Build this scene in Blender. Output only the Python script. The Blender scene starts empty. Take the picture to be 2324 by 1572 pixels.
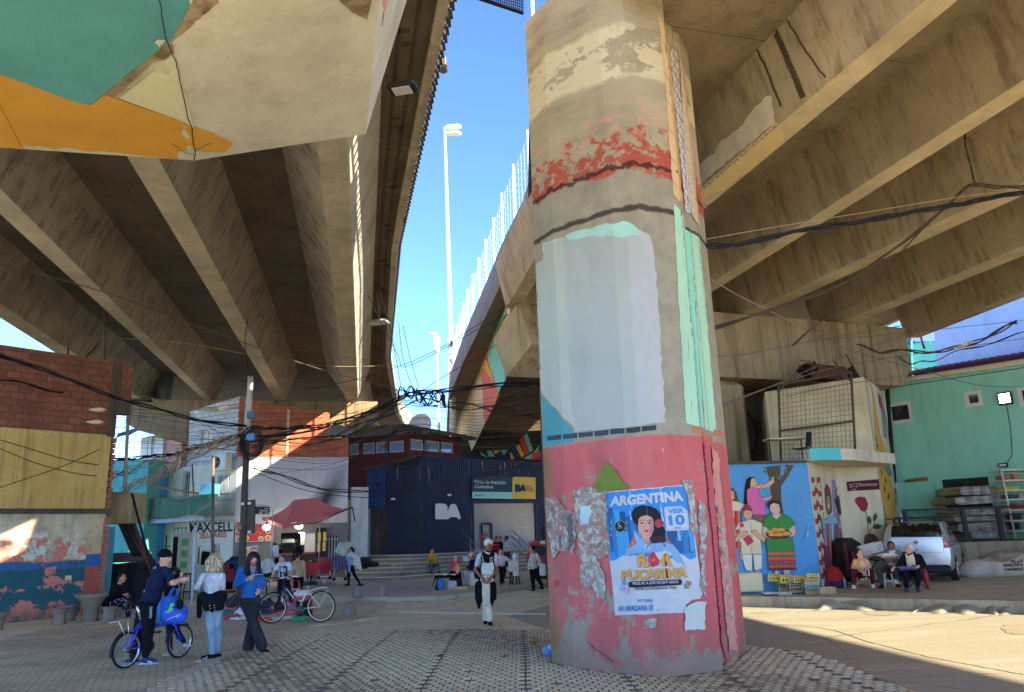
import bpy,bmesh,math,random
import numpy as np
from mathutils import Vector,Matrix
from mathutils.bvhtree import BVHTree
from mathutils.geometry import tessellate_polygon
random.seed(7)
PI=math.pi
SC=bpy.context.scene
COL=SC.collection
# camera, sky, sun, exposure
FP=1745.2;VW,VH=2324.0,1572.0
PITCH=math.radians(13.7);ROLL=math.radians(1.9);CAMH=1.8
FWD=Vector((0,math.cos(PITCH),math.sin(PITCH)))
_r0=Vector((1,0,0));_u0=_r0.cross(FWD)
CR=_r0*math.cos(ROLL)-_u0*math.sin(ROLL)
CU=_r0*math.sin(ROLL)+_u0*math.cos(ROLL)
CP=Vector((0,0,CAMH))
cam=bpy.data.cameras.new('camera');camo=bpy.data.objects.new('camera',cam);COL.objects.link(camo)
cam.sensor_width=36;cam.lens=36*FP/VW;cam.clip_end=1500;cam.clip_start=.05
m=Matrix.Identity(4)
for i in range(3):
 m[i][0]=CR[i];m[i][1]=CU[i];m[i][2]=-FWD[i];m[i][3]=CP[i]
camo.matrix_world=m
SC.camera=camo
SUN_EL=26.0;SUN_AZ=126.0
sv=Vector((math.sin(math.radians(SUN_AZ))*math.cos(math.radians(SUN_EL)),math.cos(math.radians(SUN_AZ))*math.cos(math.radians(SUN_EL)),math.sin(math.radians(SUN_EL))))
w=bpy.data.worlds.new("World");SC.world=w;w.use_nodes=True
nt=w.node_tree;bg=nt.nodes['Background']
sky=nt.nodes.new('ShaderNodeTexSky');sky.sky_type='NISHITA';sky.sun_disc=False
sky.sun_elevation=math.radians(SUN_EL);sky.sun_rotation=math.radians(SUN_AZ);sky.air_density=1.0;sky.dust_density=0.0;sky.ozone_density=6.0;sky.altitude=6500
nt.links.new(sky.outputs[0],bg.inputs[0]);bg.inputs[1].default_value=.15
sun=bpy.data.lights.new('sun','SUN');sun.energy=2.6;sun.angle=math.radians(.5);sun.color=(1,.9,.72)
suno=bpy.data.objects.new('sun',sun);COL.objects.link(suno);suno.rotation_euler=sv.to_track_quat('Z','Y').to_euler()
SC.view_settings.view_transform='Standard';SC.view_settings.look='None';SC.view_settings.gamma=1
SC.view_settings.exposure=2.45
SC.view_settings.use_curve_mapping=False
SC.render.engine='CYCLES'
SC.render.resolution_x=1024;SC.render.resolution_y=692
# survey helpers: where a sight line meets a plane of the place
def ray(u,v):return CR*(u-VW/2)-CU*(v-VH/2)+FWD*FP
def G(u,v,z=0.0):
 d=ray(u,v);return CP+d*((z-CAMH)/d.z)
def D(u,v,y):
 d=ray(u,v);return CP+d*(y/d.y)
class Pl:
 def __init__(s,a,b):
  s.a=Vector((a[0],a[1],0));t=Vector((b[0]-a[0],b[1]-a[1],0));s.L=t.length;s.t=t.normalized()
  s.n=Vector((s.t.y,-s.t.x,0))
  if s.n.dot(CP-s.a)<0:s.n=-s.n
 def at(s,u,v,off=0):
  d=ray(u,v);k=(s.a+s.n*off-CP).dot(s.n)/d.dot(s.n);return CP+d*k
 def xz(s,x,z,off=0):return s.a+s.t*x+s.n*off+Vector((0,0,z))
 def cx(s,p):return(p-s.a).dot(s.t)
def zt(x0,y0,sc):return lambda x,y:((x0+x/sc)/1.7625,(y0+y/sc)/1.7625)
# materials
ALB=2.0
def C_(h,a=1):
 if not isinstance(h,str):return tuple(h)+((1,)if len(h)==3 else())
 h=h.lstrip('#');o=[]
 for i in(0,2,4):
  x=int(h[i:i+2],16)/255;o.append(x/12.92 if x<.04045 else((x+.055)/1.055)**2.4)
 k=min(ALB,.8/max(max(o),1e-4));lu=.3*o[0]+.6*o[1]+.1*o[2]
 return tuple(min(.85,(c*.88+lu*.12)*k*q)for c,q in zip(o,(1.09,1.0,.84)))+(1,)
def raw(h):c=C_(h);return tuple(x/2 for x in c[:3])+(1,)
class NB:
 def __init__(s,name,rough=.8,spec=.3,metal=0):
  s.m=bpy.data.materials.new(name);s.m.use_nodes=True;s.t=s.m.node_tree;s.N=s.t.nodes;s.L=s.t.links
  s.b=s.N['Principled BSDF'];s.b.inputs['Roughness'].default_value=rough;s.b.inputs['Metallic'].default_value=metal
  s.b.inputs['Specular IOR Level'].default_value=spec
  g=s.N.new('ShaderNodeNewGeometry');s.pos=g.outputs['Position'];s.geo=g
 def put(s,sock,v):
  if isinstance(v,(int,float)):sock.default_value=v
  elif isinstance(v,(tuple,list,str)):
   v=C_(v)if isinstance(v,str)else v
   sock.default_value=v if len(v)==len(sock.default_value)else tuple(v)[:len(sock.default_value)]
  else:s.L.new(v,sock)
 def mp(s,sc=(1,1,1),vec=None,rot=0,loc=(0,0,0)):
  n=s.N.new('ShaderNodeMapping');s.put(n.inputs[0],vec or s.pos);n.inputs['Scale'].default_value=sc if not isinstance(sc,(int,float))else(sc,)*3
  n.inputs['Rotation'].default_value=(0,0,rot);n.inputs['Location'].default_value=loc;return n.outputs[0]
 def noise(s,sc=3,det=4,vec=None,rough=.6,dist=0):
  n=s.N.new('ShaderNodeTexNoise');s.put(n.inputs['Vector'],vec or s.pos);n.inputs['Scale'].default_value=sc;n.inputs['Detail'].default_value=det
  n.inputs['Roughness'].default_value=rough;n.inputs['Distortion'].default_value=dist;return n.outputs[0]
 def vor(s,sc,vec=None,feat='F1'):
  n=s.N.new('ShaderNodeTexVoronoi');s.put(n.inputs['Vector'],vec or s.pos);n.inputs['Scale'].default_value=sc;n.feature=feat;return n.outputs
 def math(s,op,a,b=0,clamp=False):
  n=s.N.new('ShaderNodeMath');n.operation=op;n.use_clamp=clamp;s.put(n.inputs[0],a);s.put(n.inputs[1],b);return n.outputs[0]
 def thr(s,v,lo,hi):
  n=s.N.new('ShaderNodeMapRange');s.put(n.inputs[0],v);n.inputs[1].default_value=lo;n.inputs[2].default_value=hi;n.clamp=True;return n.outputs[0]
 def mix(s,f,a,b,mode='MIX'):
  n=s.N.new('ShaderNodeMix');n.data_type='RGBA';n.blend_type=mode;s.put(n.inputs[0],f);s.put(n.inputs[6],a);s.put(n.inputs[7],b);return n.outputs[2]
 def sep(s,v=None):
  n=s.N.new('ShaderNodeSeparateXYZ');s.put(n.inputs[0],v or s.pos);return n.outputs
 def comb(s,x,y,z):
  n=s.N.new('ShaderNodeCombineXYZ');s.put(n.inputs[0],x);s.put(n.inputs[1],y);s.put(n.inputs[2],z);return n.outputs[0]
 def along(s,t):
  n=s.N.new('ShaderNodeVectorMath');n.operation='DOT_PRODUCT';s.put(n.inputs[0],s.pos);n.inputs[1].default_value=t;return n.outputs['Value']
 def brick(s,vec,c1,c2,mo,w=.33,h=.18,ms=.012,bias=0):
  n=s.N.new('ShaderNodeTexBrick');s.put(n.inputs['Vector'],vec);s.put(n.inputs['Color1'],c1);s.put(n.inputs['Color2'],c2);s.put(n.inputs['Mortar'],mo)
  n.inputs['Scale'].default_value=1;n.inputs['Brick Width'].default_value=w;n.inputs['Row Height'].default_value=h;n.inputs['Mortar Size'].default_value=ms;n.inputs['Bias'].default_value=bias
  n.inputs['Mortar Smooth'].default_value=.1
  return n.outputs
 def bump(s,h,st=.3,dist=.02):
  n=s.N.new('ShaderNodeBump');n.inputs['Strength'].default_value=st;n.inputs['Distance'].default_value=dist;s.put(n.inputs['Height'],h)
  s.L.new(n.outputs[0],s.b.inputs['Normal'])
 def done(s,col,rough=None):
  s.put(s.b.inputs['Base Color'],col)
  if rough is not None:s.put(s.b.inputs['Roughness'],rough)
  return s.m
_mc={}
def mul(c,k):c=C_(c);return tuple(min(1,x*k)for x in c[:3])+(1,)
def M(col,rough=.8,var=.14,sc=4,bump=.15,bs=60,metal=0,spec=.3,dirt=0,name=None):
 key=(col,rough,var,sc,bump,bs,metal,spec,dirt)
 if key in _mc:return _mc[key]
 n=NB(name or 'paint',rough,spec,metal);nz=n.noise(sc,5)
 c=n.mix(nz,mul(col,1-var*1.6),mul(col,1+var*1.6))
 if dirt:
  d=n.noise(1.1,6,n.mp((2.5,2.5,.7)));c=n.mix(n.math('MULTIPLY',n.thr(d,.45,.75),dirt),c,(.06,.05,.04,1))
 if bump:n.bump(n.noise(bs,3),bump,.01)
 _mc[key]=n.done(c);return _mc[key]
def cloth(col,sc=5):
 n=NB('cloth',.9,.15);f=n.noise(1,4,n.mp((sc,sc,sc*.45)),.6,1.2);c=n.mix(n.thr(f,.3,.7),mul(col,.62),mul(col,1.25));n.bump(n.math('ADD',f,n.math('MULTIPLY',n.noise(90,2),.06)),.9,.06);return n.done(c)
def emit(col,k,name='lamp light'):
 n=NB(name);n.put(n.b.inputs['Emission Color'],C_(col));n.b.inputs['Emission Strength'].default_value=k;return n.done(C_(col))
def glass(col='#10151a',rough=.08,name='window glass'):
 n=NB(name,rough,.8);return n.done(n.mix(n.noise(1.5,2),mul(col,.7),mul(col,1.4)))
 # mesh builder
class MB:
 def __init__(s):s.v=[];s.f=[];s.mi=[];s.ms=[];s.sm=[]
 def mat(s,m):
  if m not in s.ms:s.ms.append(m)
  return s.ms.index(m)
 def add(s,vs,fs,m=None,smooth=False):
  o=len(s.v);s.v+=[Vector(v)for v in vs];k=s.mat(m)
  for f in fs:s.f.append([o+i for i in f]);s.mi.append(k);s.sm.append(smooth)
  return s
 def quad(s,a,b,c,d,m=None):return s.add([a,b,c,d],[(0,1,2,3)],m)
 def box(s,c,sz,m=None,rz=0,R=None):
  h=[x/2 for x in sz];R=R or Matrix.Rotation(rz,3,'Z');c=Vector(c)
  vs=[c+R @ Vector((x*h[0],y*h[1],z*h[2]))for x in(-1,1)for y in(-1,1)for z in(-1,1)]
  return s.add(vs,[(0,1,3,2),(4,6,7,5),(0,4,5,1),(2,3,7,6),(0,2,6,4),(1,5,7,3)],m)
 def bbox(s,c,sz,m=None,rz=0,bv=.02):
  R=Matrix.Rotation(rz,3,'Z');c=Vector(c);hx,hy,hz=[x/2 for x in sz];bv=min(bv,hx*.9,hy*.9,hz*.9)
  rings=[]
  for z,i in((-hz,bv),(-hz+bv,0),(hz-bv,0),(hz,bv)):
   a,b=hx-i,hy-i;k=bv
   rings.append([c+R @ Vector(p)for p in((a-k,-b,z),(a,-b+k,z),(a,b-k,z),(a-k,b,z),(-a+k,b,z),(-a,b-k,z),(-a,-b+k,z),(-a+k,-b,z))])
  return s.rings(rings,m,True,True)
 def hex8(s,a,b,m=None):
  n=len(a);return s.add(list(a)+list(b),[tuple(range(n))[::-1],tuple(range(n,2*n))]+[(i,(i+1)%n,n+(i+1)%n,n+i)for i in range(n)],m)
 def prism(s,poly,z0,z1,m=None):return s.hex8([(p[0],p[1],z0)for p in poly],[(p[0],p[1],z1)for p in poly],m)
 def slab(s,pts,n,th,m=None):
  n=Vector(n).normalized();return s.hex8([Vector(p)-n*th for p in pts],[Vector(p)for p in pts],m)
 def rings(s,rs,m=None,cap0=True,cap1=True,smooth=False,closed=True):
  n=len(rs[0]);vs=[p for r in rs for p in r];fs=[]
  for i in range(len(rs)-1):
   for j in range(n if closed else n-1):fs.append((i*n+j,i*n+(j+1)%n,(i+1)*n+(j+1)%n,(i+1)*n+j))
  if cap0 and closed:fs.append(tuple(range(n))[::-1])
  if cap1 and closed:fs.append(tuple((len(rs)-1)*n+j for j in range(n)))
  return s.add(vs,fs,m,smooth)
 def tube(s,pts,r,m=None,n=8,closed=False,cap=True):
  pts=[Vector(p)for p in pts];k=len(pts);rs=[];up=None
  rr=r if isinstance(r,(list,tuple))else[r]*k
  for i in range(k):
   a=pts[(i-1)%k]if(closed or i>0)else pts[i];b=pts[(i+1)%k]if(closed or i<k-1)else pts[i]
   t=(b-a);t=t.normalized()if t.length>1e-9 else Vector((0,0,1))
   if up is None:up=Vector((0,0,1))if abs(t.z)<.9 else Vector((1,0,0))
   x=t.cross(up).normalized()if t.cross(up).length>1e-6 else t.orthogonal().normalized();y=x.cross(t);up=y
   rs.append([pts[i]+x*math.cos(2*PI*j/n)*rr[i]+y*math.sin(2*PI*j/n)*rr[i]for j in range(n)])
  if closed:rs.append(rs[0])
  return s.rings(rs,m,cap and not closed,cap and not closed,True)
 def lathe(s,prof,c,m=None,n=16,ax=None,smooth=True):
  c=Vector(c);R=Matrix.Identity(3)if ax is None else Vector((0,0,1)).rotation_difference(Vector(ax)).to_matrix()
  rs=[[c+R @ Vector((r*math.cos(2*PI*j/n),r*math.sin(2*PI*j/n),h))for j in range(n)]for r,h in prof]
  return s.rings(rs,m,True,True,smooth)
 def ell(s,c,rad,m=None,nu=14,nv=9,R=None):
  c=Vector(c);R=R or Matrix.Identity(3);rs=[]
  for i in range(nv+1):
   a=-PI/2+PI*i/nv;k=max(math.cos(a),.02)
   rs.append([c+R @ Vector((rad[0]*k*math.cos(2*PI*j/nu),rad[1]*k*math.sin(2*PI*j/nu),rad[2]*math.sin(a)))for j in range(nu)])
  return s.rings(rs,m,True,True,True)
 def build(s,name,m=None,parent=None,fix=True):
  me=bpy.data.meshes.new(name);o=bpy.data.objects.new(name,me)
  off=Vector((0,0,0))
  if parent is not None and parent.get('_o'):off=Vector(parent['_o'])
  me.from_pydata([tuple(v-off)for v in s.v],[],s.f)
  for k in s.ms:me.materials.append(k if k is not None else m)
  me.polygons.foreach_set('material_index',s.mi);me.polygons.foreach_set('use_smooth',s.sm)
  if fix:
   b=bmesh.new();b.from_mesh(me);bmesh.ops.recalc_face_normals(b,faces=b.faces);b.to_mesh(me);b.free()
  me.update();COL.objects.link(o)
  if parent is not None:
   o.parent=parent
   if parent.type=='MESH':pass
   o['_o']=tuple(off)
  else:o['_o']=(0,0,0)
  return o
def tag(o,label=None,cat=None,group=None,kind=None):
 if label:o['label']=label
 if cat:o['category']=cat
 if group:o['group']=group
 if kind:o['kind']=kind
 return o
def thing(name,label,cat,loc,group=None):
 o=bpy.data.objects.new(name,None);COL.objects.link(o);o.location=loc;o['_o']=tuple(loc);o.empty_display_size=.3
 return tag(o,label,cat,group)
def copy_tree(o,parent=None):
 c=o.copy();COL.objects.link(c);c.parent=parent
 for ch in list(o.children):copy_tree(ch,c)
 return c
 # painted shapes and lettering laid on real surfaces
def bvh_of(*obs):
 vs=[];fs=[]
 for o in obs:
  k=len(vs);w_=Vector(o.get('_o',(0,0,0)))if(o.parent is not None)else Vector((0,0,0))
  vs+=[v.co+w_ for v in o.data.vertices];fs+=[[k+i for i in p.vertices]for p in o.data.polygons]
 return BVHTree.FromPolygons(vs,fs)
class Art:
 """flat paint or print on a surface: every vertex is laid on the surface where its sight line meets it"""
 def __init__(s,surf,step=1e9,base=.004,inc=.0012):s.s=surf;s.mb=MB();s.step=step;s.k=0;s.base=base;s.inc=inc
 def hit(s,u,v):
  o=s.base+s.k*s.inc
  if isinstance(s.s,Pl):return s.s.at(u,v,o)
  d=ray(u,v).normalized();p,n,i,t=s.s.ray_cast(CP,d)
  if p is None:return None
  if n.dot(d)>0:n=-n
  return p+n*o
 def tris(s,tv,m):
  out=[]
  def sub(a,b,c,dp=0):
   e=[((a[0]-b[0])**2+(a[1]-b[1])**2,0),((b[0]-c[0])**2+(b[1]-c[1])**2,1),((c[0]-a[0])**2+(c[1]-a[1])**2,2)]
   q,i=max(e)
   if q>s.step**2 and dp<12:
    if i==0:mm=((a[0]+b[0])/2,(a[1]+b[1])/2);sub(a,mm,c,dp+1);sub(mm,b,c,dp+1)
    elif i==1:mm=((b[0]+c[0])/2,(b[1]+c[1])/2);sub(a,b,mm,dp+1);sub(a,mm,c,dp+1)
    else:mm=((a[0]+c[0])/2,(a[1]+c[1])/2);sub(a,b,mm,dp+1);sub(mm,b,c,dp+1)
   else:out.append((a,b,c))
  for t in tv:sub(*t)
  for t in out:
   ps=[s.hit(*p)for p in t]
   if all(p is not None for p in ps):
    if max((ps[0]-ps[1]).length,(ps[1]-ps[2]).length,(ps[2]-ps[0]).length)<30:s.mb.add(ps,[(0,1,2)],m)
 def poly(s,pts,m,T=None,up=True):
  if T:pts=[T(*p)for p in pts]
  if up:s.k+=1
  tr=tessellate_polygon([[Vector((p[0],p[1],0))for p in pts]])
  s.tris([tuple(pts[i]for i in t)for t in tr],m);return s
 def ell(s,cx,cy,rx,ry,m,T=None,n=14,rot=0):
  c,q=math.cos(rot),math.sin(rot)
  return s.poly([(cx+rx*math.cos(2*PI*i/n)*c-ry*math.sin(2*PI*i/n)*q,cy+rx*math.cos(2*PI*i/n)*q+ry*math.sin(2*PI*i/n)*c)for i in range(n)],m,T)
 def line(s,pts,w,m,T=None,up=True):
  if T:pts=[T(*p)for p in pts]
  if up:s.k+=1
  for a,b in zip(pts,pts[1:]):
   dx,dy=b[0]-a[0],b[1]-a[1];l=math.hypot(dx,dy)or 1;nx,ny=-dy/l*w/2,dx/l*w/2
   s.tris([((a[0]+nx,a[1]+ny),(b[0]+nx,b[1]+ny),(b[0]-nx,b[1]-ny)),((a[0]+nx,a[1]+ny),(b[0]-nx,b[1]-ny),(a[0]-nx,a[1]-ny))],m)
  return s
 def text(s,txt,quad,m,T=None,bold=.0,sx=1):
  if T:quad=[T(*p)for p in quad]
  s.k+=1
  vs,fs=text_mesh(txt,bold)
  x0=min(v[0]for v in vs);x1=max(v[0]for v in vs);y0=min(v[1]for v in vs);y1=max(v[1]for v in vs)
  def mpp(v):
   a=(v[0]-x0)/(x1-x0+1e-9);b=(v[1]-y0)/(y1-y0+1e-9)
   t=[quad[0][i]*(1-a)+quad[1][i]*a for i in(0,1)];q=[quad[3][i]*(1-a)+quad[2][i]*a for i in(0,1)]
   return(q[0]*(1-b)+t[0]*b,q[1]*(1-b)+t[1]*b)
  s.tris([tuple(mpp(vs[i])for i in f)for f in fs],m);return s
 def build(s,name,parent):return s.mb.build(name,None,parent,fix=False)
_tm={}
def text_mesh(txt,bold=0.0):
 if(txt,bold)in _tm:return _tm[(txt,bold)]
 cu=bpy.data.curves.new('t','FONT');cu.body=txt;cu.size=1;cu.offset=bold;cu.resolution_u=3
 ob=bpy.data.objects.new('t',cu);COL.objects.link(ob)
 dg=bpy.context.evaluated_depsgraph_get();dg.update()
 me=bpy.data.meshes.new_from_object(ob.evaluated_get(dg))
 vs=[(v.co.x,v.co.y)for v in me.vertices];fs=[]
 for p in me.polygons:
  k=list(p.vertices)
  for i in range(1,len(k)-1):fs.append((k[0],k[i],k[i+1]))
 bpy.data.objects.remove(ob);bpy.data.curves.remove(cu);bpy.data.meshes.remove(me)
 _tm[(txt,bold)]=(vs,fs);return vs,fs
def rag(pts,amp=3,seg=14,seed=3,closed=True):
 rnd=random.Random(seed);out=[];n=len(pts)
 for i in range(n if closed else n-1):
  a,c=pts[i],pts[(i+1)%n];l=math.hypot(c[0]-a[0],c[1]-a[1]);k=max(1,int(l/seg));out.append(a)
  for j in range(1,k):
   f=j/k;out.append((a[0]+(c[0]-a[0])*f+rnd.uniform(-amp,amp),a[1]+(c[1]-a[1])*f+rnd.uniform(-amp,amp)))
 if not closed:out.append(pts[-1])
 return out
 # materials of the place
def concrete(name,base='#b09a78',stain=.6,streak=1.0,dark='#3a2f22',rough=.9,board=0,tdir=None):
 n=NB(name,rough,.2);a=n.noise(.9,6);c=n.mix(n.thr(a,.3,.7),mul(base,.72),mul(base,1.12))
 s1=n.noise(1,5,n.mp((3.2,3.2,.18)),.7);c=n.mix(n.math('MULTIPLY',n.thr(s1,.5,.66),stain*streak),c,dark);s4=n.noise(1,2,n.mp((11,11,.12)));c=n.mix(n.math('MULTIPLY',n.thr(s4,.55,.68),stain*streak*.35),c,dark)
 s2=n.noise(.55,3);c=n.mix(n.math('MULTIPLY',n.thr(s2,.5,.8),stain*.5),c,mul(base,.45))
 s3=n.noise(14,5);c=n.mix(n.math('MULTIPLY',n.thr(s3,.55,.8),.25),c,mul(base,1.25))
 h=n.noise(45,4)
 if tdir:
  al=n.along(tdir);ln=n.math('PINGPONG',al,1.25);jl=n.thr(ln,0,.012)
  c=n.mix(n.math('SUBTRACT',1,n.math('MAXIMUM',jl,.25)),c,(.03,.025,.02,1));h=n.math('ADD',h,n.math('MULTIPLY',jl,1.5))
 n.bump(h,.35,.012);return n.done(c)
def rotdir(a):return(math.cos(a),math.sin(a),0)
DL=Vector((-.198,.98,0)).normalized();DR=Vector((-.27,.96,0)).normalized()
m_beamL=concrete('aged beam concrete','#867e72',.6,1.0,'#352b20')
m_beamR=concrete('stained beam concrete','#8b8270',.6,1.0,'#4a4032')
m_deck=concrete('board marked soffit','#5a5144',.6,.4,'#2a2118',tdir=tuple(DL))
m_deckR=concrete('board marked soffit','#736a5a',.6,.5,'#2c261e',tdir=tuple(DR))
m_fasc=concrete('weathered fascia concrete','#a39a84',.45,.8)
m_white=concrete('whitewashed concrete','#cccabe',.25,.8,'#6f6858')
m_capR=concrete('streaked cap concrete','#857961',.7,1.0,'#3f3120')
m_dkcon=concrete('soot and shade concrete','#4a4238',.7,.8,'#15100c')
m_steel=M('#4a4a48',.5,.1,6,.1,metal=.6);m_black=M('#101011',.55,.1);m_rust=M('#4a3226',.8,.3,9)
m_grey=M('#8d9094',.45,.08,metal=.3);m_white_p=M('#d9d9d6',.5,.06)
# ground
def ground_mat(name,base,patch,crack=True,wet=0,bs=30,tr=.5):
 n=NB(name,.9,.2);a=n.noise(.7,7);c=n.mix(n.thr(a,.35,.65),base,patch)
 b=n.noise(9,6);c=n.mix(n.math('MULTIPLY',n.thr(b,.5,.8),.35),c,mul(base,.5))
 t=n.noise(1.2,5,n.mp((.35,1.8,1),rot=-.25));c=n.mix(n.math('MULTIPLY',n.thr(t,.5,.72),tr),c,mul(patch,1.3))
 sp=n.noise(60,3);c=n.mix(n.math('MULTIPLY',n.thr(sp,.6,.75),.4),c,mul(base,1.7))
 h=n.noise(bs,5)
 if crack:
  v=n.vor(.22,n.mix(.2,n.pos,n.comb(n.noise(1.5,4),n.noise(1.7,4),0)),'DISTANCE_TO_EDGE')[0]
  k=n.thr(v,0,.004);c=n.mix(n.math('MULTIPLY',n.math('SUBTRACT',1,k),n.thr(n.noise(.8,3),.42,.6)),c,mul(base,.45));h=n.math('ADD',h,k)
 n.bump(h,.6,.012);return n.done(c)
m_asph=ground_mat('worn grey road','#968d72','#a49a7e')
m_conc_road=ground_mat('worn concrete road',raw('#b9b29c'),raw('#c4bda8'),bs=22,tr=.9)
m_pave=ground_mat('pavement concrete','#827c69','#8e8670')
def paving_mat():
 n=NB('small block paving',.9,.2);v=n.mp((1,1,1),rot=math.radians(-24))
 b=n.brick(v,'#a0957a','#b0a68a','#6d6550',.22,.11,.008);a=n.noise(.6,6);c=n.mix(n.thr(a,.3,.7),b[0],mul('#8c8480',.75),'MULTIPLY')
 c=n.mix(.55,b[0],c);t=n.noise(1.4,6);c=n.mix(n.math('MULTIPLY',n.thr(t,.5,.75),.5),c,'#5f5850')
 s=n.noise(5,5);c=n.mix(n.math('MULTIPLY',n.thr(s,.62,.7),.35),c,'#b0a797')
 n.bump(n.math('SUBTRACT',n.noise(40,3),n.math('MULTIPLY',b[1],2)),.5,.008);return n.done(c)
m_paving=paving_mat()
def island_mat():
 n=NB('worn ribbed paver',.9,.25);a=n.noise(.9,6);c=n.mix(n.thr(a,.3,.7),'#8f866e','#9e957b')
 b=n.noise(11,5);c=n.mix(n.math('MULTIPLY',n.thr(b,.5,.75),.5),c,'#5c524a');z=n.sep()[2]
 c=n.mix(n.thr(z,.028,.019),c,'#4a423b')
 n.bump(n.noise(50,4),.5,.006);return n.done(c)
def sheet(name,pts,z,m,th=None):
 b=MB();b.hex8([(p[0],p[1],z-(th or.3))for p in pts],[(p[0],p[1],z)for p in pts],m);o=b.build(name);return tag(o,kind='structure')
b=MB();b.quad((-400,-200,0),(400,-200,0),(400,700,0),(-400,700,0),m_asph);tag(b.build('ground'),kind='structure')
def gp(*l,z=0):return[G(u,v,z)for u,v in l]
pl=[(-30,5,0),(-1.5,3,0)]+gp((240,1640),(337,1568),(458,1500),(560,1462),(640,1432),(735,1412),(830,1404),(880,1372),(868,1357))+gp((560,1393),(300,1408))+gp((120,1425),(0,1452),(-200,1490))
sheet('block_paving',[(p[0],p[1])for p in pl],.006,m_paving,.1)
pr=gp((1260,1372),(1672,1380),(2000,1388),(2500,1400))+[Vector((30,6,0)),Vector((20,-6,0)),Vector((4.6,-6,0)),Vector((4.4,7,0))]+gp((1951,1526),(1828,1484),(1678,1469),(1500,1440),(1250,1434),(1150,1400))
sheet('concrete_road',[(p[0],p[1])for p in pr],.008,m_conc_road,.1)
ISL=[(p.x,p.y)for p in gp((240,1640),(337,1571),(458,1504),(606,1457),(730,1442),(898,1434),(1080,1430),(1247,1434),(1450,1446),(1678,1469),(1828,1484),(1951,1526),(2055,1571))]+[(4.25,6.5),(-3.2,6.5)]
m_isl=island_mat()
sheet('paver_island',ISL,.02,m_isl,.1)
def inside(x,y,P):
 r=False;j=len(P)-1
 for i in range(len(P)):
  if(P[i][1]>y)!=(P[j][1]>y)and x<(P[j][0]-P[i][0])*(y-P[i][1])/(P[j][1]-P[i][1])+P[i][0]:r=not r
  j=i
 return r
PILL=[(0.41,11.53),(0.69,11.04),(1.49,10.34),(1.87,10.22),(2.55,10.52),(2.62,10.80),(2.50,10.95),(2.60,11.02),(2.82,11.18),(2.86,11.30),(2.98,11.38),(3.25,11.9),(3.2,12.6),(2.4,13.3),(1.2,13.2),(.5,12.5)]
b=MB();yy=7.4;row=0
while yy<16.4:
 x=-5.4+(.0625 if row%2 else 0)
 while x<4.6:
  px,py=x+random.uniform(-.006,.006)+.008*math.sin(yy*1.7),yy+.012*math.sin(x*.9)
  if inside(px,py,ISL)and not inside(px,py,PILL)and(x%1.25)>.05 and random.random()>.012:
   h=.032+random.uniform(-.003,.003)+.006*math.sin(px*1.3+py*.8);a,d=.056,.057
   b.add([(px-a,py-d,.019),(px+a,py-d,.019),(px+a,py+d,.019),(px-a,py+d,.019),(px-a*.78,py-d*.72,h),(px+a*.78,py-d*.72,h),(px+a*.78,py+d*.72,h),(px-a*.78,py+d*.72,h)],[(4,5,6,7),(0,1,5,4),(1,2,6,5),(2,3,7,6),(3,0,4,7)])
  x+=.125
 yy+=.135;row+=1
tag(b.build('paver_ribs',m_isl,fix=False),kind='structure')
def kerb(name,pts,w,z,m,closed=False):
 b=MB();L=[]
 for i,p in enumerate(pts):
  a=Vector(pts[max(i-1,0)]);c=Vector(pts[min(i+1,len(pts)-1)]);t=(c-a).normalized();n=Vector((-t.y,t.x))
  L.append((Vector(p)+n*w/2,Vector(p)-n*w/2))
 rs=[[(q[0].x,q[0].y,-.05),(q[0].x,q[0].y,z),(q[1].x,q[1].y,z),(q[1].x,q[1].y,-.05)]for q in L]
 b.rings([[Vector(k)for k in r]for r in rs],m);return tag(b.build(name),kind='structure')
m_kerb=concrete('kerb concrete','#9c917d',.5,.3)
kerb('island_kerb',[Vector((p.x,p.y))for p in gp((300,1600),(375,1560),(470,1507),(560,1470),(616,1448),(690,1425),(760,1418),(850,1404))],.17,.034,m_kerb)
pav=[(p.x,p.y)for p in gp((470,1350),(735,1352),(846,1355),(889,1356),(990,1354),(1079,1346),(1160,1334),(1247,1324),(1420,1310),z=.13)]+[(12,34),(12,55),(-30,55),(-30,26)]
sheet('pavement',pav,.13,m_pave,.2)
pavp=gp((650,1345),(800,1346),(960,1348),(1060,1322),(900,1320),(780,1318),(690,1318),z=.13)
n=NB('grey block pavement',.9,.2);bb=n.brick(n.mp((1,1,1),rot=.35),'#7d756c','#8b8278','#5a534b',.4,.2,.012);n.bump(bb[1],.3);mm=n.done(bb[0])
sheet('block_pavement',[(p.x,p.y)for p in pavp],.136,mm,.02)
sheet('road_line',[(p.x,p.y)for p in gp((905,1388),(1240,1394),(1240,1397),(905,1390.6))],.012,M('#a7a7a4',.9,.25,9),.01)
kerb('gutter',[Vector((p.x,p.y))for p in gp((846,1364),(960,1366),(1060,1358),(1130,1346))],.5,.012,ground_mat('dirt strip','#756855','#8a7a62'))
KR=[(p.x,p.y)for p in gp((1500,1348),(1665,1353),(1866,1354),(2000,1357),(2324,1363),(2700,1372),z=.22)]
sheet('side_pavement',KR+[(40,12),(40,40),(4,40),(3.6,27)],.22,m_pave,.3)
kerb('side_kerb',[Vector(p)-Vector((.05,.09))for p in KR],.2,.222,concrete('grimy kerb','#8b806b',.8,.5))
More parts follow.
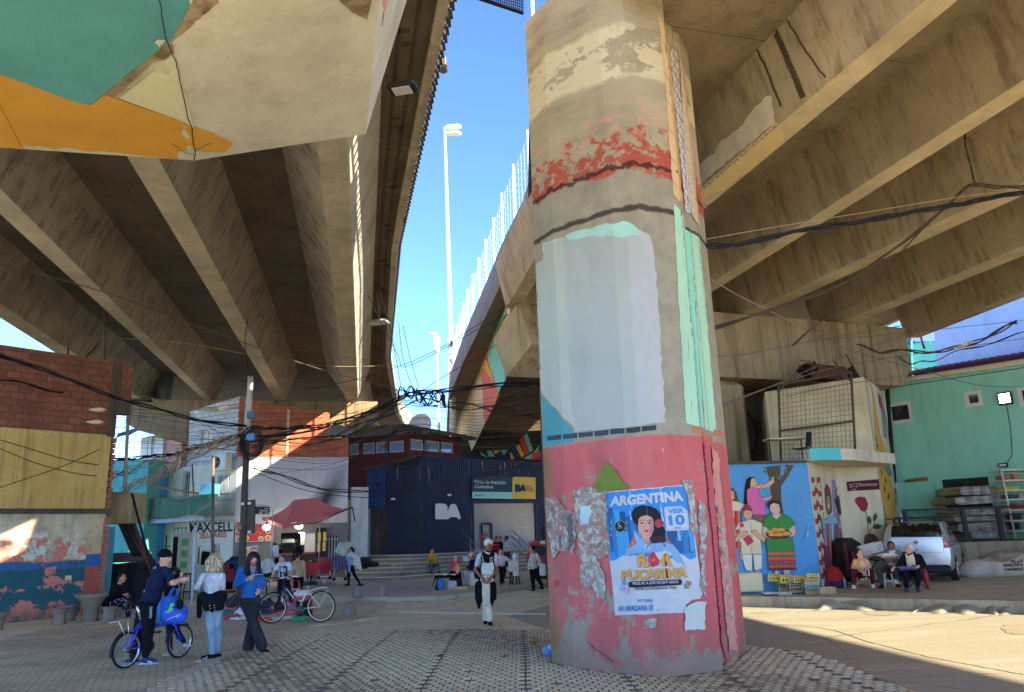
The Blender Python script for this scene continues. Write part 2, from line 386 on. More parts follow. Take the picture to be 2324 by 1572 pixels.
def ramp(pix,name,seed):
 rnd=random.Random(seed);b=MB();n=26;rs=[]
 (ua,va),(ub,vb),(uc,vc),(ud,vd)=pix
 for j in range(8):
  f=j/7;r=[]
  for i in range(n):
   g=i/(n-1);z=.2*(1-f)**1.15
   e=min(g,1-g)*n/3
   z=z*min(1,e*1.3+.05)+.012;z+=rnd.uniform(-.005,.005)
   uu=(ua*(1-g)+ub*g)*(1-f)+(ud*(1-g)+uc*g)*f;vv=(va*(1-g)+vb*g)*(1-f)+(vd*(1-g)+vc*g)*f
   p=G(uu,vv+3*math.sin(g*9+seed)*f,.22*(1-f));r.append(Vector((p.x,p.y,max(z,.004))))
  rs.append(r)
 b.rings(rs,None,False,False,True,closed=False);return tag(b.build(name,m_conc_road),kind='structure')
ramp([(1868,1355),(1970,1357),(2000,1387),(1846,1385)],'kerb_ramp',1)
ramp([(2100,1357),(2170,1359),(2162,1394),(2064,1391)],'kerb_ramp',2)
ramp([(2160,1358),(2262,1360),(2268,1396),(2160,1394)],'kerb_ramp',5)
ramp([(2268,1360),(2400,1362),(2420,1400),(2268,1396)],'kerb_ramp',8)
z8r=zt(2700,2300,1.665);rs_=MB()
def jline(l,w_,m_,nm='road_joint',z=.0125):
 b=MB();P=[G(*z8r(x,y),z)for x,y in l];L=[]
 for i,q_ in enumerate(P):t_=(P[min(i+1,len(P)-1)]-P[max(i-1,0)]).normalized();n_=Vector((-t_.y,t_.x,0))*w_/2;L.append([q_+n_,q_-n_])
 b.rings(L,m_,closed=False);tag(b.build(nm),kind='structure')
m_jt=M('#4a4436',.95,.2,9)
jline(rag([(700,330),(940,350),(1060,370),(1300,450),(1700,550),(2324,665)],1.5,30,closed=False),.022,m_jt);jline(rag([(600,322),(720,275),(830,232)],1.5,25,closed=False),.015,M('#b7ae95',.9,.1));jline(rag([(1330,690),(1700,668),(2200,655)],2,30,closed=False),.03,M('#857c68',.95,.2,9));jline(rag([(1375,205),(1340,240)],1.5,8,closed=False),.02,m_jt)
m_rgh=ground_mat('rough patch',raw('#a09780'),raw('#b8af98'),bs=9,crack=False)
for cx_,cy_,rx_,ry_ in((1370,256,112,15),(2290,355,110,42),(2050,236,130,6),(790,218,50,5),(560,252,50,4)):
 b=MB();b.hex8([G(*z8r(*q_),.002)for q_ in[(cx_+rx_*(1+.12*math.sin(k*2.3))*math.cos(k*PI/12),cy_+ry_*(1+.15*math.sin(k*3.1))*math.sin(k*PI/12))for k in range(24)]],[G(*z8r(*q_),.014)for q_ in[(cx_+rx_*(1+.12*math.sin(k*2.3))*math.cos(k*PI/12),cy_+ry_*(1+.15*math.sin(k*3.1))*math.sin(k*PI/12))for k in range(24)]],m_rgh);tag(b.build('road_patch'),kind='structure')
 # viaduct on the left
ZB,ZT,ZD=8.5,9.9,10.5
m_soff=concrete('pale soffit concrete','#a49a82',.4,.5,'#6a5430')
def xl(p,q,y):return p[0]+(q[0]-p[0])*(y-p[1])/(q[1]-p[1])
def xp(P,y):
 P=sorted(P,key=lambda a:a[1])
 for i in range(len(P)-1):
  if y<=P[i+1][1]or i==len(P)-2:return xl(P[i],P[i+1],y)
def beam_mb(L,R,y0,y1,m,tw=.55,fl=.0,dz=0,n=8):
 b=MB();rs=[]
 for i in range(n+1):
  y=y0+(y1-y0)*i/n;l,r=xp(L,y),xp(R,y);tl,tr=(tw if isinstance(tw,tuple)else(tw,tw))
  rs.append([Vector((l-tl,y,ZT+.02)),Vector((l-.03,y,ZB+.12+dz)),Vector((l,y,ZB+dz)),Vector((r,y,ZB+dz)),Vector((r+.03,y,ZB+.12+dz)),Vector((r+tr,y,ZT+.02))])
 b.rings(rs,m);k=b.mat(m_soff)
 for i in range(n):b.mi[i*6+2]=k  # downward face takes a paler concrete than the webs
 return b
def deck_mb(L,R,y0,y1,m,z0=ZT,z1=ZD,n=14):
 b=MB();rs=[]
 for i in range(n+1):
  y=y0+(y1-y0)*i/n;l,r=xp(L,y),xp(R,y);rs.append([Vector((l,y,z0)),Vector((r,y,z0)),Vector((r,y,z1)),Vector((l,y,z1))])
 return b.rings(rs,m)
VL=thing('viaduct','left concrete viaduct on deep trapezoid beams with painted pier head and white outer web','viaduct',(-8,22,0))
LB=[([(-3.31,12.35),(-8.43,38.2)],[(-2.8,12.39),(-7.95,38.57)]),([(-6.71,12.43),(-11.45,36.08)],[(-6.25,12.78),(-11.05,36.65)]),([(-10.4,14.59),(-14.31,33.82)],[(-9.65,13.44),(-14.08,34.3)]),([(-13.6,14.6),(-18.3,36.7)],[(-13.0,14.6),(-17.7,36.7)])]
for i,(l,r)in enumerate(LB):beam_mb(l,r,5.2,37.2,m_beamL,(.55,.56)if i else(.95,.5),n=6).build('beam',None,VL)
LE=[(-1.0,10.5),(-3.2,20),(-5.75,34),(-7.85,50.3),(-8.5,62.8)]
LW=[(-2.76,15.02),(-7.95,41.2),(-9.9,56),(-10.6,70)]
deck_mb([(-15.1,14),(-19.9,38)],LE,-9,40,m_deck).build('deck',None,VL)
b=MB();rs=[]
for i in range(30):
 y=-9+i*2.7;x=xp(LE,y);rs.append([Vector((x-.02,y,ZT-.1)),Vector((x+.16,y,ZT-.1)),Vector((x+.1,y,11.3)),Vector((x-.1,y,11.3))])
b.rings(rs,m_fasc);b.build('parapet',None,VL)
b=MB()
for i in range(0,250):
 y=3+i*.2;x=xp(LE,y)+.17
 b.box((x+.03,y,ZT-.22),(.05,.2,.03));b.box((x+.03,y,ZT-.02),(.05,.2,.03))
 if i%2==0:b.box((x+.03,y,ZT-.12),(.05,.09,.17))
b.build('cable_tray',m_steel,VL)
b=MB()
for i in range(34):
 y=7+i*1.35;xa,xb=xp(LW,y)+.12,xp(LE,y)-.1
 if i%2:b.box(((xa+.25),y,ZT-.015),(.18,.09,.03));b.box(((xa+.25),y+.35,ZT-.015),(.18,.09,.03))
for k in(.35,.68):
 rs=[]
 for i in range(20):
  y=3+i*2.2;x=xp(LW,y)*(1-k)+xp(LE,y)*k;rs.append([Vector((x-.02,y,ZT+.01)),Vector((x-.02,y,ZT-.03)),Vector((x+.02,y,ZT-.03)),Vector((x+.02,y,ZT+.01))])
 b.rings(rs)
b.build('soffit_rib',m_dkcon,VL)
b=MB();rs=[]
for i in range(7):
 y=6+i*5.2;r=xp(LB[0][1],y);rs.append([Vector((r+.035,y,ZB+.0)),Vector((r+.6,y,ZT-.002)),Vector((r+.56,y,ZT-.002)),Vector((r,y,ZB-.002))])
b.rings(rs,m_white);b.build('outer_web',None,VL)
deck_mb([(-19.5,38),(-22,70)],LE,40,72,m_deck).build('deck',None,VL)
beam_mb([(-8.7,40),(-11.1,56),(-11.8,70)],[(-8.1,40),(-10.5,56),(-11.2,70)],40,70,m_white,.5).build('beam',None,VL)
def cap_mb(p,q,w,z0,z1,zc,m,taper=1.6):
 b=MB();p,q=Vector((*p,0)),Vector((*q,0));t=(q-p).normalized();L=(q-p).length;n=Vector((-t.y,t.x,0))*w/2
 prof=[(0,z1),(0,zc),(taper,z0),(L-taper,z0),(L,zc),(L,z1)]
 return b.hex8([p+t*a-n+Vector((0,0,z))for a,z in prof],[p+t*a+n+Vector((0,0,z))for a,z in prof],m)
cap_mb((-18.2,36.4),(-7.1,39.2),2.2,6.4,8.46,7.3,concrete('grey brown cap concrete','#7d6c54',.7,.9,'#241b13'),3).build('pier_cap',None,VL)
b=MB();b.lathe([(1.0,0),(1.0,6.3)],(-14.5,37.4,0),None,18);b.build('column',m_capR,VL)
b=MB();b.lathe([(.9,0),(.9,6.3)],(-10,38.4,0),None,18);b.build('column',m_capR,VL)
f0,f1,f2=None,None,None
A0=Vector((D(830,305,8.0).x,8.0,0));tcap=Vector((-DL.y,DL.x,0))
PLc=Pl((A0.x,A0.y),(A0.x+tcap.x*9,A0.y+tcap.y*9))
F2,F1,F0=PLc.at(830,305),PLc.at(440,365),PLc.at(-260,318)
def nearpt(u,v,z):return G(u,v,z)
N2,N1,N0=nearpt(893,-60,F2.z),nearpt(352,-60,F1.z+.05),nearpt(-500,-60,F0.z)
T2=PLc.at(938,18);T2.z=ZB-.04;NT2=T2+(N2-F2)*1.25;NT2.z=ZB-.04
T0=Vector((F0.x,F0.y,ZB-.04));NT0=Vector((N0.x,N0.y,ZB-.04))
T1=Vector((F1.x,F1.y,ZB-.04));NT1=Vector((N1.x,N1.y,ZB-.04))
back=-DL*2.2
N2b,N1b,N0b=N2+back,N1+back,N0+back;NT2b=NT2+back
b=MB()
b.add([F0,F1,F2,N2b,N1b,N0b,T0,T1,T2,NT2b,NT1+back,NT0+back],[(0,1,4,5),(1,2,3,4),(0,1,7,6),(1,2,8,7),(2,3,9,8),(5,4,10,11),(4,3,9,10),(6,7,10,11),(7,8,9,10),(0,5,11,6)],m_white)
NC=b.build('pier_head',None,VL)
bv=bvh_of(NC)
m_teal=M('#3d8590',.8,.14,1.2,.25,25,dirt=.15);m_yel=M('#efb012',.8,.1,1.2,.25,25,dirt=.12);m_crm=M('#c8c6ba',.85,.1,1.5,.25,25,dirt=.3);m_crack=M('#2a2118',.95,.1);m_pinkd=M('#b98a7a',.85,.1,2,.2,dirt=.4)
a=Art(bv,60)
tc=zt(0,0,1.2911)
a.poly([(-200,-60),(480,-60),(480,0),(390,88),(262,190),(207,237),(165,230),(0,167),(-240,90)],m_teal)
a.poly([(-250,86),(0,167),(165,229),(207,238),(238,214),(420,278),(480,300),(530,325),(563,347),(440,366),(-262,320)],m_yel)
a.poly([(270,222),(300,200),(345,165),(372,137),(395,122),(440,290),(418,276)],M('#b9bd9f',.85,.08))
a.poly(rag([(484,-60),(500,0),(390,95),(395,118),(372,135),(345,140),(262,219),(241,212),(390,88),(470,-60)],1.6,9),m_capR)
a.poly([(845,-10),(758,-10),(800,27),(866,60),(870,30)],m_capR);a.poly([(846,-40),(872,26),(893,-60)],m_pinkd)
a.line(rag([(358,-40),(366,30),(376,88),(398,135),(412,200),(425,265),(436,290),(438,320),(443,345),(440,362)],1.5,8,closed=False),2.2,m_crack)
a.line(rag([(440,350),(420,345),(400,330),(388,325)],1.5,6,closed=False),1,m_crack);a.line(rag([(440,340),(480,322)],1.5,6,closed=False),1,m_crack);a.line([(0,235),(48,330)],1,m_crack)
a.build('painted_soffit',VL)
# viaduct on the right
VR=thing('viaduct','right concrete viaduct on parallel stained beams over the parked car and mural','viaduct',(8,20,0))
RBm=[([(2.35,8.9),(-.1,22.4)],[(2.75,8.9),(.3,22.4)]),([(3.95,14.73),(5.64,8.87)],[(4.27,15.5),(6.08,8.89)]),([(5.61,21.1),(8.22,10.87)],[(5.95,21.5),(8.59,11.2)]),([(7.16,25.38),(10.67,14.69)],[(7.75,25.6),(11.14,15.2)]),([(10.64,28.41),(13.11,18.52)],[(11.2,28.5),(13.61,19.3)]),([(14.71,29.69),(15.73,22.62)],[(15.2,29.7),(16.2,22.8)])]
ce=[22.6,23.6,24.9,25.6,27.0,28.3]
for i,(l,r)in enumerate(RBm):
 y0=2.5 if i==0 else-8
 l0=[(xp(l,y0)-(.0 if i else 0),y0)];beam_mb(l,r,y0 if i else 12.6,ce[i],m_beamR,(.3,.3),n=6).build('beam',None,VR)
zr2=zt(2600,0,1.123);R1o=[o for o in VR.children if o.name.startswith('beam')][1];a=Art(bvh_of(R1o),14,base=.006)
a.poly(rag([zr2(*q_)for q_ in((200,770),(250,715),(290,690),(310,645),(420,560),(440,520),(520,435),(545,430),(565,550),(390,690),(205,850))],2,10),M('#a9a69c',.85,.1,3,.2,20,dirt=.3));a.poly(rag([zr2(*q_)for q_ in((205,868),(566,552),(585,560),(620,636),(450,780),(370,835),(205,900))],1.5,12),M('#b7a67a',.85,.08,3,.2,20))
for l_,w_ in(([(505,20),(590,200),(690,440)],14),([(425,120),(520,300),(590,480)],5),([(600,60),(700,230),(790,350)],4)):a.line(rag([zr2(*q_)for q_ in l_],1.5,8,closed=False),w_,M('#40362a',.9,.3,6,dirt=.5))
a.build('whitewash_and_stains',VR)
RE=[(4.6,-6),(3.7,4),(2.6,9.6),(1.1,10.85),(.62,14),(.68,20),(-.11,23.8),(-.5,26.1),(-2.23,35.8),(-3.85,46.1),(-5.64,64.4),(-6.2,75)]
RR=[(22.5,-6),(20.5,1.5),(17.6,9),(17.2,14),(16.9,23),(15.9,30),(14.5,40),(12,60),(10,75)]
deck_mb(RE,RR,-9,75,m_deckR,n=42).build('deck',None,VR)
b=MB();rs=[]
for i in range(60):
 y=-9+i*1.42;x=xp(RE,y);rs.append([Vector((x-.14,y,ZT-.12)),Vector((x+.05,y,ZT-.12)),Vector((x+.14,y,11.2)),Vector((x-.06,y,11.2))])
b.rings(rs,concrete('grey parapet concrete','#625f58',.5,.9));b.build('parapet',None,VR)
b=MB();rs=[]
for i in range(30):
 y=-9+i*2.85;x=xp(RR,y);rs.append([Vector((x-.05,y,ZT-.12)),Vector((x+.14,y,ZT-.12)),Vector((x+.06,y,11.2)),Vector((x-.14,y,11.2))])
b.rings(rs,m_fasc);b.build('parapet',None,VR)
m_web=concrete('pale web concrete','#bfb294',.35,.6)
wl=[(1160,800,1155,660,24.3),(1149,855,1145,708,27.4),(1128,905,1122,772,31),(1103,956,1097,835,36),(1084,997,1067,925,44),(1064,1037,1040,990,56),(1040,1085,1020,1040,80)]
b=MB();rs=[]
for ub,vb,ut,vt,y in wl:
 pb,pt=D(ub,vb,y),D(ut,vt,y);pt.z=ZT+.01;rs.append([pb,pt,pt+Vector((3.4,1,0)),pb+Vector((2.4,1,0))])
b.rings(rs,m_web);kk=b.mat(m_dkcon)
for i in range(len(rs)-1):b.mi[i*4+3]=kk  # box underside painted dark, standing in for the shade below it
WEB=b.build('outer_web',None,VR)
m_red2=M('#b8332c',.8,.14,2);m_pink2=M('#c75a55',.8,.14,2);m_teal2=M('#4f9a94',.8,.14,2);m_yel2=M('#c79a1e',.8,.14,2);m_mar=M('#8a1f2e',.8,.14,2);m_navy2=M('#1c2f52',.8,.14,2)
z4=zt(1700,1100,1.965)
a=Art(bvh_of(WEB),6,base=.04)
a.poly([(610,290),(650,300),(570,450),(640,800),(585,925),(500,640),(540,520),(590,350)],m_teal2,z4)
a.poly([(485,640),(560,870),(585,925),(545,1020),(555,860),(460,720)],m_yel2,z4)
a.poly([(465,730),(555,860),(585,935),(480,1150),(395,940),(430,810)],m_pink2,z4)
a.poly([(255,1330),(300,1340),(350,1430),(255,1430)],m_yel2,z4);a.poly([(250,1345),(275,1345),(310,1430),(250,1430)],m_pink2,z4)
a.build('painted_web',VR)
cap_mb((1.0,22.65),(13.6,27.6),2.2,6.35,8.46,7.0,m_capR,.5).build('pier_cap',None,VR)
tq=Vector((2.8,1.1,0));qe=[D(1119,771,22.6),D(1149,855,22.3),D(1207,781,21.6),D(1175,687,21.9)];b=MB();b.hex8(qe,[p+tq for p in qe]);b.build('cap_end',m_capR,VR)
b=MB();pc=G(1650,1300,0)
b.bbox((6.6,25.0,3.2),(1.6,1.6,6.6),None,.38,.3);b.build('column',m_capR,VR)
b=MB();b.bbox((1.9,23.4,3.2),(1.9,1.9,6.6),None,.38,.35);b.build('column',m_dkcon,VR)
# big pillar
def pillar_mat():
 n=NB('weathered painted pillar',.88,.2);z=n.sep()[2];x=n.sep()[0]
 wob=n.math('MULTIPLY',n.math('SUBTRACT',n.noise(1.6,6),.5),.5);zz=n.math('ADD',z,wob)
 wob2=n.math('MULTIPLY',n.math('SUBTRACT',n.noise(7,6),.5),.5)
 base=n.mix(n.thr(n.noise(1.3,6),.3,.7),'#777160','#8f8772');lay=n.noise(1,5,n.mp((.5,.5,4)))
 base=n.mix(n.math('MULTIPLY',n.thr(lay,.45,.65),.7),base,'#958a70')
 up=n.thr(z,6.9,7.3);plain=n.mix(n.thr(n.noise(3,5),.3,.7),'#716c5e','#837d6c');c=n.mix(up,plain,base)
 cr=n.math('MULTIPLY',n.thr(zz,8.35,8.45),n.thr(zz,9.35,9.25));cr=n.math('MULTIPLY',cr,n.thr(n.noise(1.6,8,n.mp((.8,.8,1.6)),.7),.44,.47));c=n.mix(cr,c,'#aca58b')
 rb=n.math('MULTIPLY',n.thr(n.math('ADD',zz,n.math('MULTIPLY',x,.08)),6.95,7.0),n.thr(zz,7.75,7.55));fl=n.thr(n.math('ADD',n.noise(4.5,8,n.mp((1,1,1.5)),.75),n.math('MULTIPLY',n.math('SUBTRACT',7.3,zz),.22)),.49,.52)
 c=n.mix(n.math('MULTIPLY',rb,fl),c,n.mix(n.noise(6,4),'#7e3428','#9c4838'))
 pk=n.math('MULTIPLY',n.math('MULTIPLY',n.thr(zz,7.3,7.45),n.thr(zz,8.1,7.9)),n.thr(n.noise(5,7,n.mp((1,1,2.2))),.55,.6));c=n.mix(n.math('MULTIPLY',pk,.7),c,'#b0796a')
 def band(c,z0,w_,amp,col):
  d=n.math('ABSOLUTE',n.math('SUBTRACT',n.math('ADD',z,n.math('MULTIPLY',wob2,amp)),z0));return n.mix(n.math('MULTIPLY',n.thr(d,w_,w_*.5),.85),c,col)
 c=band(c,6.95,.05,.5,'#241c1c');c=band(c,6.28,.055,.22,'#22201d')
 pkc=n.mix(n.thr(n.noise(.9,6,n.mp((1,1,.5))),.35,.65),'#9e4446','#b25c5a');pkc=n.mix(n.math('MULTIPLY',n.thr(n.noise(2.2,6,n.mp((1,1,.3))),.5,.7),.5),pkc,'#74403c')
 pm=n.thr(n.math('ADD',z,n.math('MULTIPLY',wob2,.18)),3.03,3.0);c=n.mix(pm,c,pkc)
 low=n.math('MULTIPLY',pm,n.thr(n.math('ADD',n.noise(1.7,7,n.mp((1,1,.8)),.65),n.math('MULTIPLY',n.thr(z,1.5,.0),.17)),.6,.64));c=n.mix(low,c,n.mix(n.noise(5,4),'#6d6356','#8d8474'))
 dirt=n.math('MULTIPLY',n.thr(n.math('ADD',z,wob),.75,.0),.65);c=n.mix(dirt,c,'#6b4a40')
 fk=n.math('MULTIPLY',pm,n.thr(n.noise(9,7,None,.75),.66,.69));c=n.mix(fk,c,'#c6c2b5')
 ed=n.math('MULTIPLY',n.thr(x,.62,.45),n.math('MULTIPLY',n.thr(z,3.4,2.6),n.thr(n.noise(2,4),.3,.6)));c=n.mix(n.math('MULTIPLY',ed,.7),c,'#4c5a22')
 h=n.math('ADD',n.noise(14,7,None,.65),n.math('MULTIPLY',n.math('ADD',pm,fk),.4));h=n.math('ADD',h,n.math('MULTIPLY',n.noise(3,4,n.mp((.4,.4,4))),n.math('ADD',.6,n.math('MULTIPLY',up,2))))
 n.bump(h,.7,.02);return n.done(c)
b=MB();rs=[]
cxp=Vector((1.85,11.7,0))
for i in range(25):
 z=-.05+(10.3+.05)*i/24;k=1
 rs.append([cxp+(Vector((x,y,0))-cxp)*k+Vector((0,0,z))for x,y in PILL])
b.rings(rs)
PIL=tag(b.build('viaduct_pillar',pillar_mat()),'tall many-sided pillar, pink at the foot and peeling grey above, with a concert poster','pillar')
bp=bvh_of(PIL)
m_pgrey=M('#868c8a',.8,.05,1.6,.3,16,dirt=.12);m_pgrey2=M('#8d9092',.8,.05,1.6,.3,16,dirt=.1);m_mint=M('#8cb79b',.8,.06,2,.3,18,dirt=.12);m_mint2=M('#6fb7a5',.8,.06,2,.3,18);m_tealp=M('#357a84',.8,.1,2,.3,18,dirt=.12)
m_tile=M('#a5562f',.6,.3,9);m_pap=M('#c9a878',.8,.08,3);m_moss=M("#566a1c",.9,.3,5)
def patchm(name,cols,sc=3):
 n=NB(name,.9,.15);c=C_(cols[0])
 for i,k in enumerate(cols[1:]):c=n.mix(n.thr(n.noise(sc*(1+.7*i),8,n.mp((1,1,1.2),loc=(i*3.1,i,0)),.72),.5,.53),c,k)
 n.bump(n.noise(sc*3,7,None,.7),.8,.02);return n.done(c)
m_cem=patchm('scabby cement',['#6f695d','#858176','#615c50','#93928a','#86605a'])
m_greyw=patchm('torn paper remains',['#85867f','#7f5c58','#94968f','#77736a'],4.5);m_pink_l=M('#c98578',.85,.14,3,.3,20,dirt=.2);m_pink_d=M('#9c4450',.85,.12,3,.3,20,dirt=.2)
a=Art(bp,6,.003,.00025)
z5=zt(2000,0,.873)
def R5(l,amp=3,seed=1):return rag([z5(*p)for p in l],amp,12,seed)
a.poly(R5([(150,850),(155,1000),(230,830)],2),m_mint)
a.poly(R5([(122,925),(155,905),(152,855),(228,830),(246,1100),(256,1340),(262,1500),(140,1372),(130,1150)],2.5),M('#8a928a',.8,.05,1.6,.3,16,dirt=.12))
a.poly(R5([(222,832),(350,805),(452,786),(478,1100),(494,1488),(260,1510),(248,1400),(235,1100)],2.5,2),m_pgrey)
a.poly(R5([(440,782),(520,820),(540,900),(560,1200),(578,1475),(480,1488),(462,1100)],3,4),m_pgrey2)
a.poly(R5([(228,825),(300,800),(430,772),(470,790),(500,815),(440,830),(330,825),(240,838)],3,4),M('#86b5ab',.8,.1))
a.poly([z5(*p)for p in[(139,1366),(252,1505),(260,1512),(255,1545),(150,1560)]],m_tealp)
for k in range(7):
 x0=165+k*55;y0=1535-k*5.5;a.poly(R5([(x0,y0-12),(x0+50,y0-17),(x0+50,y0+1),(x0+2,y0+6)],1.2,k),M('#23282a',.4,.4,30))
a.poly(R5([(606,712),(628,735),(652,1100),(672,1485),(650,1480),(620,1000)],1.2,5),m_mint)
a.poly(R5([(628,735),(640,755),(672,1100),(702,1490),(672,1486),(652,1100)],.8,5),m_mint)
a.poly(R5([(643,800),(662,812),(712,1495),(698,1490)],.8,5),m_mint2)
a.poly(R5([(662,812),(694,828),(725,1160),(755,1512),(715,1500)],1,6),m_mint)
for k,(x0,y0)in enumerate([(672,1488),(705,1512),(745,1500)]):a.poly([z5(x0,y0),z5(x0+36,y0+10),z5(x0+37,y0+32),z5(x0,y0+22)],m_tile)
a.poly(R5([(553,45),(565,80),(590,165),(612,450),(637,700),(632,715),(604,680),(577,300),(560,150)],1,7),m_pap)
for y0 in(150,255,345,440,540,620):a.line([z5(563+(y0)*.045,y0),z5(590+(y0-100)*.07,y0+45)],.8,m_rust)
m_t1=M('#b7b0b4',.5,.1);m_t2=M('#4d5470',.5,.1);m_t3=M('#a58a72',.6,.3,12)
for k in range(8):
 f0_,f1_=k/8,(k+1)/8
 def e(f,s):return z5(592+(645-592)*f+s*(22-2*f),170+(740-170)*f+s*10)
 q=[e(f0_,0),e(f0_,1),e(f1_,1),e(f1_,0)];a.poly(q,m_t1)
 c=(sum(p[0]for p in q)/4,sum(p[1]for p in q)/4)
 a.line([q[0],((q[1][0]+q[2][0])/2,(q[1][1]+q[2][1])/2),q[3]],1.6,m_t2);a.line([((q[0][0]+q[3][0])/2,(q[0][1]+q[3][1])/2),q[1]],.9,m_t2);a.line([((q[0][0]+q[3][0])/2,(q[0][1]+q[3][1])/2),q[2]],.9,m_t2);a.ell(c[0],c[1],2.4,6,m_t2);a.ell(c[0],c[1],1.4,4,m_t1)
a.poly(R5([(622,190),(640,240),(692,790),(668,755),(640,500)],1,8),m_t3)
z6=zt(2100,1700,1.469)
def R6(l,amp=2.5,seed=1):return rag([z6(*p)for p in l],amp,8,seed)
a.poly(R6([(120,430),(180,420),(230,480),(300,520),(305,640),(290,760),(245,740),(210,740),(175,790),(140,640)],3),m_cem)
a.poly(R6([(255,530),(285,520),(290,700),(262,740)],2),M('#474a50',.8,.1));a.poly(R6([(205,650),(222,650),(220,720),(210,730)],1),M('#3b5068',.8,.1))
a.poly(R6([(290,390),(340,362),(480,375),(500,760),(430,790),(440,1020),(490,1030),(330,900),(310,600)],4),m_cem)
a.poly(R6([(295,430),(420,400),(470,480),(400,520),(375,590),(310,560)],3,9),m_greyw);a.poly(R6([(330,480),(400,470),(380,580),(330,590)],3,9),M('#9dbcc4',.8,.15))
a.poly(R6([(330,820),(440,800),(480,900),(470,1020),(430,1020),(420,880),(380,960),(330,930)],3,6),m_greyw)
a.poly(R6([(480,210),(545,280),(580,340),(620,375),(530,380),(430,402),(412,360),(435,300)],2,3),m_moss)
a.poly(R6([(915,330),(980,322),(985,430),(1010,640),(965,620),(950,420)],3,3),m_greyw)
a.poly(R6([(1015,440),(1050,470),(1065,650),(1050,800),(1060,1010),(1030,960),(1020,600)],3,5),m_greyw)
a.poly(R6([(935,1080),(1000,1040),(1062,1040),(1050,1205),(935,1210)],3,7),M('#9aa39c',.8,.1,7))
a.poly(R6([(700,1150),(780,1140),(770,1190),(700,1200)],3,7),m_greyw)
a.poly(R6([(1040,110),(1060,100),(1100,330),(1140,900),(1165,1300),(1190,1400),(1150,1300),(1090,600)],1.5,8),m_pink_d)
a.poly(R6([(1085,120),(1130,170),(1150,400),(1180,700),(1225,1100),(1240,1330),(1190,1330),(1150,900),(1110,450)],2,8),m_pink_l)
a.poly(R6([(1110,420),(1130,440),(1160,640),(1190,900),(1215,1150),(1200,1150),(1160,850),(1130,600)],3,9),m_greyw)
a.text('31',[z6(176,915),z6(203,915),z6(203,942),z6(176,942)],M('#a81722',.7,.05),bold=.03);a.line([z6(172,946),z6(206,946)],1.5,M('#a81722',.7,.05))
a.line(rag([z6(*p)for p in[(370,1270),(410,1310),(470,1350),(500,1375),(530,1400)]],1.5,5,closed=False),1.3,m_crack)
a.build('painted_patches',PIL)
# buildings
def XZ(pl,u,v):p=pl.at(u,v);return(pl.cx(p),p.z)
def rect(pl,u0,v0,u1,v1):
 a,b=XZ(pl,u0,v1),XZ(pl,u1,v0);return(min(a[0],b[0]),max(a[0],b[0]),min(a[1],b[1]),max(a[1],b[1]))
def wall_mb(pl,x0,x1,z0,z1,th=.25,m=None,holes=(),zt1=None,off=0):
 b=MB();xs=sorted({x0,x1,*[min(max(h[i],x0),x1)for h in holes for i in(0,1)]});zs=sorted({z0,z1,*[min(max(h[i],z0),z1)for h in holes for i in(2,3)]})
 zt1=z1 if zt1 is None else zt1
 def top(x,z):return z if z<z1 else z1+(zt1-z1)*(x-x0)/(x1-x0)
 def solid(i,j):
  if i<0 or j<0 or i>=len(xs)-1 or j>=len(zs)-1:return False
  cx,cz=(xs[i]+xs[i+1])/2,(zs[j]+zs[j+1])/2
  return not any(h[0]<cx<h[1]and h[2]<cz<h[3]for h in holes)
 for i in range(len(xs)-1):
  for j in range(len(zs)-1):
   if not solid(i,j):continue
   q=[(xs[i],zs[j]),(xs[i+1],zs[j]),(xs[i+1],zs[j+1]),(xs[i],zs[j+1])]
   f=[pl.xz(x,top(x,z),off)for x,z in q];k=[pl.xz(x,top(x,z),off-th)for x,z in q]
   b.quad(*f);b.quad(*k[::-1])
   for s_,(a,c)in enumerate(((0,1),(1,2),(2,3),(3,0))):
    di,dj=((0,-1),(1,0),(0,1),(-1,0))[s_]
    if not solid(i+di,j+dj):b.quad(f[a],f[c],k[c],k[a])
 b.ms=[m];return b
def window(pl,r,parent,fr='#d8d8d4',depth=.12,bars=0,mull=1,off=0,gm=None,fw=.05,name='window'):
 x0,x1,z0,z1=r;mf=M(fr,.5,.06);b=MB();d=off-depth
 def bar(a0,a1,c0,c1,dd=.05):P=[pl.xz(a0,c0,d+dd),pl.xz(a1,c0,d+dd),pl.xz(a1,c1,d+dd),pl.xz(a0,c1,d+dd)];b.slab(P,pl.n,dd*1.2)
 bar(x0+.001,x0+fw,z0+.001,z1-.001);bar(x1-fw,x1-.001,z0+.001,z1-.001);bar(x0+fw,x1-fw,z0+.001,z0+fw);bar(x0+fw,x1-fw,z1-fw,z1-.001)
 for i in range(mull):cx=x0+(x1-x0)*(i+1)/(mull+1);bar(cx-fw*.4,cx+fw*.4,z0+fw,z1-fw,.045)
 f=b.build(name,mf,parent)
 g=MB();g.slab([pl.xz(x0,z0,d),pl.xz(x1,z0,d),pl.xz(x1,z1,d),pl.xz(x0,z1,d)],pl.n,.01);g.build('pane',gm or glass(),f)
 if bars:
  q=MB();mb_=M('#c9c9c5',.5,.08)
  for i in range(bars):cx=x0+(x1-x0)*(i+.5)/bars;q.tube([pl.xz(cx,z0+.01,off+.03),pl.xz(cx,z1-.01,off+.03)],.012,mb_,5)
  for zz in(z0+.1*(z1-z0),z1-.1*(z1-z0)):q.tube([pl.xz(x0+.01,zz,off+.045),pl.xz(x1-.01,zz,off+.045)],.01,mb_,5)
  q.build('window_bars',None,f)
 return f
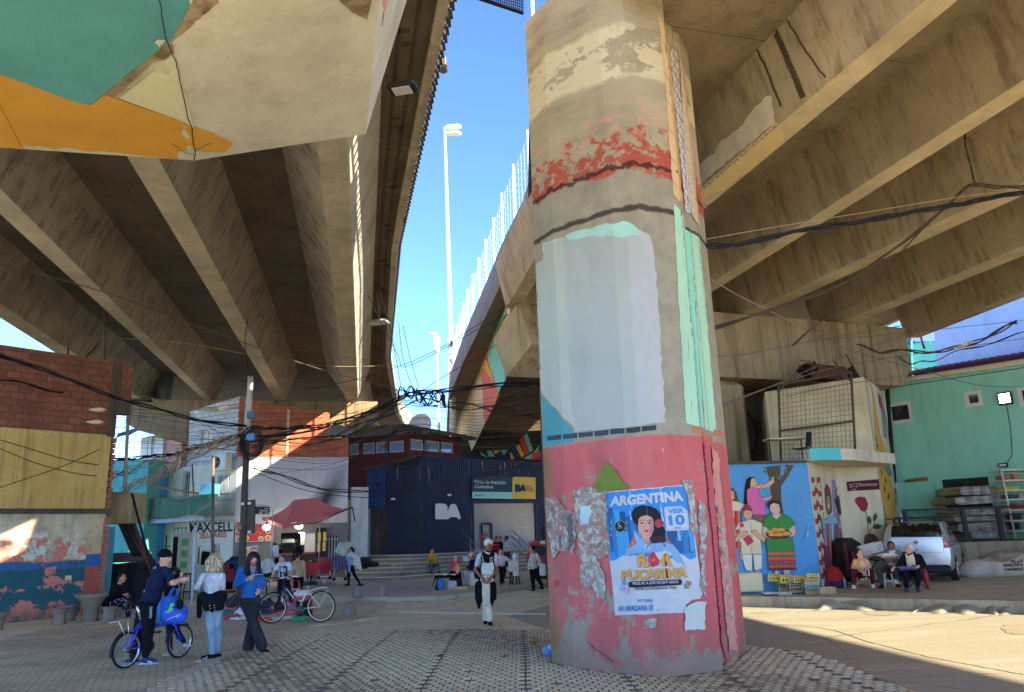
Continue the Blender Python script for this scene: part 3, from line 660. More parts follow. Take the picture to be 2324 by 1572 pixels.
def brickmat(name,tdir,c1,c2,mo,w=.33,h=.185,dirt=.3,extra=None,ms=.012):
 n=NB(name,.88,.2);z=n.sep()[2];v=n.comb(n.along(tuple(tdir)),z,0);b=n.brick(v,c1,c2,mo,w,h,ms)
 c=n.mix(n.math('MULTIPLY',n.thr(n.noise(1.2,6),.45,.75),dirt),b[0],'#3a2c22');c=n.mix(n.math('MULTIPLY',n.thr(n.noise(9,5),.6,.75),.25),c,'#b9a48c')
 if extra:c=extra(n,c,z)
 n.bump(n.math('ADD',n.math('MULTIPLY',b[1],-1.2),n.math('MULTIPLY',n.noise(30,4),.5)),.6,.015);return n.done(c)
def corr_mb(pl,x0,x1,z0,zt0,zt1,pitch=.11,dep=.035,m=None,off=0):
 b=MB();n=int((x1-x0)/pitch*4);lo,hi=[],[]
 for i in range(n+1):
  x=x0+(x1-x0)*i/n;d=dep*(0,1,1,0)[i%4]+off;lo.append(pl.xz(x,z0,d));hi.append(pl.xz(x,zt0+(zt1-zt0)*(x-x0)/(x1-x0),d))
 b.rings([lo,hi],m,closed=False);return b
 # left building, painted at street level
PA_=Pl((-13.75,19.77),(-11.69,22.32));xr=PA_.cx(PA_.at(228,1300));x300=PA_.cx(PA_.at(300,880))
LBd=thing('brick_building','two storey hollow brick building with yellow plaster and peeling pink and teal paint below','building',(-13,20.7,0))
def leftmat():
 n=NB('peeling street wall paint',.88,.2);z=n.sep()[2];t=n.along(tuple(PA_.t))
 w1=n.math('MULTIPLY',n.math('SUBTRACT',n.noise(2.5,6),.5),.25);zz=n.math('ADD',z,w1)
 pl_=n.mix(n.thr(n.noise(2,7),.35,.65),'#8d8069','#b5a88d');pl_=n.mix(n.math('MULTIPLY',n.thr(n.noise(1,5,n.mp((3,3,.4))),.5,.7),.5),pl_,'#5b4a38')
 white=n.mix(n.noise(5,5),'#a9a491','#c4c0b4');salmon=n.mix(n.noise(3,5),'#b3604f','#cb7e6a');teal=n.mix(n.noise(3,5),'#173f49','#25555c');blue=n.mix(n.noise(3,4),'#1d466f','#2c5c8a')
 k=n.noise(2.6,9,None,.68)
 c=pl_
 m1=n.math('MULTIPLY',n.thr(zz,2.3,2.15),n.thr(n.noise(1.2,8,n.mp((1,1,1),loc=(4,0,0)),.7),.48,.5));c=n.mix(m1,c,white)
 m2=n.math('MULTIPLY',n.thr(zz,2.12,2.05),n.thr(k,.49,.5));c=n.mix(m2,c,salmon)
 tm=n.math('MULTIPLY',n.thr(zz,1.5,1.46),n.thr(n.math('ADD',n.noise(1.1,9,n.mp((1,1,1.3),loc=(1.3,2,0)),.62),n.math('MULTIPLY',n.thr(z,.4,1.3),.1)),.485,.495))
 lowbase=n.thr(zz,1.52,1.48);c=n.mix(lowbase,c,salmon);c=n.mix(tm,c,teal)
 bs=n.math('MULTIPLY',n.math('MULTIPLY',n.thr(zz,1.27,1.3),n.thr(zz,1.47,1.44)),n.thr(k,.44,.46));c=n.mix(bs,c,blue)
 ft=n.math('MULTIPLY',n.thr(zz,.45,.05),n.thr(n.noise(4,7),.35,.6));c=n.mix(ft,c,'#5a4d44')
 n.bump(n.math('ADD',n.noise(20,5),n.math('ADD',m2,n.math('MULTIPLY',tm,.8))),.6,.012);return n.done(c)
b=wall_mb(PA_,-4,xr,-.05,2.72,.5,leftmat());b.build('street_wall',None,LBd)
b=MB();b.hex8([PA_.xz(-4,2.72,.12),PA_.xz(xr+.1,2.72,.12),PA_.xz(xr+.1,2.72,-.5),PA_.xz(-4,2.72,-.5)],[PA_.xz(-4,2.86,.1),PA_.xz(xr+.12,2.84,.1),PA_.xz(xr+.12,2.84,-.5),PA_.xz(-4,2.86,-.5)]);b.build('slab_edge',m_dkcon,LBd)
def yellowmat():
 n=NB('ochre plaster',.9,.15);a=n.noise(1.6,7);c=n.mix(n.thr(a,.3,.7),'#9a7834','#b3924e');s=n.noise(1,5,n.mp((5,5,.35)),.7)
 c=n.mix(n.math('MULTIPLY',n.thr(s,.5,.7),.6),c,'#5d4826');c=n.mix(n.math('MULTIPLY',n.thr(n.noise(4,6),.6,.7),.5),c,'#cdbb8e');n.bump(n.noise(18,5),.4,.01);return n.done(c)
holes=[]
b=wall_mb(PA_,-4,xr-.05,2.86,4.95,.3,yellowmat(),off=.02);b.build('plaster_wall',None,LBd)
mbk=brickmat('hollow brick',PA_.t,'#64392a','#784634','#4a3a2e',dirt=.55)
b=wall_mb(PA_,-4,xr,4.951,7.15,.3,mbk);b.build('upper_wall',None,LBd)
b=wall_mb(PA_,xr,x300,5.95,7.12,.3,mbk,zt1=7.05);b.build('upper_wall',None,LBd)
b=wall_mb(PA_,xr-.18,xr+.05,4.9,7.25,.34,m_dkcon,off=.03);b.build('concrete_post',None,LBd)
b=wall_mb(PA_,xr+.05,x300,5.6,5.95,.34,m_dkcon,off=.03);b.build('lintel',None,LBd)
b=wall_mb(PA_,xr-.42,xr-.05,0,1.3,.1,M('#93402f',.8,.14,5,dirt=.3),off=.03);cl=b.build('corner_column',None,LBd)
b=wall_mb(PA_,xr-.42,xr-.05,1.3,1.62,.1,M('#1c4d7c',.8,.12,5),off=.03);b.build('corner_column',None,LBd)
b=wall_mb(PA_,xr-.42,xr-.05,1.62,2.6,.1,M('#a08a67',.9,.2,5,dirt=.4),off=.03);b.build('corner_column',None,LBd)
b=MB();rnd=random.Random(4)
for k in range(34):
 z=.05+k*.077;b.box(PA_.xz(xr+.03+rnd.uniform(-.02,.04),z,-.05),(.16,.2,.06),None,math.atan2(PA_.t.y,PA_.t.x))
b.build('bare_brick_edge',M('#8c5444',.9,.25,12),LBd)
b=wall_mb(PA_,xr+.13,xr+.36,0,2.35,.5,M('#2f6f80',.8,.14,3,dirt=.3),off=-.12);b.build('teal_return',None,LBd)
b=MB();rnd=random.Random(9)
for k in range(13):
 z=2.9+k*.16;b.box(PA_.xz(xr+.05+rnd.uniform(-.02,.03),z,-.12),(.14,.2,.13),None,math.atan2(PA_.t.y,PA_.t.x))
b.build('bare_brick_edge',M('#7e4a38',.9,.25,12),LBd)
PS=Pl((PA_.xz(xr,0).x,PA_.xz(xr,0).y),(PA_.xz(xr,0).x-3.2,PA_.xz(xr,0).y+4))
b=MB();p=PA_.xz(-4,0,-.5);b.prism([(p.x,p.y),(p.x-4,p.y+5),(PA_.xz(xr-.2,0,-.5).x-4.5,PA_.xz(xr-.2,0,-.5).y+5),(PA_.xz(xr-.2,0,-.5).x,PA_.xz(xr-.2,0,-.5).y)],0,6.9,m_dkcon);b.build('rear_block',None,LBd)
b=MB()
for(uu,v0,v1,r)in((154,770,812,.03),(237,700,860,.035)):b.tube([PA_.at(uu,v1,-.2),PA_.at(uu,v0,-.2)],r,m_rust,6)
b.tube([PA_.at(228,842,0),PA_.at(232,815,0)],.008,m_rust,4);b.tube([PA_.at(240,850,0),PA_.at(243,818,0)],.008,m_rust,4);b.box(PA_.at(202,800,0),(.6,.12,.08),m_rust,0,Matrix.Rotation(-.9,3,'Y'));b.build('roof_rod',None,LBd)
b=MB();q=[XZ(PA_,272,1305)]
pm=PA_.at(155,1312,.012);b.box(pm,(.16,.02,.12),M('#c9b98a',.7,.1),math.atan2(PA_.t.y,PA_.t.x));b.build('vent_plate',None,LBd)
HP=thing('platform','cement clad box platform hung on two posts beside the ochre building','platform',D(262,1200,23.2))
y_=23.2
c0,c1,c2,c3=D(222,1190,y_),D(298,1188,y_),D(301,1118,y_),D(226,1116,y_)
b=MB();b.slab([c0,c1,c2,c3],(0,-1,0),.9);b.build('box',M('#8d7a50',.9,.2,3,.3,30,dirt=.5),HP)
b=MB();b.tube([D(257,943,y_),D(246,1118,y_)],.045,m_rust,6);b.build('post',m_rust,HP)
b=MB();b.tube([D(291,943,y_),D(283,1118,y_)],.05,M('#8d8375',.8,.3,8),6);b.build('post',None,HP)
b=MB();b.tube([D(299,1120,y_),D(372,1400,y_+.6)],.035,m_black,6);b.build('brace',m_black,HP)
ST=thing('steel_chute','rusty steel stair chute leaning under the cement platform','chute',G(335,1340,0))
q=lambda u,v,y=23.6:D(u,v,y)
b=MB();b.slab([q(268,1190),q(285,1190),q(340,1285),q(318,1292),q(298,1260)],(0,-1,0),.5);b.build('tray',m_dkcon if 0 else M('#1e1a17',.8,.2),ST)
b=MB();b.tube([q(297,1175),q(364,1350)],.07,m_rust,4);b.tube([q(285,1188),q(345,1300)],.03,m_rust,4);b.build('stringer',None,ST)
b=MB();b.slab([q(250,1256),q(330,1253),q(330,1272),q(250,1276)],(0,-1,0),.08);b.build('timber_beam',M('#4a3b34',.9,.3,7),ST)
HO=thing('site_hoarding','dark fabric hoarding behind the seated woman in black','hoarding',G(290,1372,0))
b=MB();n_=22;rs=[]
for i in range(n_+1):
 f=i/n_;u=246+f*110;rs.append([D(u,1278+2*math.sin(f*9),24+.05*math.sin(f*23)),D(u,1330,24+.09*math.sin(f*17+1)),D(u,1385,24+.05*math.sin(f*13))])
b.rings(rs,None,closed=False,smooth=True);b.build('fabric',M('#1d1e20',.85,.2,2),HO)
b=MB();b.tube([D(345,1290,24.1),D(347,1385,24.1)],.04,m_rust,6);b.tube([D(246,1276,24.1),D(352,1272,24.1)],.03,m_rust,6);b.build('frame',None,HO)
# blue house, pink brick house behind the platform
BH=thing('blue_house','blue fronted house with a sagging tin roof behind the cement platform','house',D(330,1200,36))
PB=Pl((D(262,1200,36).x,36),(D(330,1200,34.5).x,34.5))
r=rect(PB,284,1060,327,1185);b=wall_mb(PB,r[0],r[1],0,r[3],4,M('#2f7db8',.8,.12,2,dirt=.25));b.build('wall',None,BH)
PB2=Pl((D(327,1200,34.5).x,34.5),(D(372,1200,36).x,36));r=rect(PB2,327,1050,380,1185);b=wall_mb(PB2,r[0],r[1],0,r[3],3,M('#3f8f92',.8,.12,2,dirt=.25));b.build('wall',None,BH)
b=MB();b.slab([D(240,1046,35),D(350,1040,34),D(395,1052,38),D(285,1050,38)],(0,0,1),.06);b.build('canopy',M('#9aa4ac',.5,.2),BH)
PH=thing('brick_house','pale house with flaking pink bricks and a warped tin roof','house',D(345,1200,40))
Pp=Pl((D(290,1200,41).x,41),(D(420,1200,38).x,38))
r=rect(Pp,312,985,372,1100);w_=window
hh=rect(Pp,341,990,352,1040)
b=wall_mb(Pp,r[0],r[1],0,r[3],.3,M('#aeb4b8',.8,.12,2,dirt=.3),[hh]);b.build('wall',None,PH);window(Pp,hh,PH)
r=rect(Pp,372,940,418,1100);b=wall_mb(Pp,r[0],r[1],0,r[3],3,brickmat('pink washed brick',Pp.t,'#9a7069','#ab8078','#6d5a52'));b.build('wall',None,PH)
b=MB();rs=[];
for i in range(9):f=i/8;rs.append([D(262+f*132,996-f*40+2*math.sin(f*30),38),D(268+f*128,984-f*38+2*math.sin(f*25),42)])
b.rings(rs,None,closed=False);b.build('roof',M('#3a3430',.8,.3,6),PH)
b=MB();b.lathe([(.42,0),(.42,2.4),(.3,2.6)],D(365,965,37),None,16);b.build('water_tank',M('#5c6a78',.4,.1,5,metal=.3),PH)
# balcony building (phone shop below)
P2=Pl((D(322,1200,36.6).x,36.6),(D(531,1200,33.6).x,33.6));X=lambda u:P2.cx(P2.at(u,1200))
Z2=lambda u,v:P2.at(u,v).z
MX=thing('balcony_building','grey block building with phone shop, green netted balcony and air conditioner','building',P2.xz(3,0))
zf=Z2(500,1176);zroofL,zroofR=Z2(420,935),Z2(528,903)
mgb=brickmat('grey washed block',P2.t,'#8f9297','#a2a5ab','#5d5e60',.42,.2,dirt=.25)
wn=rect(P2,455,975,482,1010)
b=wall_mb(P2,X(414),X(528),Z2(470,1055),zroofL,.3,mgb,[wn],zt1=zroofR);b.build('upper_wall',None,MX)
window(P2,wn,MX,fr='#d9cfae',gm=M('#b8b5a2',.5,.2,20),mull=1)
mw2=M('#b9b8b0',.85,.1,1.5,.2,20,dirt=.25)
w2=rect(P2,492,1075,522,1128);w3=rect(P2,412,1068,432,1130)
b=wall_mb(P2,X(330),X(531),zf,Z2(470,1055),.3,mw2,[w2,w3]);b.build('wall',None,MX)
window(P2,w2,MX,bars=9,mull=0);window(P2,w3,MX,bars=4,mull=0)
sh=[rect(P2,428,1240,460,1300),rect(P2,471,1232,500,1380),rect(P2,362,1215,380,1380)]
mshop=M('#a9a596',.85,.1,1.5,.2,20,dirt=.2)
b=wall_mb(P2,X(352),X(531),0,zf,.3,mshop,sh);SH=b.build('shop_wall',None,MX)
window(P2,sh[0],MX,'#777a7c');window(P2,sh[1],MX,'#cfcfcb',bars=6,mull=0,name='door');window(P2,sh[2],MX,'#3a3a3a',bars=0,mull=0,name='door')
b=MB();b.hex8([P2.xz(X(322),zf-.12,1.0),P2.xz(X(505),zf-.12,1.0),P2.xz(X(531),zf-.12,0.01),P2.xz(X(322),zf-.12,0.01)],[P2.xz(X(322),zf+.05,1.0),P2.xz(X(505),zf+.05,1.0),P2.xz(X(531),zf+.05,.01),P2.xz(X(322),zf+.05,.01)]);b.build('balcony_slab',M('#7d8892',.8,.2),MX)
Pb=Pl((P2.xz(0,0,1.0).x,P2.xz(0,0,1.0).y),(P2.xz(P2.L,0,1.0).x,P2.xz(P2.L,0,1.0).y));Xb=lambda u:Pb.cx(Pb.at(u,1150))
b=MB();xa,xb_=Xb(325),Xb(533);zr=Pb.at(430,1127).z;n_=62
for i in range(n_+1):
 x=xa+(xb_-xa)*i/n_;b.tube([Pb.xz(x,zf,0),Pb.xz(x,zr+.06*(i%2),0)],.012,M('#6d6650',.7,.3),4)
for zz in(zf+.1,(zf+zr)/2+.2,zr):b.tube([Pb.xz(xa,zz),Pb.xz(xb_,zz)],.016,M('#6d6650',.7,.3),4)
b.build('balcony_railing',None,MX)
b=MB();rs=[]
for i in range(50):
 f=i/49;x=Xb(340)+(Xb(478)-Xb(340))*f;d=-.06+.03*math.sin(f*70)+.02*math.sin(f*31);rs.append([Pb.xz(x,zf+.1+.04*math.sin(f*12),d),Pb.xz(x,(zf+zr)/2,d-.03*math.sin(f*44)),Pb.xz(x,zr-.02+.05*math.sin(f*9),d)])
b.rings(rs,None,closed=False,smooth=True);b.build('balcony_net',M('#1f7a68',.8,.25,3),MX)
a=Art(Pl((P2.a.x+P2.n.x*.002,P2.a.y+P2.n.y*.002),(P2.xz(P2.L,0,.002).x,P2.xz(P2.L,0,.002).y)))
z2=zt(350,1550,2.4186);m_ink=M('#14151c',.6,.05);m_orr=M('#9a3b1e',.7,.1)
a.text('MAXCELL',[z2(985,1310),z2(1405,1300),z2(1405,1395),z2(990,1412)],m_ink,bold=.03)
a.text('CELULARES',[z2(1060,1412),z2(1345,1398),z2(1345,1450),z2(1060,1468)],m_orr,bold=.03)
a.poly([z2(860,1350),z2(965,1340),z2(962,1392),z2(862,1400)],M('#cbc6b4',.7,.05))
a.build('shop_lettering',MX)
z2b=zt(400,2180,3.0222);a=Art(Pl((P2.a.x+P2.n.x*.004,P2.a.y+P2.n.y*.004),(P2.xz(P2.L,0,.004).x,P2.xz(P2.L,0,.004).y)))
for(x,y,w_,h_,c)in((800,10,50,24,'#3c8a30'),(860,50,24,50,'#bf3a2c'),(900,60,40,26,'#4c9a3c'),(880,110,36,30,'#63a356'),(880,160,40,30,'#63a356'),(878,205,40,50,'#c9ccc0'),(1045,20,40,40,'#4c9a3c'),(1045,85,40,60,'#cfd0cc'),(1045,145,34,34,'#4f9e62'),(1190,268,70,30,'#d0d6da'),(1240,268,36,40,'#4c9a3c')):
 a.poly([z2b(x,y),z2b(x+w_,y-2),z2b(x+w_,y+h_),z2b(x,y+h_)],M(c,.6,.1,30))
a.text('M',[z2b(1160,255),z2b(1190,253),z2b(1190,280),z2b(1160,282)],M('#2463a8',.6,.02),bold=.03)
a.build('posters',MX)
b=MB();pc=P2.at(503,1050,.25);rz2=math.atan2(P2.t.y,P2.t.x);b.bbox(pc,(.95,.35,.72),M('#c9c9c0',.5,.08),rz2,.03)
b.lathe([(.26,0),(.26,.02)],pc+P2.n*.18-P2.t*.16,m_steel,18,P2.n);b.lathe([(.07,.02),(.06,.05)],pc+P2.n*.19-P2.t*.16,m_white_p,12,P2.n)
for k in range(5):b.tube([pc+P2.n*.205-P2.t*.16+Vector((0,0,0)),pc+P2.n*.205-P2.t*.16+P2.t*.25*math.cos(k*1.256)+Vector((0,0,.25*math.sin(k*1.256)))],.008,m_white_p,4)
b.build('air_conditioner',None,MX)
b=MB();b.bbox(Pb.at(477,1112,.2),(.85,.35,.42),None,rz2,.02);tag(b.build('drinks_cooler',M('#2f9db0',.5,.08)),'turquoise drinks cooler standing on the balcony rail','cooler')
b=MB();b.tube([P2.at(436,1055,.5),P2.at(442,1180,.5)],.03,m_rust,6)
for k in range(4):b.tube([P2.at(395+k*9,1196,.7),P2.at(395+k*9,1255,.7)],.015,m_black,4)
for k in range(3):b.tube([P2.at(395,1200+k*25,.7),P2.at(424,1199+k*25,.7)],.015,m_black,4)
b.build('awning_frame',None,MX)
b=MB();b.tube([G(435,1372,0.1),D(444,1192,G(435,1372,.1).y)],.05,None,6);tag(b.build('support_post',M('#9aa6b2',.5,.2,6)),'pale steel post holding the balcony corner','post')
b=MB();b.tube([G(482,1345,.13),D(484,1035,G(482,1345,.13).y)],.06,None,8);tag(b.build('steel_pole',M('#5d564e',.6,.3,6)),'thin rusty steel pole in front of the phone shop lettering','pole')
b=MB();pf=G(413,1345,.13);b.bbox(pf+Vector((0,0,1.05)),(.75,.6,2.1),M('#c4c2b4',.5,.06),0,.03);b.box(pf+Vector((-.22,-.31,1.2)),(.16,.02,1.5),m_black)
for k in range(3):b.box(pf+Vector((.12,-.306,1.75-k*.4)),(.24,.012,.24),M('#5c9a4c',.6,.1,20))
tag(b.build('drinks_fridge',None),'tall cream fridge with green stickers beside the shop door','fridge')
# restaurant building: grey wall below, bricks above
P3=Pl((D(531,1200,33.6).x,33.6),(D(788,1200,35.2).x,35.2));X3=lambda u:P3.cx(P3.at(u,1200));Z3=lambda u,v:P3.at(u,v).z
RB=thing('restaurant_building','grey walled restaurant building with orange hollow brick upper storey','building',P3.xz(3,0))
def sootm():
 n=NB('grey painted wall with soot',.85,.2);c=n.mix(n.thr(n.noise(1.2,6),.3,.7),'#9a9ca3','#b0b2b8');x=n.along(tuple(P3.t));z=n.sep()[2]
 pz=P3.at(735,1140);x0=pz.dot(P3.t);d=n.math('SUBTRACT',x,n.math('ADD',x0,n.math('MULTIPLY',n.math('SUBTRACT',z,pz.z),.55)))
 d=n.math('ABSOLUTE',d);s=n.math('MULTIPLY',n.thr(d,.75,.1),n.thr(n.math('ADD',z,n.noise(1,3)),pz.z+2.4,pz.z+.9));c=n.mix(n.math('MULTIPLY',s,.92),c,'#1c1c1f')
 c=n.mix(n.math('MULTIPLY',n.thr(n.noise(1,5,n.mp((4,4,.3))),.55,.75),.4),c,'#6c6a66');n.bump(n.noise(15,5),.3,.01);return n.done(c)
zm=Z3(690,1038);zc=Z3(640,1190);op=rect(P3,636,1208,716,1262)
b=wall_mb(P3,0,X3(788),zc,zm,.3,sootm());b.build('grey_wall',None,RB)
def lowm(n,c,z):return c
b=wall_mb(P3,0,X3(788),0,zc,.3,M('#5a5c5f',.8,.12,2,dirt=.2),[op,rect(P3,735,1216,770,1300)]);b.build('shop_front',None,RB)
window(P3,rect(P3,735,1216,770,1300),RB,'#16181a',bars=5,mull=0,gm=M('#3f464e',.6,.1),name='door')
ztL,ztR=Z3(555,905),Z3(785,952)
mor=brickmat('orange hollow brick',P3.t,'#93482c','#a65838','#6f5444',dirt=.3)
b=wall_mb(P3,X3(529),X3(742),zm,ztL,.3,mor,zt1=Z3(742,938));b.build('brick_wall',None,RB)
b=wall_mb(P3,X3(742),X3(787),zm,Z3(770,975),.3,mor,off=.05);b.build('brick_wall',None,RB)
for u in(545,645):b=wall_mb(P3,X3(u-3),X3(u+3),zm-.1,Z3(u,930 if u>600 else 905),.2,M('#a89a80',.9,.14,5),off=.03);b.build('concrete_post',None,RB)
wn=rect(P3,745,978,786,996);window(P3,wn,RB,'#bdb48c',off=.2,mull=2)
b=MB();b.slab([D(735,985,34),D(760,960,34.5),D(800,975,34.5),D(800,988,34)],(0,0,1),.04);b.build('tin_awning',M('#6c675c',.6,.2),RB)
b=MB();x0,x1,z0,z1=op;w0=[P3.xz(x0,z0,-.3),P3.xz(x1,z0,-.3),P3.xz(x1,z1,-.3),P3.xz(x0,z1,-.3)];w1=[p-P3.n*2.5 for p in w0]
mi=M('#4f5552',.8,.1);b.quad(*w1,mi)
for i in range(4):b.quad(w0[i],w0[(i+1)%4],w1[(i+1)%4],w1[i],mi)
b.build('kitchen_room',None,RB)
b=MB();b.box(P3.at(676,1257,.1),(x1-x0,.6,.08),M('#5a2f2c',.6,.2),math.atan2(P3.t.y,P3.t.x));b.box(P3.at(694,1268,.05),(1.2,.3,.5),M('#3f3a36',.8,.2),math.atan2(P3.t.y,P3.t.x));b.build('counter',None,RB)
b=MB();rnd=random.Random(5)
for k in range(9):b.lathe([(.04,0),(.045,.1),(.02,.14),(.02,.18)],P3.at(641+k*3.2,1233,-.9),M('#b9bec0',.3,.1),8)
tag(b.build('glass_bottles',None),'row of small glass bottles on the kitchen shelf','bottles');
b=MB();b.bbox(P3.at(707,1232,-.5),(.5,.5,1.5),M('#b7bab8',.5,.1),0,.03);b.bbox(P3.at(694,1222,-.8),(.4,.3,.6),M('#a8b0ae',.5,.1),0,.03);b.build('kitchen_fridge',None,RB)
z7=zt(850,1980,3.8733)
SG=thing('restaurant_sign','red restaurant banner with plates of food and a phone number','sign',P3.at(580,1232,.1))
Ps=Pl((P3.xz(0,0,.12).x,P3.xz(0,0,.12).y),(P3.xz(9,0,.12).x,P3.xz(9,0,.12).y))
q=[Ps.at(*z7(362,415)),Ps.at(*z7(948,460)),Ps.at(*z7(938,720)),Ps.at(*z7(348,742))]
b=MB();b.slab(q,Ps.n,.08);b.build('panel',M('#cdcac5',.6,.05),SG)
a=Art(Ps);mr=M('#b3241c',.6,.1,3);mk=M('#1a1512',.6,.05);wp=M('#cfcac2',.6,.05)
a.poly([z7(372,424),z7(940,468),z7(930,712),z7(360,732)],mr)
a.text('RESTAURANT BIANCA',[z7(378,462),z7(868,455),z7(868,525),z7(378,532)],wp,bold=.05);a.text('RESTAURANT BIANCA',[z7(380,464),z7(866,457),z7(866,523),z7(380,530)],mk,bold=.03)
a.text('TEL: 1141872260',[z7(450,578),z7(762,572),z7(762,604),z7(450,618)],wp,bold=.05);a.text('TEL: 1141872260',[z7(452,580),z7(760,574),z7(760,602),z7(452,616)],mk,bold=.02)
for x,y,rx,ry,c in((402,560,34,40,'#8a5a30'),(404,678,42,46,'#a5502a'),(532,672,36,40,'#b09868'),(748,680,44,40,'#b8862c'),(862,562,46,42,'#84504a'),(858,668,50,44,'#b9822c')):
 a.ell(*z7(x,y),rx/6.83,ry/6.83,wp);a.ell(*z7(x,y),rx/6.83*.72,ry/6.83*.72,M(c,.6,.3,60))
 for k in range(4):a.ell(*z7(x+rx*.35*math.cos(k*1.7),y+ry*.35*math.sin(k*1.7)),rx/6.83*.22,ry/6.83*.2,M(['#c9902f','#5a3a1c','#d0b070','#7a9a3a'][k],.6,.2))
a.build('print',SG)
b=MB();qq=[Ps.at(*z7(536,182),.05),Ps.at(*z7(886,190),.05),Ps.at(*z7(884,306),.05),Ps.at(*z7(536,298),.05)];b.slab(qq,Ps.n,.04)
SS=thing('street_sign','black street name sign reading Islas Galapagos above the red banner','sign',Ps.at(*z7(700,306),0));b.build('plate',M('#17161a',.5,.05),SS)
a=Art(Pl((P3.xz(0,0,.17).x,P3.xz(0,0,.17).y),(P3.xz(9,0,.17).x,P3.xz(9,0,.17).y)))
for t,x0,y0,x1,y1 in(('Islas',806,204,872,226),('Galápagos',728,234,868,264),('2309 - 2209',718,272,868,296)):a.text(t,[z7(x0,y0),z7(x1,y0+2),z7(x1,y1),z7(x0,y1)],wp,bold=.01)
a.build('lettering',SS)
for k,(x0,x1,y0,c1,c2)in enumerate(((410,440,820,'#2c3f7a','#8fa0c4'),(508,602,810,'#a8562a','#d9b48a'),(606,700,796,'#2f7fa8','#a8363a'))):
 a=Art(Ps,base=.01);a.poly([z7(x0,y0),z7(x1,y0-8),z7(x1,y0+170),z7(x0,y0+170)],wp);a.poly([z7(x0+5,y0+6),z7(x1-5,y0),z7(x1-5,y0+160),z7(x0+5,y0+162)],M(c1,.6,.4,9))
 rr=random.Random(k)
 for j in range(7):a.ell(*z7(x0+(x1-x0)*rr.uniform(.3,.7),y0+rr.uniform(20,140)),(x1-x0)/6.83*.2,3,M(c2 if j%2 else '#e0d2a8',.6,.3,20))
 o=a.build('wall_poster',None);tag(o,['small dark blue poster left of the pole','orange character-free food poster on the grey wall','bright blue and red poster on the grey wall'][k]if k!=1 else 'orange and black poster on the dark grey wall','poster','posters under the red banner')
b0=thing('menu_board','black double menu board with yellow sheets right of the kitchen hatch','menu board',G(722,1300,.15))
b=MB();b.slab([Ps.at(*z7(1612,515),.1),Ps.at(*z7(1765,510),.1),Ps.at(*z7(1762,960),.1),Ps.at(*z7(1605,970),.1)],Ps.n,.08);b.build('board',m_black,b0)
a=Art(Pl((P3.xz(0,0,.222).x,P3.xz(0,0,.222).y),(P3.xz(9,0,.222).x,P3.xz(9,0,.222).y)));my=M('#b9a526',.6,.1)
for x,y in((1632,590),(1716,580),(1624,745),(1708,735)):
 a.poly([z7(x,y),z7(x+46,y-6),z7(x+44,y+135),z7(x-2,y+140)],my)
 for j in range(5):a.line([z7(x+8,y+22+j*22),z7(x+38,y+20+j*22)],.5,mk,up=(j==0))
a.build('menu_sheet',b0)
for k,(u,v,dd)in enumerate(((z7(838,500)),(z7(1338,490)),(z7(1372,560)))if 0 else[(*z7(838,505),1.6),(*z7(1338,490),1.2),(*z7(1372,558),-.6)]):
 p=P3.at(u,v,dd);h=thing('bulb_lamp',['lit white bulb in front of the red banner','lit white bulb hanging under the red gazebo','lit white bulb inside the kitchen hatch'][k],'lamp',p)
 b=MB();b.ell((p.x,p.y,p.z),(.16,.16,.11),emit('#eafaff',9));b.build('bulb',None,h);b=MB();b.lathe([(.05,.1),(.05,.2)],p,m_black,8);b.tube([p+Vector((0,0,.2)),p+Vector((0,0,.32))],.008,m_black,4);b.build('socket',None,h)
GZ=thing('gazebo','sagging faded red pop-up gazebo over the restaurant tables','gazebo',G(690,1325,.13))
def gz(x,y,dy=0):return D(*z7(x,y),32.4+dy)
b=MB();fl,fr_,br,bl=gz(1090,470,-1.1),gz(1790,330,-1.1),gz(2165,195,1.2),gz(770,350,1.2);a1,a2=gz(1262,85,.3),gz(1610,48,.3)
def srf(p,q,r_,s,n=8,sag=.22):
 rs=[]
 for i in range(n+1):
  f=i/n;rs.append([(p*(1-f)+s*f)*(1-g)+(q*(1-f)+r_*f)*g-Vector((0,0,sag*math.sin(PI*f)*(1-.3*abs(g-.5))+.02*math.sin(g*19+f*9)))for g in[j/8 for j in range(9)]])
 b.rings(rs,None,closed=False,smooth=True)
srf(fl,fr_,a2,a1);srf(fr_,br,a2+Vector((0,.01,0)),a2,sag=.3);srf(br,bl,a1,a2);srf(bl,fl,a1,a1+Vector((0,-.01,0)),sag=.25)
srf(fl-Vector((0,0,.16)),fr_-Vector((0,0,.13)),fr_,fl,2,0);srf(bl-Vector((0,0,.1)),fl-Vector((0,0,.16)),fl,bl,2,0)
b.build('canopy',M('#a8524e',.75,.1,2,.2,30),GZ)
b=MB();b.tube([fl+Vector((0,.05,-.08)),fr_+Vector((0,.05,-.08))],.03,m_grey,6);b.tube([fr_+Vector((0,.05,-.05)),br],.025,m_black,6);b.tube([fl,gz(1500,460,.5),fr_],.02,m_grey,6);b.tube([gz(1100,480),gz(1600,440),gz(2040,240)],.02,m_black,6);b.tube([br,gz(2210,420,1.2)],.025,m_black,6)
b.build('frame',None,GZ)
for u in(612,722):b=MB();g=G(u,1322 if u>700 else 1330,.13);b.tube([g,Vector((g.x,g.y,3.0))],.02,m_grey,6);b.build('leg',None,GZ)
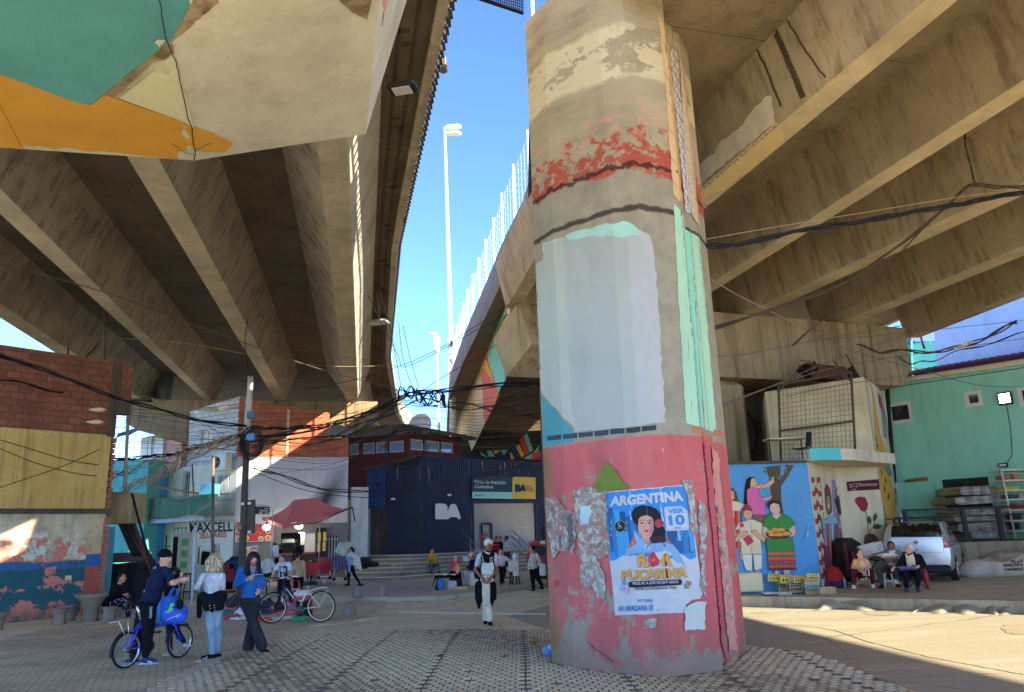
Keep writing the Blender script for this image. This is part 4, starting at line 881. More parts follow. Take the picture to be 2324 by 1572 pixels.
# white pier block and navy corrugated citizen centre
BA=thing('citizen_centre','navy corrugated citizen service centre with white logo, steps and roller shutter','building',(-4.56,37,0))
Pc=(-4.56,37.0);PR=Pl(Pc,(1.48,41.6));PL_=Pl((-7.25,38.5),Pc)
def navym():
 n=NB('navy corrugated sheet',.45,.45,.1);c=n.mix(n.thr(n.noise(1.2,5),.3,.7),'#0a1024','#111a33')
 s=n.noise(1,3,n.mp((16,16,.5)),.6);z=n.sep()[2];k=n.math('MULTIPLY',n.thr(s,.64,.7),n.math('MAXIMUM',n.thr(z,3.9,5.0),n.math('MULTIPLY',n.thr(n.noise(.7,2),.55,.7),.6)))
 c=n.mix(n.math('MULTIPLY',k,.8),c,'#a89c84');n.bump(n.noise(30,3),.1);return n.done(c)
mnv=navym();LR=PR.L+1.6
zb=1.02;ztc=5.5
sgn=rect(PR,1073,1085,1215,1136);shr=rect(PR,1077,1143,1213,1249)
x0s,x1s=shr[0],shr[1];zs1=shr[3]
corr_mb(PR,0,x0s-.12,zb-.3,ztc,ztc-.02,m=mnv).build('corrugated_wall',None,BA)
corr_mb(PR,x0s-.12,x1s+.12,zs1+.15,ztc-.02,ztc-.08,m=mnv).build('corrugated_wall',None,BA)
corr_mb(PR,x1s+.12,LR,zb-.3,ztc-.08,ztc-.12,m=mnv).build('corrugated_wall',None,BA)
corr_mb(PL_,1.05,PL_.L,zb-.3,5.25,5.5,.055,.012,m=mnv).build('corrugated_wall',None,BA)
corr_mb(PL_,-.1,1.05,3.2,5.05,5.25,.11,.03,m=M('#1c2f5e',.45,.1,3,metal=.2),off=.05).build('corrugated_wall',None,BA)
b=MB();b.prism([(Pc[0],Pc[1]+.08),(PR.xz(LR,0,-.08).x,PR.xz(LR,0,-.08).y),(4,48),(-9,46),(-7.25,38.7)],0,5.0,m_dkcon);b.build('core',None,BA)
b=MB();rs=[]
for i in range(13):
 f=i/12;rs.append([PL_.xz(-.4+f*(PL_.L+.5),5.1+.42*f+.02*(i%2),.35),PL_.xz(-.4+f*(PL_.L+.5),5.5+.35*f+.02*(i%2),-2.2)])
b.rings(rs,None,closed=False);b.build('roof_sheet',M('#a3a6a5',.5,.15,5,metal=.3),BA)
b=MB();b.hex8([PR.xz(-.05,ztc-.06,.08),PR.xz(LR,ztc-.18,.08),PR.xz(LR,ztc-.18,-.2),PR.xz(-.05,ztc-.06,-.2)],[PR.xz(-.05,ztc+.05,.08),PR.xz(LR,ztc-.07,.08),PR.xz(LR,ztc-.07,-.2),PR.xz(-.05,ztc+.05,-.2)]);b.build('flashing',M('#141d36',.5,.1),BA)
b=MB();n_=46;lo=[]
for i in range(n_+1):
 z=zb+(zs1-zb)*i/n_;lo.append([PR.xz(x0s,z,-.03-.02*(i%2)),PR.xz(x1s,z,-.03-.02*(i%2))])
b.rings(lo,None,closed=False);b.build('roller_shutter',M('#7f878c',.4,.1,5,metal=.5),BA)
b=MB()
for x in(x0s-.06,x1s+.06):b.slab([PR.xz(x-.06,zb,.03),PR.xz(x+.06,zb,.03),PR.xz(x+.06,zs1+.12,.03),PR.xz(x-.06,zs1+.12,.03)],PR.n,.1)
b.slab([PR.xz(x0s-.12,zs1,.04),PR.xz(x1s+.12,zs1,.04),PR.xz(x1s+.12,zs1+.15,.04),PR.xz(x0s-.12,zs1+.15,.04)],PR.n,.1);b.build('shutter_frame',M('#131b33',.5,.1),BA)
zq=zt(1300,1700,2.2453)
b=MB()
dw=rect(PR,*zq(1410,888),*zq(1492,1110));fw=.07
for x in(dw[0],dw[1]):b.box(PR.xz(x,(dw[2]+dw[3])/2,.03),(fw,.06,dw[3]-dw[2]),m_black,math.atan2(PR.t.y,PR.t.x))
b.box(PR.xz((dw[0]+dw[1])/2,dw[3],.03),(dw[1]-dw[0],.06,fw),m_black,math.atan2(PR.t.y,PR.t.x));b.build('wicket_door',None,BA)
Plg=Pl((PR.xz(0,0,.1).x,PR.xz(0,0,.1).y),(PR.xz(9,0,.1).x,PR.xz(9,0,.1).y))
LG=[(992,725),(1000,711),(1012,708),(1062,709),(1082,714),(1096,730),(1101,748),(1096,766),(1102,776),(1108,762),(1126,722),(1140,712),(1158,710),(1174,719),(1184,738),(1214,822),(1217,838),(1210,850),(1198,850),(1188,838),(1178,832),(1126,832),(1112,846),(1098,851),(1008,851),(994,843)]
def logo(x0,y0,w_,h_):return[(x0+(x-992)/225*w_,y0+(y-708)/143*h_)for x,y in LG]
lg=[Plg.at(*zq(x,y),.05)for x,y in logo(992,708,228,142)]
b=MB();b.slab(lg,Plg.n,.05);b.build('logo',M('#c9c9cb',.5,.03),BA)
SGN=[Plg.at(*zq(1322,458),.04),Plg.at(*zq(1893,472),.04),Plg.at(*zq(1895,670),.04),Plg.at(*zq(1320,662),.04)]
BS=thing('service_sign','dark sign reading Punto de Atencion Ciudadana with yellow logo panel above the shutter','sign',Plg.at(*zq(1600,665)))
b=MB();b.slab(SGN,Plg.n,.08);b.build('panel',M('#1c2c40',.5,.04),BS)
a=Art(Pl((PR.xz(0,0,.15).x,PR.xz(0,0,.15).y),(PR.xz(9,0,.15).x,PR.xz(9,0,.15).y)))
mtl=M('#6aa9a5',.5,.04);myl=M('#b99b1c',.5,.04);mnk=M('#141f33',.5,.04);mlt=M('#9fbfb9',.5,.03)
a.poly([zq(*p)for p in[(1322,612),(1330,602),(1682,606),(1690,667),(1322,661)]],mtl)
a.poly([zq(*p)for p in[(1682,485),(1695,468),(1891,473),(1893,669),(1684,666)]],myl)
a.text('Punto de Atención',[zq(1345,492),zq(1622,502),zq(1620,536),zq(1345,528)],mlt,bold=.012)
a.text('Ciudadana',[zq(1345,540),zq(1512,544),zq(1511,572),zq(1345,570)],mlt,bold=.012)
a.text('Barrio 31',[zq(1348,624),zq(1427,625),zq(1427,641),zq(1348,641)],mnk,bold=.02)
a.poly([zq(*p)for p in logo(1705,535,102,68)],mnk)
for t,x,y in(('Buenos',1798,543),('Aires',1808,564),('Ciudad',1814,583)):a.text(t,[zq(x,y),zq(x+58,y+1),zq(x+58,y+16),zq(x,y+15)],mnk,bold=.015)
a.build('lettering',BS)
for u,v,nm,lb in((*zq(478,538),'wall_lamp','small black wall lamp at the left end of the navy wall'),(*zq(612,668),'wall_lamp','small white spotlight on the dark navy left wall'),(*zq(1118,632),'wall_lamp','small black lamp above the white logo')):
 p=(PL_ if u<955 else PR).at(u,v,.12);b=MB();b.bbox(p,(.2,.16,.1),M('#b9b9b0',.5,.1)if 'white' in lb else m_black,0,.02);b.tube([p,p+Vector((.03,.1,.18))],.02,m_black,5);tag(b.build(nm),lb,'lamp')
S0,S1,S2=G(806,1318.5,.13),G(894,1318.5,.13),G(1235,1292,.13)
T0_,T1_,T2_=Vector((-7.3,38.4,0)),Vector((Pc[0]-.05,Pc[1]-.1,0)),PR.xz(PR.L+1,0,.1)
S0=Vector((S0.x-.3,S0.y,0));b=MB();NOS=MB();N=6
for i in range(N):
 f=i/N;A,B_,C2=[Vector((p.x*(1-f)+q.x*f,p.y*(1-f)+q.y*f))for p,q in((S0,T0_),(S1,T1_),(S2,T2_))]
 z0=.1 if i==0 else.13+(zb-.13)*i/N-.02;z1=.13+(zb-.13)*(i+1)/N
 b.prism([A,B_,C2,(6,46),(-9,46)],z0,z1-.03);nn=.03
 b.prism([A,B_,C2,(6,46),(-9,46)],z1-.03,z1-.004);NOS.hex8([A.to_3d()+Vector((-.02,-.06,z1-.035)),B_.to_3d()+Vector((0,-.08,z1-.035)),C2.to_3d()+Vector((.03,-.06,z1-.035)),C2.to_3d()+Vector((.03,.1,z1-.035)),B_.to_3d()+Vector((0,.12,z1-.035)),A.to_3d()+Vector((0,.1,z1-.035))],[A.to_3d()+Vector((-.02,-.06,z1)),B_.to_3d()+Vector((0,-.08,z1)),C2.to_3d()+Vector((.03,-.06,z1)),C2.to_3d()+Vector((.03,.1,z1)),B_.to_3d()+Vector((0,.12,z1)),A.to_3d()+Vector((0,.1,z1))])
b.build('steps',concrete('worn step concrete','#7e756a',.5,.5),BA);b=NOS;b.build('step_edge',M('#a59b8a',.9,.2,9),BA)
for(tx,ty,bx,by)in((1225,945,1395,1125),(1665,930,1835,1100)):
 b=MB();y0,y1=38.6,34.6;A=D(*zq(tx,ty),y0+(2 if tx>1500 else 0));B_=D(*zq(bx,by),y1+(2 if tx>1500 else 0))
 for dz in(0,-.33,-.66):b.tube([A+Vector((0,0,dz)),B_+Vector((0,0,dz))],.025,None,6)
 b.tube([A,Vector((A.x,A.y,1))],.03,None,6);md=(A+B_)/2;b.tube([md,Vector((md.x,md.y,.5))],.025,None,6);b.tube([B_,Vector((B_.x,B_.y,.2))],.025,None,6)
 tag(b.build('handrail',M('#6f7072',.4,.1,metal=.6)),'grey steel handrail on the steps '+('left of the roller shutter' if tx<1500 else 'at the right side of the roller shutter'),'handrail')
b=MB();Pw=Pl((D(790,1200,36.2).x,36.2),(D(837,1200,36.6).x,36.6));r=rect(Pw,795,1106,836,1280)
wall_mb(Pw,r[0],r[1],0,r[3],1.2,M('#bcbdb8',.8,.06,1.5,.2,dirt=.35)).build('white_wall');o=bpy.data.objects['white_wall'];tag(o,'tall whitewashed wall end between the restaurant and the navy building','wall')
b=MB();b.slab([D(786,1107,36),D(795,1107,36),D(795,1135,36),D(786,1135,36)],(0,-1,0),.05);o=b.build('sign',M('#183040',.5,.04));tag(o,'narrow dark teal sign peeking beside the whitewashed wall','sign');
K=thing('rooftop_room','dark red rooftop room with band of windows and tin roof behind the navy building','building',D(926,1060,42))
k0,k1,k2=D(700,1000,43.5),D(926,1000,42),D(1048,1000,45.5)
Ka,Kb=Pl(k0,k1),Pl(k1,k2);mred=M('#4f2426',.8,.12,2,dirt=.2)
for P,ua,ub,wins in((Ka,700,926,[(791,1014,814,1033),(823,1006,850,1032),(852,1004,880,1028),(883,1000,916,1024)]),(Kb,926,1048,[(932,1000,962,1020),(964,1003,999,1024),(1001,1007,1030,1027)])):
 xa_,xb2=P.cx(P.at(ua,1030)),P.cx(P.at(ub,1030));ho=[rect(P,*w_)for w_ in wins];zl=min(h[2]for h in ho);zh=max(h[3]for h in ho)
 ho=[(h[0],h[1],zl,zh)for h in ho]
 wall_mb(P,xa_,xb2,4.2,zh+.35,.25,mred,ho).build('wall',None,K)
 for h in ho:window(P,h,K,'#a89c96',gm=glass('#5a7ea8',.05,'painted sky glass'),mull=0,fw=.08)  # sky reflection painted into the glass as a blue base colour
zh+=.38
b=MB();e=Vector((0,0,zh));k0_,k1_,k2_=Vector((k0.x,k0.y,0)),Vector((k1.x,k1.y,0)),Vector((k2.x,k2.y,0));b.slab([k0_+e+Vector((-.5,-1,.2)),k1_+e+Vector((0,-1.3,.25)),k2_+e+Vector((1.6,-.4,-.2)),k2_+e+Vector((0,5,.5)),k0_+e+Vector((0,5,.8))],(0,0,1),.1);b.build('roof',M('#4a3530',.7,.3,6),K)
DS=thing('satellite_dish','white satellite dish on the red rooftop room','dish',D(955,985,44));p=D(955,968,44)
b=MB();b.lathe([(.02,0),(.5,.05),(.72,.14),(.72,.16),(.5,.075),(.02,.025)],p,None,22,Vector((-.3,-1,.25)).normalized());b.build('reflector',M('#9c9c98',.5,.1),DS);b=MB();b.tube([p,p+Vector((0,.2,-.8))],.03,m_steel,6);b.build('mast',None,DS)
# block behind the far span, painted in geometric colour
BP=thing('painted_underpass','dark underpass wall painted with coloured slanting blocks','wall',(2,50,0))
Pu=Pl((-6,52),(9,50));b=wall_mb(Pu,0,16,0,8.4,.4,M('#2b2a2c',.9,.2));b.build('wall',None,BP)
a=Art(Pu)
for pts,m_ in(([(430,1390),(500,1440),(445,1420)],m_teal2),([(460,1310),(490,1320),(550,1430),(500,1430)],m_teal2),([(495,1280),(520,1250),(590,1390),(550,1410)],m_yel2),([(590,1380),(690,1330),(620,1420)],m_teal2),([(640,1410),(720,1310),(770,1440)],m_navy2),([(712,1350),(740,1330),(780,1420),(760,1440)],m_yel2),([(740,1300),(770,1260),(815,1410),(790,1420)],m_red2),([(775,1270),(800,1240),(850,1380),(820,1400)],m_teal2),([(770,1445),(850,1400),(900,1340),(890,1380),(830,1450)],m_teal2),([(850,1400),(912,1380),(915,1465),(830,1455)],m_red2),([(665,1400),(680,1400),(705,1450),(675,1450)],m_yel2),([(560,930),(680,950),(560,1150),(480,1150)],m_mar),([(640,810),(740,850),(680,940),(590,930)],m_teal2),([(850,880),(890,960),(895,1060),(860,1060)],m_red2),([(780,960),(850,1080),(860,1150),(790,1150)],m_navy2)):
 a.poly([z4(*p)for p in pts],m_)
a.build('mural',BP)
# mural building on the right
MB_=thing('mural_building','low blue corner building painted with a mural of women and a tree','building',(6.5,20,0))
Pm=Pl((5.12,19.36),(7.36,19.66));zk=zt(2850,1850,2.62)
xm0=Pm.cx(Pm.at(1560,1200));zm0,zm1=Pm.at(1560,1082).z,Pm.at(1866,1050).z
m_mblue=M('#3f83b8',.8,.07,1.5,.2,20,dirt=.12)
b=wall_mb(Pm,xm0,Pm.L,.0,zm1,3.2,m_mblue,zt1=zm1);b.build('blue_wall',None,MB_)
a=Art(Pm,base=.004,inc=.0006)
def P_(l):return[zk(*p)for p in l]
ln=M('#171512',.8,.05);skin1=M('#c59a6a',.8,.05);skin2=M('#b98a62',.8,.05);skin3=M('#b99388',.8,.05)
def fig(pts,m,w=.6,out=True):
 a.poly(P_(pts),m)
 if out:a.line(P_(pts)+[zk(*pts[0])],w,ln)
trunk=M('#4a3a2c',.85,.14,4);leaf=M('#1e6a35',.8,.1)
fig([(500,55),(560,62),(600,200),(612,380),(640,560),(745,540),(722,400),(720,250),(790,150),(856,30),(790,30),(745,130),(712,150),(715,40),(760,30),(770,70),(790,25),(690,35),(560,50)],trunk,out=False)
for x,y in((550,95),(765,90),(620,165),(700,165)):a.poly(P_([(x-28,y),(x-8,y-22),(x+2,y-4),(x+28,y-16),(x+14,y+8),(x+26,y+24),(x-4,y+16)]),leaf)
for x in(630,655,690):a.line(P_([(x,90),(x+6,200),(x,300),(x+14,380)]),.5,ln)
fig([(110,275),(140,290),(170,262),(215,275),(250,320),(262,370),(282,430),(250,440),(145,440),(125,400)],M('#5b3a26',.8,.2,8))
fig([(146,420),(200,405),(260,410),(330,440),(325,520),(120,520),(120,440)],M('#b9ae94',.8,.04));fig([(148,310),(185,290),(225,310),(230,370),(200,418),(160,395)],skin1)
a.line(P_([(160,345),(176,343)]),.7,ln);a.line(P_([(198,340),(214,340)]),.7,ln);a.line(P_([(175,392),(192,395),(208,388)]),.7,M('#9a4a3c',.8,.02));a.line(P_([(187,345),(186,372)]),.4,ln)
cols=['#b3301e','#c96a1e','#1e3f6a','#a81e50','#c99a1e','#702050']
for k in range(9):a.poly(P_([(135+k*19,510),(154+k*19,510),(175+k*17,900),(158+k*17,900)]),M(cols[k%6],.8,.05),up=(k==0))
fig([(165,860),(215,880),(215,1140),(180,1140)],M('#1d4f62',.8,.05));fig([(222,905),(250,935),(240,1050),(220,1060)],skin3);fig([(275,930),(295,950),(330,1040),(300,1030)],skin3)
fig([(395,152),(440,160),(460,260),(390,262),(385,400),(360,450),(325,430),(340,250),(355,180)],M('#17120f',.8,.05),out=False)
fig([(412,165),(445,172),(462,205),(470,228),(462,262),(425,275),(395,258),(400,200)],skin1)
fig([(395,262),(500,280),(560,250),(640,190),(652,155),(636,150),(600,200),(560,222)],skin1);fig([(480,290),(600,255),(655,205),(640,185),(610,190),(560,225),(495,275)],skin1)
fig([(362,290),(400,262),(470,270),(495,280),(482,350),(540,370),(556,450),(558,552),(420,550),(380,500),(360,380)],M('#c25490',.8,.05))
fig([(525,370),(590,370),(612,340),(625,355),(605,385),(560,405),(540,400)],skin1);fig([(420,550),(558,552),(550,660),(440,640)],M('#5f4a40',.8,.05))
a.line(P_([(430,205),(446,203)]),.7,ln);a.line(P_([(452,245),(466,245)]),.7,ln)
fig([(385,600),(430,600),(520,640),(560,800),(540,835),(500,800),(522,960),(300,965),(300,840),(240,800),(220,800),(240,700),(270,640),(330,620)],M('#b0a58c',.8,.06))
fig([(322,530),(350,500),(410,510),(418,560),(395,600),(360,605),(330,575)],skin2);a.poly(P_([(298,500),(330,450),(370,442),(410,470),(418,520),(360,500),(315,520)]),M('#8a1f2e',.8,.1));a.line(P_([(300,498),(350,478),(415,500)]),2.2,M('#1e2f5a',.8,.05));a.ell(*zk(402,482),2,2.4,M('#b03a3a',.8,.05))
a.line(P_([(345,545),(360,543)]),.7,ln);a.line(P_([(380,543),(395,543)]),.7,ln);a.line(P_([(358,583),(382,583)]),.7,ln)
fig([(230,800),(290,740),(345,715),(378,735),(345,765),(300,790),(240,850)],skin2);fig([(400,720),(450,705),(500,760),(560,800),(545,838),(480,800),(430,750)],skin2)
fig([(318,800),(385,758),(430,830),(372,875)],M('#a31e36',.8,.1,40));fig([(310,965),(418,965),(415,1140),(355,1135),(330,1080)],M('#b7b7ac',.8,.05));fig([(425,965),(520,965),(515,1120),(440,1130)],M('#b7b7ac',.8,.05));fig([(385,1135),(415,1135),(415,1150),(385,1150)],skin2,out=False);fig([(455,1128),(490,1128),(490,1150),(455,1150)],skin2,out=False)
a.line(P_([(402,660),(415,800),(410,960)]),.5,ln)
for x,y,c in((170,590,'#cfb32a'),(215,690,'#cfb32a'),(225,765,'#cfb32a'),(228,612,'#a31e2e'),(265,725,'#a31e2e'),(308,660,'#a31e2e'),(175,760,'#a31e2e'),(180,815,'#c24a8a')):
 a.line(P_([(x,y),(200,870)]),1,leaf)
 if c=='#cfb32a':a.poly(P_([(x+(34 if k%2 else 13)*math.cos(k*PI/6),y+(34 if k%2 else 13)*math.sin(k*PI/6))for k in range(12)]),M(c,.8,.05))
 else:a.ell(*zk(x,y),4.8,5.2,M(c,.8,.1,30))
fig([(600,540),(690,500),(745,545),(820,580),(862,650),(800,720),(840,800),(860,930),(820,960),(580,950),(560,850),(590,720),(530,670),(545,590)],M('#256a2a',.8,.05))
fig([(625,540),(700,530),(718,560),(672,602),(640,580)],skin3);fig([(600,440),(640,420),(700,440),(712,500),(690,545),(650,552),(612,520),(598,480)],skin3)
a.poly(P_([(570,440),(600,400),(650,392),(705,410),(718,470),(712,505),(695,440),(640,428),(605,450),(600,500)]),M('#2b1c15',.8,.1))
a.line(P_([(615,475),(635,472)]),.8,ln);a.line(P_([(660,470),(680,468)]),.8,ln);a.line(P_([(632,520),(650,528),(668,518)]),.9,M('#9a4a4c',.8,.02));a.line(P_([(648,475),(645,503),(652,505)]),.4,ln)
fig([(530,670),(580,690),(575,750),(612,800),(560,790),(520,745)],skin3);fig([(800,700),(862,655),(875,740),(860,770),(790,790),(820,750)],skin3)
fig([(552,735),(600,715),(780,715),(832,745),(800,790),(640,808),(570,780)],M('#4a2620',.8,.05))
for k,(x,y,r_)in enumerate(((600,735,40),(665,722,42),(720,715,44),(630,765,42),(700,765,45),(775,755,48),(655,708,34))):a.poly(P_([(x+r_*math.cos(t),y+r_*.62*math.sin(t)*(1 if math.sin(t)<0 else.55))for t in[j*PI/8 for j in range(16)]]),M('#c98a2a',.8,.1,9));a.line(P_([(x-r_,y),(x-r_*.5,y+r_*.3),(x+r_*.5,y+r_*.3),(x+r_,y)]),.5,ln)
sk=['#b0482c','#3f5a36','#a83c2c','#8f2430','#3f5236','#a0402c','#5a2430']
for k in range(7):y0=945+k*27;fig([(580-2+k*2,y0),(862+k*3,y0-4),(866+k*3,y0+24),(582+k*3,y0+28)],M(sk[k],.8,.1),out=False)
for x in(640,690,740,790):a.line(P_([(x,1030),(x+6,1130)]),.4,ln)
fig([(655,1138),(690,1138),(690,1180),(655,1180)],skin3,out=False);fig([(745,1132),(810,1130),(808,1178),(748,1180)],skin3,out=False)
for x,y,w_,h_ in((880,600,90,5),(960,570,70,4),(990,720,20,40),(975,760,30,20),(1000,650,12,30)):a.poly(rag(P_([(x,y),(x+w_,y),(x+w_,y+h_),(x,y+h_)]),.8,2,x),M('#6d97b5',.8,.1))
a.build('mural',MB_)
C1=(7.36,19.66);Psd=Pl(C1,(9.03,22.16));Prs=Pl((9.03,22.16),(10.5,22.72))
m_crw=M('#b7ab8c',.85,.08,2,.2,dirt=.2)
zmm=3.32
b=MB();b.prism([C1,(9.03,22.16),(9.0,22.6),(7.3,22.6),(7.2,19.9)],0,zmm,m_crw);b.build('side_wall',None,MB_)
b=wall_mb(Prs,0,Prs.L,0,3.45,.4,m_crw);b.build('rose_wall',None,MB_)
a=Art(Psd,base=.004,inc=.0006)
fig([(1015,152),(1030,152),(1162,1325),(1148,1325)],M('#c9c5b8',.8,.03),out=False)
fig([(1115,165),(1245,185),(1290,1200),(1190,1320)],m_crw,out=False)
fig([(1245,182),(1400,205),(1465,700),(1275,700)],M('#7d6a96',.8,.06),out=False);fig([(1320,700),(1390,698),(1420,860),(1330,860)],M('#8e2f50',.8,.06),out=False);fig([(1388,700),(1470,700),(1485,850),(1410,850)],M('#b08e20',.8,.06),out=False);fig([(1430,760),(1445,750),(1462,780),(1468,840),(1430,840)],M('#2c5a35',.8,.05),out=False)
for r_ in range(16):
 for c in range(3):
  x=1030+r_*7.5+c*30;y=155+r_*72+(c%2)*36;col='#8a2f2c' if(r_+c)%2==0 else '#c9c2a8'
  a.poly(P_([(x,y),(x+34,y+6),(x+38,y+60),(x+5,y+58)]),M(col,.8,.06),up=(c==0))
  a.poly(P_([(x+30,y+8),(x+38,y+10),(x+42,y+60),(x+34,y+58)]),M('#3a2826',.8,.05),up=False)
fig([(1255,185),(1265,560),(1330,560),(1325,250)],M('#8a7a9c',.8,.04),out=False)if 0 else None
fig([(1178,290),(1195,225),(1222,260),(1245,360),(1252,520),(1215,555),(1190,480)],M('#2f5a34',.8,.06));fig([(1178,300),(1195,228),(1225,270),(1235,340),(1180,310)],M('#8a1f2e',.8,.06));fig([(1192,360),(1222,350),(1238,420),(1235,490),(1218,530),(1196,470)],M('#8f7050',.8,.1))
a.line(P_([(1198,400),(1210,402)]),.8,ln);a.line(P_([(1222,398),(1232,398)]),.8,ln);a.ell(*zk(1218,462),1.8,4,M('#d0c8b8',.8,.05))
fig([(1140,575),(1185,600),(1240,560),(1330,570),(1310,800),(1260,900),(1200,900),(1160,760)],M('#5f96ad',.8,.06));fig([(1120,540),(1145,580),(1170,740),(1140,650)],M('#8a6a50',.8,.06));fig([(1300,590),(1330,500),(1336,590),(1320,640)],M('#8a6a50',.8,.06))
for k,(x,c)in enumerate(((1200,'#8f2a50'),(1225,'#c98a3a'),(1250,'#9fb09a'),(1275,'#5f5090'),(1300,'#2f5a44'),(1180,'#7a6a9c'))):fig([(x,650),(x+14,640),(x+24,900),(x+20,1050),(x+2,960)],M(c,.8,.08),.4)
fig([(1170,860),(1230,900),(1260,1320),(1190,1290)],M('#6a2a44',.8,.06),out=False);fig([(1250,960),(1350,900),(1420,860),(1490,1260),(1270,1330)],M('#454a42',.8,.1),out=False)
for x,y in((1280,1000),(1320,950),(1370,1000),(1330,1080),(1400,1060),(1430,1130),(1290,1130),(1360,1170),(1390,930)):fig([(x,y-34),(x+22,y),(x+4,y+40),(x-18,y+6)],M('#a09c88',.8,.06),.4)
fig([(1330,330),(1355,335),(1385,390),(1402,520),(1380,570),(1335,540),(1300,410),(1286,390),(1292,382),(1312,400)],M('#3c3236',.8,.04));a.line(P_([(1308,385),(1300,290),(1320,262),(1355,270),(1370,340)]),1.3,ln);a.poly(P_([(1385,520),(1405,520),(1416,620),(1398,625)]),ln)
a.build('side_mural',MB_)
a=Art(Prs,base=.004,inc=.0006)
fig([(1402,205),(1745,178),(1755,285),(1415,305)],M('#46141c',.8,.06),out=False)
mw_=M('#b9a58c',.8,.05);a.text('Buentiempo',[zk(1540,218),zk(1728,212),zk(1730,255),zk(1542,262)],mw_);a.line(P_([(1430,232),(1460,240),(1480,225),(1530,222),(1512,240),(1522,262),(1490,250),(1440,265),(1452,245),(1430,232)]),.8,mw_)
for x in(1462,1480,1498):a.poly(P_([(x,276),(x+6,292),(x-6,292)]),mw_)
fig([(1498,385),(1530,362),(1600,370),(1630,440),(1620,490),(1598,518),(1560,510),(1520,450),(1495,420)],M('#7e1830',.8,.1,3));a.line(P_([(1540,365),(1555,400),(1600,395)]),.6,ln);a.line(P_([(1520,380),(1530,420),(1570,470)]),.5,ln)
a.line(P_([(1608,515),(1640,740)]),1.6,M('#2a4a34',.8,.05));a.line(P_([(1645,740),(1690,660),(1705,590)]),1.2,M('#2a4a34',.8,.05))
for l in([(1640,560),(1666,600),(1660,650),(1628,630),(1622,590)],[(1710,528),(1728,570),(1715,600),(1688,620),(1682,570)],[(1678,680),(1715,645),(1778,665),(1740,700),(1700,696)]):fig(l,M('#1f4a2a',.8,.08))
fig([(1600,770),(1640,745),(1700,760),(1740,810),(1750,860),(1590,870),(1592,800)],M('#4f3a30',.8,.08));a.line(P_([(1640,800),(1640,830)]),.5,ln);a.line(P_([(1680,800),(1682,830)]),.5,ln)
a.build('rose_mural',MB_)
def cz(x,y,yy):return D(*zk(x,y),yy)
cpts=[(7.3,19.62),(7.62,19.35),(8.55,19.7),(9.35,20.5),(10.55,21.6),(10.6,22.6),(7.3,22.6)]
b=MB();b.prism([(7.365,19.40)]+cpts[1:6]+[(7.365,22.6)],3.335,3.42,None)
rim=[(7.365,19.40)]+cpts[1:5];rin=[(7.365,19.55),(7.6,19.5),(8.45,19.83),(9.22,20.62),(10.4,21.7)]
b.hex8([(x,y,3.421)for x,y in rim+rin[::-1]],[(x,y,3.62)for x,y in rim+rin[::-1]]);b.build('canopy',M('#b3ab93',.85,.12,2,.3,20,dirt=.35),MB_)
b=MB();b.prism([(xm0 and 5.0,19.2),(7.3,19.5),(7.3,22.6),(5,22.4)],zm1+.001,zm1+.05,None);b.build('flat_roof',m_dkcon,MB_)
b=MB();P=Pl((7.367,19.40),(7.62,19.35));b.prism([(7.365,19.385),(7.62,19.335),(8.2,19.55),(8.19,19.6),(7.62,19.36),(7.37,19.4)],3.33,3.63,M('#2f9aa0',.8,.08));b.build('canopy_edge',None,MB_)
def desk(p,sc=1):
 t=thing('school_desk','worn school desk standing on the low blue roof','desk',p);b=MB();b.bbox(p+Vector((0,0,.72)),(1.1,.5,.04),M('#b0a88c',.6,.1),.1,.01);b.build('desk_top',None,t)
 for dx in(-.45,.45):
  b=MB();b.tube([p+Vector((dx,-.18,0)),p+Vector((dx,0,.05)),p+Vector((dx,0,.7))],.018,m_black,6);b.tube([p+Vector((dx,.18,0)),p+Vector((dx,0,.05))],.018,m_black,6);b.build('leg',None,t)
pdk=D(1783,1040,22.0);desk(Vector((pdk.x,21.9,3.43)))
def plastic_chair(p,rz,label,col,group,leg='#7c7c7c'):
 t=thing('chair',label,'chair',p,group);R=Matrix.Rotation(rz,3,'Z');mc=M(col,.45,.06);q=lambda x,y,z:p+R @ Vector((x,y,z))
 b=MB();rs=[]
 for i in range(8):f=i/7;rs.append([q(-.2-.01*math.sin(f*PI),-.22+f*.42,.44-.02*math.sin(f*PI)),q(0,-.22+f*.42,.42-.02*math.sin(f*PI)),q(.2+.01*math.sin(f*PI),-.22+f*.42,.44-.02*math.sin(f*PI))])
 for r_ in list(rs):pass
 b.rings([r_+[v-Vector((0,0,.025))for v in r_[::-1]]for r_ in rs],mc,smooth=False);b.build('seat',None,t)
 b=MB();rs=[]
 for i in range(8):f=i/7;w_=.2-.02*f;y=.2+.07*f;rs.append([q(-w_,y-.03,.44+f*.4),q(0,y+.02,.44+f*.4+.01),q(w_,y-.03,.44+f*.4),q(w_,y-.01,.44+f*.4),q(0,y+.04,.44+f*.4),q(-w_,y-.01,.44+f*.4)])
 b.rings(rs,mc);b.build('backrest',None,t)
 for sx in(-1,1):
  for sy in(-1,1):b=MB();b.tube([q(sx*.17,sy*.17,.42),q(sx*.21,sy*.22,0)],.014,M(leg,.4,.05,metal=.5),6);b.build('leg',None,t)
 return t
plastic_chair(Vector((pdk.x+.35,21.6,3.43)),-2.3,'black school chair standing on the low blue roof','#15171c',None)
b=MB();rnd=random.Random(3)
DW=thing('rear_wall','dark stained concrete wall between the column and the beige block','wall',(7,27,0));Pdw=Pl((4.2,26.4),(11,29));wall_mb(Pdw,0,Pdw.L,0,6.6,.4,m_dkcon).build('wall',None,DW);b=MB();b.tube([Pdw.at(*zt(2800,1300,1.7469)(x,y),.3)for x,y in((325,600),(380,680),(404,790),(380,880),(310,930))],.03,m_black,6);b.build('hose',None,DW)
